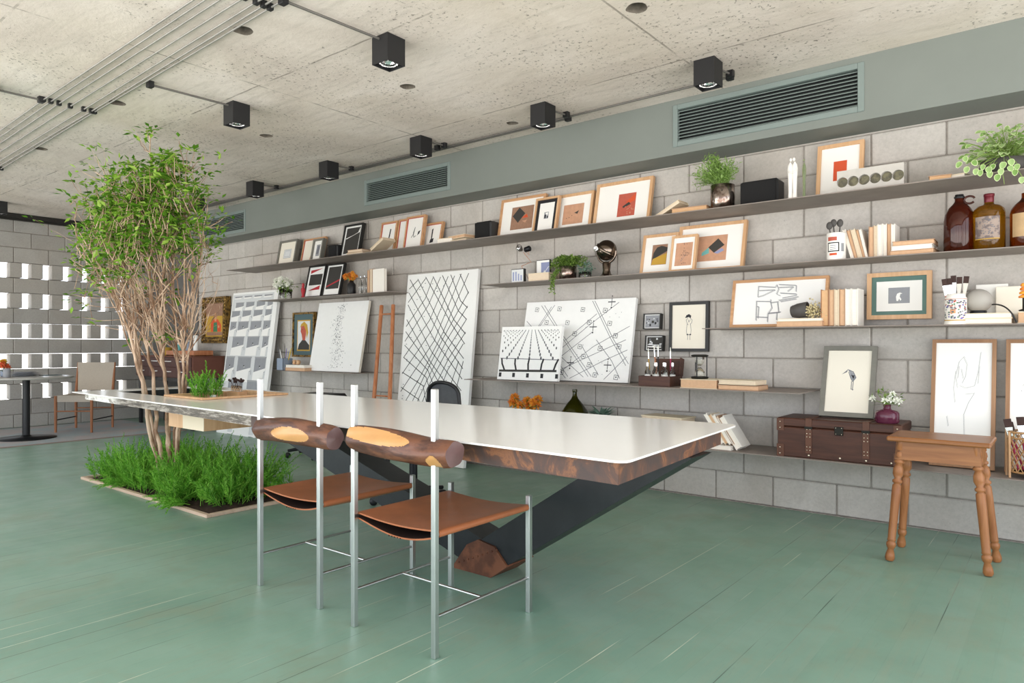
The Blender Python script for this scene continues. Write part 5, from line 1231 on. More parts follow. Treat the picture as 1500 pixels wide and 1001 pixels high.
# patterned brush tin
cx, r, h = span(1386, 1414, 431, 4.50, ZC); T = Thing('brush_tin', 'white tin painted with flowers, holding brushes, left of the globe lamp', 'tin', (cx, 4.50, ZC))
b = MB(); b.lathe([(r*1.06, 0), (r*1.06, h*.06), (r, h*.08), (r, h*.86), (r*.9, h*.9), (r*.9, h), (r*.82, h), (r*.82, .02)], (cx, 4.50, ZC), 28, 0, None, True, False); T.part('tin', b, M_tin)
band(T, 'painted_band', cx, 4.50, r+.001, ZC+h*.12, ZC+h*.15, -1.4, 1.4, M_gold, 14); band(T, 'painted_band', cx, 4.50, r+.001, ZC+h*.82, ZC+h*.835, -1.4, 1.4, M_redp, 14)
band(T, 'painted_ornament', cx, 4.50, r+.001, ZC+h*.36, ZC+h*.5, -.4, .1, M_skin, 6)
random.seed(82)
q = MB(); q.fix = False
for ci_, n_ in ((0, 70), (1, 26), (2, 18), (3, 14)):
    for i in range(n_):
        w = random.uniform(-1.2, 1.2); v = random.uniform(.18, .8); R_ = r+.0016; s = random.uniform(.05, .13)
        q.add([(cx+R_*math.sin(w+s*math.cos(k*1.57+i)), 4.50-R_*math.cos(w+s*math.cos(k*1.57+i)), ZC+h*v+r*s*math.sin(k*1.57+i)*.8) for k in range(4)], [(0, 1, 2, 3)], ci_)
T.part('painted_pattern', q, [M_ink2, M_violet, M_redp, M_greenp])
def brush(name, lab, s0, e, hm, bm_, wd, group, flat=True):
    d = e-s0; S = Thing(name, lab, 'brush', s0, group); q = MB(); q.tube([s0, s0+d*.3, s0+d*.62], [.004, .006, .005], 8); S.part('handle', q, hm)
    dn = d.normalized(); sd = dn.cross(Vector((0, 1, 0))).normalized(); up = sd.cross(dn); M = Matrix((( sd.x, up.x, dn.x, 0), (sd.y, up.y, dn.y, 0), (sd.z, up.z, dn.z, 0), (0, 0, 0, 1)))
    def blk(t0, t1, w0, w1): 
        q = MB(); L0, L1 = d.length*t0, d.length*t1; q.hexa([s0+M.to_3x3() @ Vector(p) for p in ((-w0, -.006, L0), (w0, -.006, L0), (w0, .006, L0), (-w0, .006, L0), (-w1, -.005, L1), (w1, -.005, L1), (w1, .005, L1), (-w1, .005, L1))]); return q
    S.part('ferrule', blk(.6, .84, wd*.6, wd), M_chrome); S.part('bristles', blk(.84, 1.0, wd, wd*1.05), bm_)
for i, (px, py, nm) in enumerate(((1383, 409, 'far left'), (1390, 408, 'second'), (1396.5, 404, 'middle, flat-tipped'), (1405.5, 406, 'fourth'), (1416, 405, 'far right'))):
    s0 = Vector((cx+(-.5+.25*i)*r, 4.492+.008*(i % 3), ZC+.025)); brush('paint_brush', '%s brush standing in the flower-painted tin' % nm, s0, onY(px, py, 4.48+.01*i), (M_orange, M_copper, M_gold, M_copper, M_yellow)[i], M_bristle, .012, 'brushes in the flower-painted tin')
z_ = ZC
for i, (p0, p1, t) in enumerate(((1409, 1483, .03), (1410, 1482, .028))):
    a, b_ = onY(p0, 470, 4.47), onY(p1, 470, 4.47); w = b_.x-a.x; T = Thing('book', ('lower', 'upper')[i]+' of two cream books lying under the globe lamp', 'book', ((a.x+b_.x)/2, 4.56, z_), 'books under the globe lamp', (0, 0, .02*i))
    p = MB(); p.box(-w/2+.004, w/2-.004, -.085, .08, .003, t-.003, .001); T.part('page_block', p, M_pagesw, world=False); p = MB(); p.box(-w/2, w/2, -.088, .088, 0, .003); p.box(-w/2, w/2, -.088, .088, t-.003, t); p.box(-w/2, w/2, .08, .088, .003, t-.003); T.part('cover', p, M_coverg, world=False); z_ += t
e = onY(1433, 444.5, 4.57); T = Thing('globe_table_lamp', 'matt white globe lamp with a black cord, on cream books', 'lamp', (e.x, 4.57, z_)); R_ = 17.8*depth(e)/FPX
b = MB(); b.ball((e.x, 4.57, z_+.012+R_*.9), R_, 32, 20, 0, (1, 1, .97)); T.part('globe', b, M_globe)
b = MB(); b.lathe([(.04, z_), (.04, z_+.012), (.03, z_+.03)], (e.x, 4.57, 0), 20); T.part('base', b, M_blackm)
p0 = Vector((e.x+R_*.98, 4.555, e.z-.01)); p3 = onY(1489, 477, 4.452); p3.z = ZC+.006
b = MB(); b.tube(bez(p0, (p3.x-.03, 4.40, p0.z-.0), p3, 10), .004, 8); T.part('cord', b, M_black)
for p0, p1, pt_, Y, nm, m in ((1430, 1477, 418, 4.66, 'white blank canvas board leaning behind the globe lamp', M_paper), (1459, 1499, 421, 4.63, 'cream blank canvas board leaning right of the globe lamp', M_paperc)):
    a, b_ = onY(p0, 440, Y+.03), onY(p1, 440, Y+.03); zt = onY(p0, pt_, Y+.05).z; L = zt-ZC; T = Thing('canvas_board', nm, 'board', ((a.x+b_.x)/2, Y, ZC), 'blank boards behind the globe lamp', (-.06, 0, 0)); w = b_.x-a.x
    b = MB(); b.box(-w/2, w/2, 0, .012, 0, L, .002); T.part('board', b, m, world=False)
    b = MB(); b.box(-w/2+.01, w/2-.01, .012, .02, .01, .03); b.box(-w/2+.01, w/2-.01, .012, .02, L-.03, L-.01); T.part('stretcher', b, M_oakv, world=False)
book_flat('book', 'thick tan book lying at the right edge on the eye-level shelf', 1490, 1530, 478, 461, 4.47, .17, ZC, pages=M_pageso, cover=M_coverg)
zk = ZC+.0665; e = onY(1499, 440, 4.55); T = Thing('brass_ornament', 'small orange ornament on a stem, on the book at the right edge', 'ornament', (e.x, 4.55, zk))
b = MB(); b.lathe([(.02, 0), (.02, .006), (.004, .012), (.004, .09)], (e.x, 4.55, zk), 14); T.part('stem', b, M_iron); b = MB()
for k in range(4): b.lathe([(.02-.003*k, .07+.02*k), (.022-.003*k, .078+.02*k), (.006, .088+.02*k)], (e.x, 4.55, zk), 14)
T.part('tiers', b, M_peto)

# ---- lowest shelf
x0, x1, y0, y1 = -1.415, -.735, 4.39, 4.70; zt = ZT
T = Thing('wooden_chest', 'dark stained wooden trunk with leather straps on the lowest shelf', 'trunk', ((x0+x1)/2, 4.55, ZG))
b = MB(); b.box(x0, x1, y0, y1, ZG, zt-.055, .006); T.part('body', b, M_trunkw)
b = MB(); b.box(x0-.002, x1+.002, y0-.002, y1, zt-.052, zt, .006); T.part('lid', b, M_trunkw)
for xs in (x0+.185, x0+.50):
    b = MB(); b.box(xs-.018, xs+.018, y0-.007, y0-.001, ZG+.03, zt, .001); b.box(xs-.018, xs+.018, y0-.007, y1, zt, zt+.004, .001); s = T.part('strap', b, M_trunks)
    g = MB()
    for z in (.02, .04, .1, .12, .145): g.ball((xs-.009, y0-.007, ZG+z+.03), .0035, 8, 6, 0, (1, .6, 1)); g.ball((xs+.009, y0-.007, ZG+z+.03), .0035, 8, 6, 0, (1, .6, 1))
    T.part('rivets', g, M_brass, parent=s) if False else None
    o = link('rivets', g.mesh('rivets', M_brass, T.loc), s)
    k = MB(); k.box(xs-.022, xs+.022, y0-.011, y0-.006, zt-.06, zt-.045); o = link('buckle', k.mesh('buckle', M_iron, T.loc), s)
for sx in (0, 1):
    for z in (ZG, zt-.08):
        b = MB(); xa = x0-.003 if sx == 0 else x1-.04; b.box(xa, xa+.043, y0-.005, y0+.03, z, z+.075, .001); s = T.part('corner_plate', b, M_trunks)
        g = MB()
        for dz in (.018, .055): g.ball((xa+.02, y0-.006, z+dz), .0045, 8, 6, 0, (1, .6, 1))
        link('rivets', g.mesh('rivets', M_brass, T.loc), s)
b = MB(); xc = x0+.355; b.box(xc-.024, xc+.024, y0-.007, y0-.001, zt-.085, zt-.035, .002); s = T.part('lock_plate', b, M_iron); g = MB()
for dx in (-.016, .016):
    for dz in (-.078, -.042): g.ball((xc+dx, y0-.008, zt+dz), .003, 8, 6)
link('rivets', g.mesh('rivets', M_brass, T.loc), s)
g = MB()
for xs in (x0+.185, x0+.36, x0+.50, x0+.63): g.ball((xs, y0-.001, ZG+.018), .007, 10, 6, 0, (1, .5, 1))
T.part('studs', g, M_brass)
random.seed(91)
cx, r, h = span(1283.5, 1315.5, 590, 4.46, ZT+.004); T = Thing('bud_vase', 'squat plum glass vase of white flowers on the wooden trunk', 'vase', (cx, 4.46, ZT)); h = max(h, .075); zb = ZT
H_ = .105; b = MB(); b.lathe([(r*.85, 0), (r, .008), (r, H_*.55), (r*.85, H_*.66), (r*.36, H_*.74), (r*.3, H_*.82), (r*.34, H_), (r*.28, H_), (r*.25, H_*.8)], (cx, 4.46, zb), 28, 0, None, True, False); T.part('vase', b, M_purple)
f = MB(); f.fix = False; fl_ = MB(); st = MB(); st.fix = False
for i in range(16):
    e = Vector((cx+random.gauss(0, .032), 4.46+random.gauss(0, .025), zb+H_+random.uniform(.01, .085))); st.tube([(cx, 4.46, zb+.03), (cx, 4.46, zb+H_), e], .0015, 4, 0, False)
    if i < 9 and e.z < zb+H_+.06:
        flower(T, e+Vector((0, -.012, .004)), .02, M_petw)
    foliage(f, e, .014, 4, .03, .01, .4)
for s in (-1, 1): f.leaf(Vector((cx+s*.01, 4.45, zb+H_)), Vector((s, -.1, .05)), Vector((0, 0, 1)), .075, .012, 0, .2, 2); f.leaf(Vector((cx+s*.01, 4.45, zb+H_)), Vector((s, -.1, .5)), Vector((0, 0, 1)), .07, .012, 0, .2, 2)
T.part('stems', st, M_stem); T.part('leaves', f, M_creep)
# slanting white books
pf = onY(1087, 659, 4.42); x_ = pf.x
bt = [(.045, M_pagesw, M_coverw), (.016, M_pages, M_coverk), (.02, M_pagesw, M_coverw), (.024, M_pageso, M_coverg), (.022, M_pagesw, M_coverw)]; pos = x_-.02; tilt = math.radians(-33)
for i, (t, pg, cv) in enumerate(bt):
    zoff = .03 if i else .0; dx = 0
    book('book', '%s from the right of the slanting white books at the table corner' % nth[i], (pos, 4.50, ZG+t/2*math.sin(-tilt)+.001+zoff), t, .15, (.235, .215, .22, .22, .225)[i], (0, tilt, 0), pg, cv, 'slanting books on the lowest shelf'); pos -= t/2/math.cos(tilt)+(bt[i+1][0]/2/math.cos(tilt) if i < 4 else 0)
    if i == 0: pos -= .0
book_flat('book', 'white book lying flat under the slanting books', 1036, 1071, 661, 655, 4.40, .17, ZG, pages=M_pagesw, cover=M_coverw)
for i, (p0, p1, zz, rz, nm) in enumerate(((935, 1004, ZG, .1, 'lower'), (938, 1000, ZG+.0915, -.12, 'upper'))):
    a, b_ = onY(p0, 620, 4.45), onY(p1, 620, 4.45); w = b_.x-a.x; t = .09; T = Thing('paper_stack', nm+' of two tan paper bundles lying behind the table corner', 'paper', ((a.x+b_.x)/2, 4.56, zz), 'tan paper bundles', (0, 0, rz))
    p = MB(); p.box(-w/2, w/2, -.09, .09, 0, t-.01, .003); T.part('sheets', p, M_pages, world=False); p = MB(); p.box(-w/2-.005, w/2+.005, -.095, .095, t-.01, t, .002); T.part('wrapper', p, M_coverg, world=False)
# plants and demijohn behind the table
random.seed(93)
e = onY(770, 598, 4.55); T = Thing('orange_flower_pot', 'orange flowers in a small white pot behind the table', 'potted plant', (e.x, 4.55, ZG))
b = MB(); b.lathe([(.05, 0), (.06, .01), (.065, .14), (.058, .14), (.055, .02)], (e.x+.0, 4.55, ZG), 24, 0, None, True, False); T.part('pot', b, M_potw)
f = MB(); g = MB(); g.fix = False
for i, (px, py) in enumerate(((754, 583), (756, 592), (775, 594), (781, 590), (786, 594), (788, 586), (751, 590), (772, 588), (777, 598), (762, 595))):
    q = onY(px, py, 4.52+.02*(i % 3)); g.tube(bez((e.x, 4.55, ZG+.1), (e.x, 4.55, q.z-.03), q, 5), .002, 4, 0, False); foliage(g, q-Vector((0, 0, .03)), .03, 5, .04, .012, .3)
    flower(T, q, .042, M_peto, 22)
T.part('leaves', g, M_creep)
cx, r, h = span(816, 868, 570.5, 4.56, ZG); T = Thing('demijohn', 'dark green glass demijohn with a thin neck behind the table', 'bottle', (cx, 4.56, ZG)); r = .115
b = MB(); b.lathe([(r*.85, 0), (r, .03), (r*1.02, h*.3), (r*.9, h*.48), (r*.55, h*.66), (r*.25, h*.78), (.018, h*.85), (.016, h*.95)], (cx, 4.56, ZG), 32); T.part('body', b, M_greeng)
b = MB(); b.lathe([(.019, h*.93), (.021, h*.96), (.019, h)], (cx, 4.56, ZG), 16); T.part('lip', b, M_greeng)
random.seed(94)
e = onY(881, 605, 4.54); T = Thing('succulent_pot', 'blue-green spiky succulent right of the demijohn', 'potted plant', (e.x, 4.54, ZG))
b = MB(); b.lathe([(.05, 0), (.065, .01), (.07, .11), (.063, .11), (.06, .02)], (e.x, 4.54, ZG), 24, 0, None, True, False); T.part('pot', b, M_pot)
f = MB(); f.fix = False; q = Vector((e.x, 4.54, ZG+.11))
for i in range(70):
    a = i*2.4; tl = .25+.9*random.random(); f.leaf(q+Vector((0, 0, random.uniform(0, .03))), Vector((math.cos(a), math.sin(a), tl)), Vector((0, 0, 1)), random.uniform(.08, .15), .024, 0, .3, 2)
T.part('leaves', f, M_eucal)
# rattan basket with brushes at the right edge
e = onY(1503, 650, 4.30-.0); 
bx_, by_ = onZ(1505, 702, ZG).x, 4.47; bx_ = onY(1505, 690, by_).x; T = Thing('rattan_basket', 'rattan basket on bamboo legs at the right edge, lowest shelf', 'basket', (bx_, by_, ZG)); H_ = .235; R_ = .085
zb = ZG
b = MB(); nb = 18
for i in range(nb):
    for s in (-1, 1):
        pts = []
        for k in range(9): w = 2*PI*i/nb+s*k*.16; rr = R_*(.9+.1*k/8); pts.append((bx_+rr*math.cos(w), by_+rr*math.sin(w), zb+.03+(H_-.035)*k/8))
        b.tube(pts, .0028, 5)
T.part('weave', b, M_rattan)
b = MB()
for z, rr in ((zb+.03, R_*.9), (zb+H_-.03, R_*.99), (zb+H_, R_)): b.tube([(bx_+rr*math.cos(2*PI*k/24), by_+rr*math.sin(2*PI*k/24), z) for k in range(25)], .005, 6, 0, False)
b.lathe([(R_*.9, zb+.028), (1e-5, zb+.028)], (bx_, by_, 0), 24); T.part('rims', b, M_rattan)
for k in range(5):
    w = PI*1.5+(-2+k)*.9; b = MB(); b.tube([(bx_+(R_+.006)*math.cos(w), by_+(R_+.006)*math.sin(w), zb), (bx_+(R_+.008)*math.cos(w), by_+(R_+.008)*math.sin(w), zb+H_)], .006, 8); T.part('leg', b, M_oakv)
for i, (px, py, nm) in enumerate(((1475, 614, 'leftmost'), (1478, 619, 'second from left'), (1494, 611, 'third from left'), (1499, 612, 'fourth from left'), (1507, 614, 'rightmost'))):
    s0 = Vector((bx_+(-.6+.3*i)*R_*.7, by_+(.02 if i % 2 else -.02), zb+.034)); brush('paint_brush', '%s magenta-handled brush in the rattan basket' % nm, s0, onY(px, py, by_-.03+.015*i), M_magenta, M_bristle, .016, 'brushes in the rattan basket')
# copper rails
T0 = [onY(559, 448, 4.69), onY(576, 447, 4.69)]; B0 = [onY(548, 584, 4.45), onY(571, 586, 4.45)]
T = Thing('wooden_rails', 'pair of reddish wooden rails joined by rungs, leaning left of the tall canvas', 'rack', ((B0[0].x+B0[1].x)/2, 4.40, 0))
feet = []
for a, b_ in zip(B0, T0):
    d = b_-a; k = a.z/d.z; ft_ = a-d*k; ft_.z = 0.0; ft_.y = max(ft_.y, 4.2)
    q = MB(); q.tube([ft_+Vector((0, 0, .03)), b_], .02, 12); T.part('rail', q, M_copper); q = MB(); q.tube([ft_, ft_+(b_-ft_).normalized()*.035], .022, 12); T.part('foot', q, M_black); feet.append((ft_, b_))
for t in (.05, .40, .94):
    q = MB(); q.tube([feet[0][0].lerp(feet[0][1], t), feet[1][0].lerp(feet[1][1], t)], .008, 8); T.part('rung', q, M_copper)
# ------------------------------------------------------------------ the long table
P0, P1, P2, P3 = Vector((-5.70, 1.948, 0)), Vector((-1.02, 1.80, 0)), Vector((-1.115, 2.945, 0)), Vector((-5.72, 2.905, 0))
ZTB = .75
T = Thing('long_table', 'long white-topped table on steel V legs with a tree growing through it', 'table', (-2.25, 2.45, 0))
HX0, HX1, HY0, HY1 = -5.53, -4.19, 2.165, 2.73
def top_mesh(zt, zb, outer, hole, rad=.05):
    bm = bmesh.new()
    pts = []
    for i in range(4):
        p, a, b = outer[i], outer[i-1], outer[(i+1) % 4]; da = (a-p).normalized(); db = (b-p).normalized()
        r_ = rad if i in (1, 2) else .012
        for k in range(7): t = k/6; q = (p+da*r_)*(1-t)**2+p*2*t*(1-t)+(p+db*r_)*t*t; pts.append(q)
    def loop(ps, z):
        vs = [bm.verts.new((q[0], q[1], z)) for q in ps]; return vs, [bm.edges.new((vs[i], vs[(i+1) % len(vs)])) for i in range(len(vs))]
    V = {}
    for z in (zt, zb):
        v1, e1 = loop(pts, z); v2, e2 = loop(hole, z); V[z] = (v1, v2)
        bmesh.ops.triangle_fill(bm, use_beauty=True, edges=e1+e2, normal=(0, 0, 1 if z == zt else -1))
    for j in (0, 1):
        a, b = V[zt][j], V[zb][j]; n = len(a)
        for i in range(n): bm.faces.new((a[i], a[(i+1) % n], b[(i+1) % n], b[i]))
    bmesh.ops.recalc_face_normals(bm, faces=bm.faces)
    for v in bm.verts: v.co -= T.loc
    me = bpy.data.meshes.new('tabletop'); bm.to_mesh(me); bm.free(); me.materials.append(M_lacquer); return me
hole = [(HX0, HY0), (HX1, HY0), (HX1, HY1), (HX0, HY1)]
link('tabletop', top_mesh(ZTB, ZTB-.007, [P0, P1, P2, P3], hole), T.o)
# steel apron, set in from the edge
ctr = (P0+P1+P2+P3)/4
def inset(p, d): return Vector((p.x+(d if p.x < ctr.x else -d), p.y+(d if p.y < ctr.y else -d), 0))
A4 = [inset(p, .055) for p in (P0, P1, P2, P3)]; A4[0].x = P0.x+.10; A4[3].x = P3.x+.10; B4 = [inset(p, .062) for p in A4]
ap = MB()
for i in range(4):
    j = (i+1) % 4; zb = .666
    za, zb2 = (zb+.03 if i in (0, 3) else zb), (zb+.03 if j in (0, 3) else zb)
    ap.hexa([(A4[i].x, A4[i].y, za), (A4[j].x, A4[j].y, zb2), (B4[j].x, B4[j].y, zb2), (B4[i].x, B4[i].y, za), (A4[i].x, A4[i].y, ZTB-.007), (A4[j].x, A4[j].y, ZTB-.007), (B4[j].x, B4[j].y, ZTB-.007), (B4[i].x, B4[i].y, ZTB-.007)])
ap.v = [(p[0], p[1], p[2]) for p in ap.v]
o = link('apron', ap.mesh('apron', M_apron), T.o); o.location = -T.loc
fr = MB()   # frame inside the opening
for q in ((HX0-.03, HX0, HY0-.03, HY1+.03), (HX1, HX1+.03, HY0-.03, HY1+.03), (HX0, HX1, HY0-.03, HY0), (HX0, HX1, HY1, HY1+.03)): fr.box(q[0], q[1], q[2], q[3], .672, ZTB-.008)
T.part('opening_frame', fr, M_steelb)
def hbeam(name, a, b, dep, y0, y1, m):
    """slanting I beam between two foot points (x, z of its lower edge)"""
    q = MB(); (xa, za), (xb, zb) = a, b; d = Vector((xb-xa, 0, zb-za)).normalized(); n = Vector((-d.z, 0, d.x)); n = n if n.z > 0 else -n
    def slab(t0, t1, ya, yb):
        def cut(t, z): o = Vector((xa, 0, za))+n*t; return o+d*((z-o.z)/d.z)
        pts = [Vector((xa, 0, za))+n*t0, cut(t0, .664), cut(t1, .664), Vector((xa, 0, za))+n*t1]
        q.hexa([(p.x, ya, p.z) for p in pts]+[(p.x, yb, p.z) for p in pts])
    slab(0, dep, y0, y0+.02); slab(0, dep, y1-.02, y1); slab(0, .02, y0+.02, y1-.02); slab(dep-.02, dep, y0+.02, y1-.02)
    return T.part(name, q, m)
hbeam('leg_beam', (-2.14, .0), (-1.17, .63), .165, 2.49, 2.67, M_steelb)
hbeam('leg_beam', (-2.22, .015), (-4.15, .59), .155, 2.495, 2.665, M_steelb)
ft = MB(); ft.add([(x, y, z) for y in (2.478, 2.682) for (x, z) in ((-2.37, .0), (-2.12, .0), (-2.02, .07), (-2.10, .15), (-2.20, .165), (-2.27, .13))], [(0, 1, 2, 3, 4, 5), (11, 10, 9, 8, 7, 6)]+[(i, (i+1) % 6, 6+(i+1) % 6, 6+i) for i in range(6)])
fo = T.part('foot_plate', ft, M_rust)
g = MB()
for i in range(9): g.ball((-2.32+.03*i, 2.476, .035+.013*i), .005, 6, 4)
link('weld_dots', g.mesh('weld_dots', M_rust, T.loc), fo)
# planter tray sunk in the right half of the opening
tx0, tx1 = -4.66, HX1-.002
T2 = Thing('tray_planter', 'wooden planter tray sunk in the opening of the white table', 'planter', ((tx0+tx1)/2, (HY0+HY1)/2, .555))
b = MB(); y0, y1 = HY0+.002, HY1-.002
for q in ((tx0, tx0+.015, y0, y1), (tx1-.015, tx1, y0, y1), (tx0+.015, tx1-.015, y0, y0+.015), (tx0+.015, tx1-.015, y1-.015, y1)): b.box(q[0], q[1], q[2], q[3], .555, ZTB+.004)
b.box(tx0+.015, tx1-.015, y0+.015, y1-.015, .555, .565); T2.part('box', b, M_oakv)
b = MB(); b.box(tx0+.2, tx1, y0-.003, y0-.0005, .555, .667); T2.part('front_panel', b, M_coverg, 'cream painted front panel')
b = MB(); e = .022
for q in ((tx0-e, tx0+.015, y0-e, y1+e), (tx1-.015, tx1+e, y0-e, y1+e), (tx0+.015, tx1-.015, y0-e, y0+.015), (tx0+.015, tx1-.015, y1-.015, y1+e)): b.box(q[0], q[1], q[2], q[3], ZTB+.001, ZTB+.014, .003)
T2.part('rim', b, M_oakv)
b = MB(); b.box(tx0+.016, tx1-.016, y0+.016, y1-.016, .566, .725); T2.part('soil', b, M_soil)
random.seed(101)
f = MB(); f.fix = False
def plume(mb, base, tip, w, n=46, L=.03):
    base, tip = Vector(base), Vector(tip); mid = (base+tip)/2+Vector((0, 0, .12*(tip-base).length)); pts = bez(base, mid, tip, 8); mb.tube(pts, .0018, 3, 0, False, False)
    for i in range(n):
        t = .12+.88*i/n; k = min(7, int(t*8)); q = pts[k].lerp(pts[k+1], t*8-k); d = (pts[k+1]-pts[k]).normalized()
        a = random.uniform(0, 2*PI); s = d.cross(Vector((math.cos(a), math.sin(a), .3))).normalized(); ww = w*math.sin(PI*min(1, (.15+.85*t)))**.6*(1.05-.55*t)
        mb.leaf(q, s+d*.9, d, max(.012, ww*1.3), L*.24, 0, .05)
FC = onZ(305, 581, .745)
for i in range(24):
    c = Vector((FC.x+random.gauss(0, .045), FC.y+random.gauss(0, .045), .725)); a = random.uniform(0, 2*PI); h = random.uniform(.1, .2); r = random.uniform(.02, .1)
    plume(f, c, c+Vector((math.cos(a)*r, math.sin(a)*r, h)), .032, 40)
for dx, hh in ((-.02, .26), (.05, .2)): plume(f, (FC.x+dx, FC.y, .725), (FC.x+dx*1.6, FC.y, .725+hh), .03, 60)
single('table_fern', f, M_fern, 'tuft of bright green fern growing in the sunk table tray', 'plant', kind='stuff')
RC = onZ(347, 576, .76); bx0, bx1 = RC.x-.075, RC.x+.075; T3 = Thing('bottle_rack', 'small wooden rack of tiny bottles with dark dried buds in the table tray', 'rack', (RC.x, RC.y, .725))
b = MB(); b.box(bx0, bx1, RC.y-.035, RC.y+.035, .7252, .772, .003); T3.part('rack', b, M_oak)
for i in range(5):
    x = bx0+.015+i*.0275; g = MB(); g.lathe([(.009, .774), (.009, .805), (.004, .812)], (x, RC.y, 0), 10); T3.part('bottle', g, M_glass)
    g = MB(); random.seed(i); [g.tube([(x, RC.y, .79), (x+random.gauss(0, .012), RC.y+random.gauss(0, .01), .835+random.uniform(0, .02))], .001, 3) for _ in range(3)]; [g.ball((x+random.gauss(0, .012), RC.y+random.gauss(0, .01), .845+random.uniform(-.01, .015)), .008, 8, 6) for _ in range(4)]; T3.part('dried_buds', g, M_bristle)
for i, (px, py) in enumerate(((282, 584), (312, 582))):
    e = onZ(px, py, .74); b = MB(); b.box(e.x-.02, e.x+.02, e.y-.012, e.y+.012, .7255, .755, .003, 0); single('plant_tag', b, (M_oakv, M_white)[i], ('pale wooden', 'white')[i]+' block tag at the edge of the table tray', 'tag')

# ------------------------------------------------------------------ metal chairs with log backs
def sling_chair(x0, x1, yb, yf, label, cut):
    T = Thing('sling_chair', label, 'chair', ((x0+x1)/2, (yb+yf)/2, 0), 'steel chairs with log backrests')
    s = .0105
    for (x, y, h) in ((x0, yb, .94), (x1, yb, .94), (x0, yf, .478), (x1, yf, .478)):
        b = MB(); b.box(x-s, x+s, y-s, y+s, 0, h, .002); T.part('leg', b, M_steel)
    for x in (x0, x1):
        b = MB(); b.tube([(x, yb, .142), (x, yf, .142)], .006, 10); T.part('stretcher', b, M_steel)
        b = MB(); b.tube([(x, yb, .43), (x, yf, .43)], .009, 10); T.part('seat_rail', b, M_steel)
    b = MB(); b.tube([(x0, (yb+yf)/2-.02, .142), (x1, (yb+yf)/2-.02, .142)], .006, 10); T.part('stretcher', b, M_steel)
    # leather loop wrapped round both rails, sagging, open front and back
    b = MB(); n, m = 24, 12; xi, xo = x0, x1; vs = []
    def sec(y, off):
        pts = []; sag = .012; t = (y-yb)/(yf-yb)
        for i in range(n+1): u = i/n; pts.append((xi+(xo-xi)*u, y, .4425+off-(sag+.012*math.sin(PI*t))*math.sin(PI*u)))
        for k in range(1, 6): w = PI/2-PI*k/6; pts.append((xo+.0125*math.cos(w)+off*math.cos(w), y, .43+(.0125+off)*math.sin(w)))
        for i in range(n+1): u = 1-i/n; pts.append((xi+(xo-xi)*u, y, .4175-off-.036*math.sin(PI*u**1.15)**.9-.008*math.sin(PI*t)*math.sin(PI*u)))
        for k in range(1, 6): w = -PI/2-PI*k/6; pts.append((xi+.0125*math.cos(w)+off*math.cos(w), y, .43+(.0125+off)*math.sin(w)))
        return pts
    for off, flip in ((0.0, 0), (-.006, 1)):
        o_ = len(b.v); secs = [sec(yb+.014+(yf-yb-.028)*j/m, off) for j in range(m+1)]; L = len(secs[0])
        b.add([p for q in secs for p in q], [(j*L+i, j*L+(i+1) % L, (j+1)*L+(i+1) % L, (j+1)*L+i) for j in range(m) for i in range(L)], flip, True)
    for y in (0, m):  # cut edges
        a = sec(yb+.014+(yf-yb-.028)*y/m, 0); c = sec(yb+.014+(yf-yb-.028)*y/m, -.006); L = len(a); b.add(a+c, [(i, (i+1) % L, L+(i+1) % L, L+i) for i in range(L)], 0)
    b.fix = False; T.part('leather_seat', b, [M_leather, M_leatherd])
    g = MB()
    for k in range(5): g.ball((x0+(x1-x0)*(.42+.035*k), yb+.0145, .3815), .003, 6, 4)
    T.part('stitches', g, M_leatherd)
    # log between and beyond the back posts
    xa, xb = x0-.018, x1+.085; zc, R = .712+.012*cut, .051; q = MB(); q.fix = False; seg, N = 96, 110; random.seed(5+cut)
    ph = [random.uniform(0, 6) for _ in range(6)]; vs = []; colr = []
    for i in range(N+1):
        t = i/N; x = xa+(xb-xa)*t; end = min(1, min(t, 1-t)*14)**.5
        for k in range(seg):
            w = 2*PI*k/seg; r = R*(1+.06*math.sin(2*w+ph[0]+2*t)+.05*math.sin(7*t+ph[1])+.035*math.sin(5*w+9*t+ph[2]))*(.9+.1*end)
            if cut == 0: scar = abs((t-.54)/.25)**2+abs((((w-PI*1.05+PI) % (2*PI))-PI)/.62)**2
            else: scar = min(abs((t-.29)/.36)**2+abs((((w-PI*.80+PI) % (2*PI))-PI)/.6)**2, abs((t-.88)/.06)**2+abs((((w-PI*1.25+PI) % (2*PI))-PI)/.7)**2)
            if scar < 1: r = r*(.9+.07*scar)
            y_, z_ = r*math.cos(w), r*math.sin(w); vs.append((x, yb+.012+y_, zc+z_+.008*math.sin(4*t+ph[3]))); colr.append(scar < 1)
    for i in range(N):
        for k in range(seg):
            f = (i*seg+k, i*seg+(k+1) % seg, (i+1)*seg+(k+1) % seg, (i+1)*seg+k); q.f.append(f); q.m.append(1 if sum(colr[v] for v in f) >= 2 else 0); q.sm.append(True)
    q.v = vs
    for e_, st in ((0, 0), (N, N*seg)):
        x = xa if e_ == 0 else xb; c = sum((Vector(vs[st+k]) for k in range(seg)), Vector())/seg+Vector(((-.004 if e_ == 0 else .004), 0, 0)); ring = [vs[st+k] for k in range(seg)]
        q.add(ring+[tuple(c)], [((k+1) % seg, k, seg) if e_ == 0 else (k, (k+1) % seg, seg) for k in range(seg)], 2)
    T.part('log_backrest', q, [M_bark, M_sapwood, M_logend])
    return T
sling_chair(-2.870, -2.424, 1.747, 2.268, 'steel sling chair farther from the camera, its log cut with one oval', 0)
sling_chair(-2.168, -1.728, 1.722, 2.262, 'steel sling chair nearest the camera, its log cut along the top', 1)

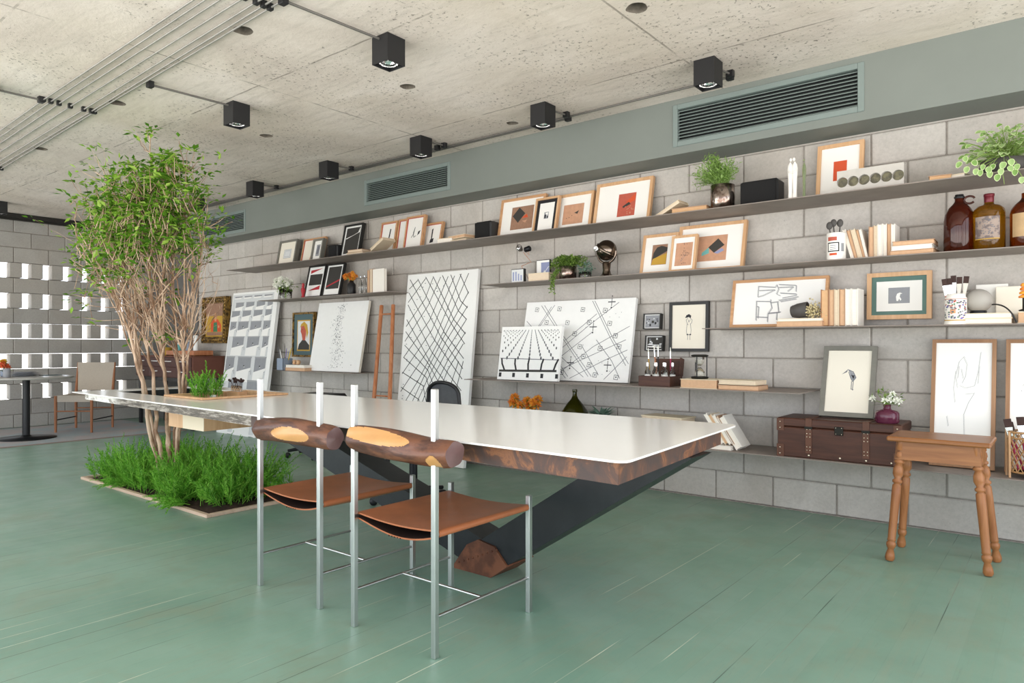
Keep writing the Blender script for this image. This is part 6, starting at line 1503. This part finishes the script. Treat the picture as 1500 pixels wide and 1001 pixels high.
# ------------------------------------------------------------------ office chairs behind the table
def office_chair(x, y, rz, lab, seat_h=.46, back=True, top=.83, caster_r=.27):
    T = Thing('office_chair', lab, 'chair', (x, y, 0), None, (0, 0, rz))
    for k in range(5):
        w = 2*PI*k/5+.35; d = Vector((math.cos(w), math.sin(w), 0)); b = MB(); b.tube([d*.03+Vector((0, 0, .095)), d*caster_r+Vector((0, 0, .07))], [.022, .014], 8); s = T.part('base_spoke', b, M_blackm, world=False)
        c = MB(); M = Matrix.Rotation(w, 4, 'Z') @ Matrix.Rotation(PI/2, 4, 'X'); c.lathe([(.006, -.02), (.027, -.018), (.027, .018), (.006, .02)], d*caster_r+Vector((0, 0, .027)), 16, 0, M); link('caster', c.mesh('caster', M_black), s)
    b = MB(); b.tube([(0, 0, .08), (0, 0, .28)], .028, 16); b.tube([(0, 0, .28), (0, 0, seat_h-.04)], .017, 14); T.part('gas_column', b, M_blackm, world=False)
    b = MB(); b.box(-.23, .23, -.23, .22, seat_h-.045, seat_h+.02, .03); T.part('seat', b, M_black, world=False)
    if back:
        h0, h1 = seat_h+.06, top; b = MB(); n = 16; pts = []
        for i in range(n+1): w = PI*i/n; pts.append((-.17*math.cos(w)*(1.0), .25+.02*abs(math.cos(w)), h1-.12+.115*math.sin(w)**.7))
        pts = [(-.2, .27, h0)]+pts+[(.2, .27, h0)]; pts.append(pts[0]); b.tube(pts, .013, 10); T.part('back_frame', b, M_black, world=False)
        b = MB(); vs = [(p[0]*.97, p[1]+.004, p[2]-.004) for p in pts[:-1]]; b.add(vs+[(0, .25, (h0+h1)/2)], [(i, (i+1) % len(vs), len(vs)) for i in range(len(vs))]); b.add([(p[0], p[1]+.006, p[2]) for p in vs]+[(0, .256, (h0+h1)/2)], [(i, (i+1) % len(vs), len(vs)) for i in range(len(vs))]); T.part('mesh_back', b, M_mesh, world=False)
        b = MB(); b.tube([(.0, .1, seat_h-.03), (0, .27, seat_h-.02), (0, .275, h0+.05)], .016, 8); T.part('back_stem', b, M_blackm, world=False)
    return T
office_chair(-3.53, 3.31, math.radians(-5), 'black office chair with a grey mesh back, behind the middle of the table')
office_chair(-5.78, 4.12, math.radians(12), 'low black office stool behind the table, in front of the short shelf', seat_h=.59, back=False)

# ------------------------------------------------------------------ pine stool at the right
T = Thing('wooden_stool', 'honey-coloured wooden stool with turned legs at the right', 'stool', (-.5, 4.085, 0))
b = MB(); b.box(-.725, -.288, 3.925, 4.255, .608, .632, .006); T.part('top', b, M_stool)
ax0, ax1, ay0, ay1 = -.685, -.335, 3.965, 4.215; za, zb = .515, .608; sp = .012
ap = MB(); t = .022
def apr(p, q):
    d = (Vector(q)-Vector(p)).normalized(); n = Vector((-d.y, d.x, 0))*t; P_, Q_ = Vector(p), Vector(q); o1 = Vector((-.5-P_.x, 4.09-P_.y, 0)).normalized()*-sp; o2 = Vector((-.5-Q_.x, 4.09-Q_.y, 0)).normalized()*-sp
    ap.hexa([P_+o1, Q_+o2, Q_+o2+n, P_+o1+n, P_+Vector((0, 0, zb-za)), Q_+Vector((0, 0, zb-za)), Q_+n+Vector((0, 0, zb-za)), P_+n+Vector((0, 0, zb-za))])
c4 = [(ax0, ay0, za), (ax1, ay0, za), (ax1, ay1, za), (ax0, ay1, za)]
for i in range(4): apr(c4[i], c4[(i+1) % 4])
T.part('apron', ap, M_stool)
LEG = [(.017, 0), (.0225, .012), (.021, .03), (.0135, .058), (.018, .064), (.0225, .078), (.0215, .09), (.0155, .096), (.0205, .102), (.0185, .11), (.0195, .2), (.0215, .33), (.0205, .378), (.0135, .386), (.0225, .393), (.0225, .403), (.0135, .411), (.0245, .435), (.0235, .462), (.0145, .486), (.0225, .492), (.0225, .501), (.0145, .509), (.0225, .527), (.0215, .545), (.0155, .551), (.0225, .558), (.022, .60)]
for (fx, fy, tx, ty) in ((-.712, 3.935, -.668, 3.985), (-.300, 3.965, -.352, 3.985), (-.712, 4.245, -.668, 4.195), (-.286, 4.25, -.352, 4.195)):
    a, c = Vector((fx, fy, 0)), Vector((tx, ty, .605)); d = c-a; M = d.to_track_quat('Z', 'Y').to_matrix().to_4x4(); b = MB(); b.lathe([(r, z*d.length/.605) for r, z in LEG], a+Vector((0, 0, .004)), 18, 0, M); T.part('leg', b, M_stoolv)

# ------------------------------------------------------------------ far left: round table, chair, cabinet
tx, ty = -9.42, 2.75
T = Thing('round_table', 'round cafe table with a black pedestal at the far left', 'table', (tx, ty, 0.008))
b = MB(); b.lathe([(.46, .70), (.475, .705), (.475, .72), (.46, .725)], (tx, ty, 0), 48); T.part('tabletop', b, M_tabletop)
b = MB(); b.lathe([(.3, .009), (.3, .017), (.06, .03), (.04, .05)], (tx, ty, 0), 40); T.part('base_plate', b, M_blackm)
b = MB(); b.lathe([(.038, .03), (.038, .70)], (tx, ty, 0), 20); T.part('pedestal', b, M_black)
b = MB(); b.lathe([(.15, .69), (.15, .70)], (tx, ty, 0), 20); T.part('top_plate', b, M_blackm)
zt = .726
e = onZ(22, 548, zt); e2 = onZ(10, 553, zt); e3 = onZ(80, 549, zt)
T = Thing('grey_mug', 'grey mug on the round table, left of the plates', 'mug', (e2.x, e2.y, zt)); b = MB(); b.lathe([(.034, 0), (.036, .004), (.036, .1), (.032, .1), (.031, .006)], (e2.x, e2.y, zt), 20, 0, None, True, False); T.part('body', b, M_greyp); b = MB(); b.tube([(e2.x-.034, e2.y, zt+.08), (e2.x-.06, e2.y, zt+.07), (e2.x-.06, e2.y, zt+.035), (e2.x-.034, e2.y, zt+.025)], .005, 8); T.part('handle', b, M_greyp)
pc = onZ(36, 551, zt)
for i, r in enumerate((.16, .15, .125)):
    z = zt+.016*i; b = MB(); b.lathe([(r*.55, z), (r*.6, z+.003), (r, z+.015), (r*.985, z+.0165), (r*.6, z+.006), (1e-5, z+.006)], (pc.x, pc.y, 0), 32, 0, None, True, False); single('plate', b, M_greyp, ('largest grey plate at the bottom of the pile on the round table', 'middle grey plate in the pile on the round table', 'smallest grey plate on top of the pile on the round table')[i], 'plate', 'plates on the round table')
b = MB(); b.box(-9.60, -9.42, 2.93, 3.12, zt, zt+.004); single('placemat', b, M_matteal, 'thin grey mat at the right side of the round table', 'mat')
random.seed(111)
vf = onZ(23, 540, zt); T = Thing('table_posy', 'small pot of orange and yellow flowers on the round table', 'vase', (-9.66, 2.60, zt)); vx, vy = -9.66, 2.60
b = MB(); b.lathe([(.03, 0), (.034, .005), (.034, .07), (.03, .07)], (vx, vy, zt), 18); T.part('pot', b, M_bluecup)
f = MB(); g = MB(); g.fix = False; y_ = MB()
for i in range(14):
    q = Vector((vx+random.gauss(0, .035), vy+random.gauss(0, .03), zt+.1+random.uniform(0, .08))); g.tube([(vx, vy, zt+.06), q], .002, 4, 0, False); foliage(g, q-Vector((0, 0, .03)), .03, 3, .03, .012)
    flower(T, q, .03, M_yellow if i < 4 else M_petr)
T.part('leaves', g, M_creep)

# beige chair
bl, br, flg, frg = Vector((-10.09, 3.50, 0)), Vector((-9.80, 3.83, 0)), Vector((-9.76, 3.16, 0)), Vector((-9.42, 3.44, 0))
T = Thing('dining_chair', 'beige upholstered chair with reddish wooden frame by the pierced wall', 'chair', ((bl+br+flg+frg)/4))
def leg(name, p, q, r0=.014, r1=.018): b = MB(); b.tube([p, q], [r0, r1], 10); return T.part(name, b, M_chairw)
up = Vector((0, 0, 1)); bk = (bl-flg).normalized()
for p in (bl, br): leg('leg', p+up*.0085, p+up*.45); leg('back_post', p+up*.45, p+up*.86+bk*.06, .018, .012)
for p in (flg, frg): leg('leg', p+up*.0085, p+up*.46)
def cush(name, a, b_, c, d, z0, z1, m): q = MB(); q.hexa([a+up*z0, b_+up*z0, c+up*z0, d+up*z0, a+up*z1, b_+up*z1, c+up*z1, d+up*z1]); return T.part(name, q, m)
cush('seat', flg, frg, br, bl, .385, .465, M_linen)
bx = bk*.03; q = MB(); q.hexa([bl+up*.5+bk*.005, br+up*.5+bk*.005, br+up*.5+bk*.04, bl+up*.5+bk*.04, bl+up*.86+bk*.045, br+up*.86+bk*.045, br+up*.86+bk*.08, bl+up*.86+bk*.08]); T.part('backrest', q, M_linen)
for a, b_, z, m in ((flg, bl, .16, M_black), (frg, br, .16, M_black), (flg, frg, .27, M_chairw), (bl, br, .27, M_chairw)):
    q = MB(); q.tube([a+up*z, b_+up*z], .008, 8); T.part('stretcher', q, m)

# brown cabinet with drawers under the far corner
cx0, cx1, cy0, cy1, cz0, cz1 = -10.2, -8.622, 4.289, 4.73, .66, .945
T = Thing('sideboard', 'brown sideboard with white drawer pulls at the far corner, behind the tree', 'sideboard', ((cx0+cx1)/2, 4.5, 0))
b = MB(); b.box(cx0, cx1, cy0+.02, cy1, cz0, cz1-.012, .003); T.part('carcass', b, M_cabw)
b = MB(); b.box(cx0-.01, cx1+.006, cy0-.004, cy1, cz1-.012, cz1, .002); T.part('top', b, M_cabw)
nd = 4
for i in range(nd):
    xa = cx0+.01+(cx1-cx0-.02)*i/nd; xb_ = cx0+.01+(cx1-cx0-.02)*(i+1)/nd-.006
    for z0, z1 in ((cz0+.006, cz0+.135), (cz0+.141, cz1-.018)):
        d = MB(); d.box(xa, xb_, cy0, cy0+.02, z0, z1, .003); s = T.part('drawer', d, M_cabd); h = MB(); xm = (xa+xb_)/2; zm = (z0+z1)/2+.01; h.tube([(xm-.06, cy0, zm), (xm-.06, cy0-.022, zm), (xm+.06, cy0-.022, zm), (xm+.06, cy0, zm)], .006, 8); link('pull', h.mesh('pull', M_white, T.loc), s)
for x in (cx0+.05, cx1-.05):
    for y in (cy0+.05, cy1-.05): b = MB(); b.box(x-.022, x+.022, y-.022, y+.022, 0, cz0, .003); T.part('leg', b, M_black)
b = MB(); b.box(cx0+.07, cx1-.07, cy0+.04, cy0+.06, cz0-.05, cz0); T.part('rail', b, M_black)
q0, q1 = onY(258, 522, 4.36), onY(281, 522, 4.36)
T = Thing('wooden_tray', 'brown wooden tray box on the sideboard behind the tree', 'tray', (-9.0, 4.5, cz1)); b = MB(); b.box(-9.45, -8.70, 4.36, 4.62, cz1, cz1+.012); T.part('base', b, M_copper)
b = MB()
for q in ((-9.45, -8.70, 4.36, 4.372), (-9.45, -8.70, 4.608, 4.62), (-9.45, -9.438, 4.372, 4.608), (-8.712, -8.70, 4.372, 4.608)): b.box(q[0], q[1], q[2], q[3], cz1+.0, cz1+.07, .002)
T.part('sides', b, M_copper)
zt = cz1+.0125
for x, y, r, h, m, nm in ((-8.82, 4.45, .033, .30, M_white, 'tall white cylinder bottle on the sideboard tray'), (-9.06, 4.47, .035, .2, M_bluecup, 'blue-grey bottle in the middle of the sideboard tray'), (-9.3, 4.46, .04, .16, M_teal, 'teal bottle at the left of the sideboard tray')):
    T = Thing('tall_bottle', nm, 'bottle', (x, y, zt)); b = MB(); b.lathe([(r*.95, 0), (r, .006), (r, h*.8), (r*.7, h*.86)], (x, y, zt), 20); T.part('body', b, m); b = MB(); b.lathe([(r*.5, h*.85), (r*.5, h)], (x, y, zt), 14); T.part('cap', b, M_black if m is M_white else M_white)
random.seed(113); T = Thing('potted_plant', 'leafy plant in an ochre pot on the sideboard, seen through the branches', 'potted plant', (-9.75, 4.5, cz1)); b = MB(); b.lathe([(.06, 0), (.08, .11), (.072, .11), (.055, .02)], (-9.75, 4.5, cz1), 20, 0, None, True, False); T.part('pot', b, M_gold); f = MB(); f.fix = False; foliage(f, (-9.75, 4.5, cz1+.24), .13, 90, .075, .035, .3); f.tube([(-9.75, 4.5, cz1+.05), (-9.75, 4.5, cz1+.26)], .006, 5); T.part('foliage', f, M_creep)

# ------------------------------------------------------------------ planter bed, ferns, tree
px0, px1, py0, py1 = -6.262, -4.235, 2.205, 3.02
T = Thing('planter_bed', 'rectangular planting bed sunk in the floor with pale wooden trim', 'planter', ((px0+px1)/2, (py0+py1)/2, 0)); w = .032
for q in ((px0, px1, py0, py0+w), (px0, px1, py1-w, py1), (px0, px0+w, py0+w, py1-w), (px1-w, px1, py0+w, py1-w)): b = MB(); b.box(q[0], q[1], q[2], q[3], 0, .022, .003); T.part('trim', b, M_planter)
b = MB(); n = 30; vs = []
random.seed(120)
for i in range(n+1):
    for j in range(n+1): vs.append((px0+w+(px1-px0-2*w)*i/n, py0+w+(py1-py0-2*w)*j/n, .004+(random.uniform(0, .02) if 0 < i < n and 0 < j < n else 0)))
b.add(vs, [(i*(n+1)+j, (i+1)*(n+1)+j, (i+1)*(n+1)+j+1, i*(n+1)+j+1) for i in range(n) for j in range(n)], 0, True); T.part('soil', b, M_soil)
f = MB(); f.fix = False; random.seed(121)
cl = []
for i in range(150):
    x, y = random.uniform(px0+.06, px1-.08), random.uniform(py0+.07, py1-.06)
    if x > px1-.45 and y < py0+.16: continue
    cl.append((x, y))
for (x, y) in cl:
    for k in range(random.randint(6, 9)):
        a = random.uniform(0, 2*PI); h = random.choice((random.uniform(.1, .25), random.uniform(.1, .25), random.uniform(.22, .37))); r = random.uniform(.04, .24)*(1.15-1.6*max(0, h-.2)); bx = x+random.gauss(0, .025); by = y+random.gauss(0, .025); ex = bx+math.cos(a)*r; ey = max(by+math.sin(a)*r, py0-.03)
        plume(f, (bx, by, .01), (ex, ey, h), random.uniform(.034, .052), 46)
for (cxx, cyy) in ((-5.62, 2.16), (-4.72, 2.15), (-4.62, 2.12)):
    for k in range(12): a = random.uniform(PI, 2*PI); r = random.uniform(.05, .2); plume(f, (cxx+random.gauss(0, .05), cyy+.14, .03), (cxx+math.cos(a)*r, cyy+math.sin(a)*r*.6, random.uniform(.02, .1)), .03, 36)
single('fern_bed', f, M_fern, 'dense bed of feathery green ferns filling the floor planter', 'ferns', kind='stuff', loc=Vector(((px0+px1)/2, (py0+py1)/2, 0)))

random.seed(130)
TB = Vector((-5.20, 2.44, 0)); ZD_ = depth(TB); MPP = ZD_/FPX
T = Thing('indoor_tree', 'slender multi-stemmed green tree rising from the fern bed through the table', 'tree', TB)
def tp(px, py, dz=0): # point near the trunk axis, dz metres toward the wall side
    d = ray(px, py); return CAM+d*(ZD_+dz)
wood_, twig, leaves = MB(), MB(), MB(); wood_.fix = twig.fix = leaves.fix = False
stems = []
# (foot px, px at table, px top, py top, radius, depth lean)
S = [(236, 212, 114, 335, .017, -.10), (237, 214, 140, 312, .012, .10), (241, 227, 162, 265, .017, .0), (246, 243, 196, 240, .014, -.1), (246, 244, 220, 200, .018, .06), (250, 262, 246, 225, .015, .12), (251, 268, 272, 252, .014, -.05), (252, 272, 304, 300, .012, .0)]
def wob(pts, a):
    out = [pts[0]]
    for p in pts[1:-1]: out.append(p+Vector((random.gauss(0, a), random.gauss(0, a), random.gauss(0, a*.4))))
    return out+[pts[-1]]
def leafspray(p, d, n, L=.05, spread=.5):
    for k in range(n):
        dd = (d.normalized()*.35+Vector((random.gauss(0, spread), random.gauss(0, spread), random.gauss(-.12, .25)))).normalized(); l = L*random.uniform(.65, 1.2)
        q = p+dd*random.uniform(.0, .05); leaves.leaf(q, dd, Vector((random.gauss(0, .35), random.gauss(0, .35), 1)), l, l*.5, 0, .12)
def branch(p, target, r0, depth_, leafy=True):
    mid = (p+target)/2+Vector((random.gauss(0, .03), random.gauss(0, .03), -.02)); pts = wob(bez(p, mid, target, 7), .007)
    twig.tube(pts, [r0*(1-.75*i/7) for i in range(8)], 5, 0, False)
    if depth_ > 0:
        for k in range(random.randint(2, 4)):
            t = random.uniform(.25, .95); i = min(6, int(t*7)); q = pts[i].lerp(pts[i+1], t*7-i); o = q-Vector((TB.x, TB.y, q.z)); o.z = 0
            e = q+Vector((random.gauss(0, .09), random.gauss(0, .09), random.uniform(.08, .3)))+o.normalized()*random.uniform(0, .1)
            branch(q, e, r0*.55, depth_-1, leafy)
    if leafy and target.z > 1.72:
        for i in range(3, 8):
            if random.random() < .6: leafspray(pts[i], pts[i]-pts[i-1], random.randint(1, 3), .05)
        leafspray(target, target-pts[-2], random.randint(3, 6), .052)
for (fx, mx, tx_, ty_, r, dz) in S:
    a = Vector((TB.x, TB.y, 0))+RT*((fx-246)*MPP*.8)+FW*dz*.15; b1 = tp(mx, 575, dz*.35); b0 = tp((fx+mx)/2+random.uniform(-2, 2), 650, dz*.2); c_ = tp(mx+(tx_-mx)*.38, 450, dz*.65); e = tp(tx_, ty_, dz)
    ctrl = [a, b0, b1, tp(mx+(tx_-mx)*.16, 515, dz*.5), c_, tp(mx+(tx_-mx)*.66, 450+(ty_-450)*.5, dz*.85), e]
    pts = []
    for i in range(len(ctrl)-1):  # catmull-rom
        p0, p1, p2, p3 = ctrl[max(0, i-1)], ctrl[i], ctrl[i+1], ctrl[min(len(ctrl)-1, i+2)]
        for k in range(4): t = k/4; pts.append(.5*((2*p1)+(p2-p0)*t+(2*p0-5*p1+4*p2-p3)*t*t+(3*p1-p0-3*p2+p3)*t**3))
    pts.append(ctrl[-1]); pts = wob(pts, .006); n = len(pts); wood_.tube(pts, [r*(1.12-.9*(i/(n-1))**.8) for i in range(n)], 8, 0, False)
    stems.append(pts)
    for k in range(9):
        t = random.uniform(.45, .9); i = int(t*(n-1)); q = pts[i]; o = q-Vector((TB.x, TB.y, q.z)); o.z = 0; up_ = random.uniform(.35, .75)*(1.15-.6*t)
        e2 = q+Vector((random.gauss(0, .1), random.gauss(0, .1), up_))+o.normalized()*random.uniform(-.06, .16)
        e2.z = min(e2.z, 2.3 if random.random() < .75 else 2.5); branch(q, e2, r*.42*(1.1-.6*t), 1)
    leafspray(pts[-1], pts[-1]-pts[-2], 8); 
# many bare upright switches below the crown
for k in range(66):
    s = random.choice(stems); i = random.randint(int(.4*len(s)), int(.66*len(s))); q = s[i]; px_ = random.uniform(112, 302); e = tp(px_, random.uniform(300, 400), random.uniform(-.3, .35)); m = (q+e)/2+(e-q).cross(Vector((0, 0, 1)))*random.gauss(0, .04); w0 = random.uniform(.004, .0065); pts = wob(bez(q, m, e, 9), .008)
    twig.tube(pts, [w0*(1-.6*j/9) for j in range(10)], 5, 0, False)
    for j in (7, 8, 9):
        if pts[j].z > 1.8: leafspray(pts[j], pts[j]-pts[j-1], random.randint(1, 4))
    if random.random() < .6: branch(e, e+Vector((random.gauss(0, .1), random.gauss(0, .1), random.uniform(.1, .3))), .004, 0)
# crown body, filled leaf sprays following the outline of the crown
prof = [(232, 235, 262), (245, 150, 290), (262, 140, 298), (278, 130, 298), (292, 112, 296), (305, 122, 292), (318, 130, 296), (330, 126, 300), (343, 116, 306), (355, 114, 292), (368, 122, 262), (382, 118, 230), (397, 108, 215), (410, 105, 205), (425, 104, 190), (440, 104, 175)]
for k in range(900):
    i = min(len(prof)-1, int(abs(random.gauss(6.4, 3.1)))); py_, a, b_ = prof[i]; c_ = (a+b_)/2; hw = (b_-a)/2; u = random.gauss(0, .52)
    if abs(u) > 1: continue
    dz = random.gauss(0, .24); q = tp(c_+u*hw, py_+random.uniform(-8, 8), dz)
    if q.z > 2.72: continue
    s0 = q-Vector((random.gauss(0, .04), random.gauss(0, .04), random.uniform(.05, .16))); twig.tube([s0, q], [.003, .0015], 3, 0, False); leafspray(q, Vector((random.gauss(0, 1), random.gauss(0, 1), .1)), random.randint(4, 7), .062, .7)
for (px_, py_, n_) in ((112, 335, 9), (118, 350, 9), (126, 330, 10), (120, 372, 8), (132, 385, 8), (128, 405, 7), (112, 390, 6), (140, 372, 9), (108, 440, 6), (104, 432, 4), (104, 262, 5), (112, 268, 4), (118, 250, 5), (100, 285, 4), (130, 240, 6), (140, 228, 5), (108, 383, 6), (113, 400, 5), (118, 425, 4), (150, 398, 10), (165, 392, 12), (180, 398, 12), (200, 195, 9), (215, 190, 12), (224, 192, 8), (205, 208, 5), (262, 206, 4), (276, 218, 4), (285, 222, 6), (298, 225, 6), (297, 243, 6), (303, 252, 6), (325, 318, 6), (332, 316, 4), (341, 325, 3), (205, 432, 5), (252, 436, 8), (262, 432, 6), (120, 465, 6), (127, 472, 4), (190, 505, 5), (232, 492, 6), (245, 500, 5), (275, 482, 4), (210, 500, 7), (270, 395, 6), (283, 375, 7), (240, 415, 5)):
    q = tp(px_, py_, random.gauss(0, .08)); leafspray(q, Vector((random.gauss(0, .6), random.gauss(0, .6), .2)), n_, .055, .6)
    near = min((p for s in stems for p in s), key=lambda p: (p-q).length+(1 if p.z > q.z else 0)); twig.tube(wob(bez(near, (near+q)/2-Vector((0, 0, .04)), q, 6), .004), [.004-.0004*j for j in range(7)], 4, 0, False)
for mb_ in (wood_, twig, leaves): mb_.v = [(p[0], p[1], min(p[2], CEIL-.02)) for p in mb_.v]
T.part('stems', wood_, M_treebark); T.part('twigs', twig, M_treebark); T.part('leaves', leaves, M_leaf)
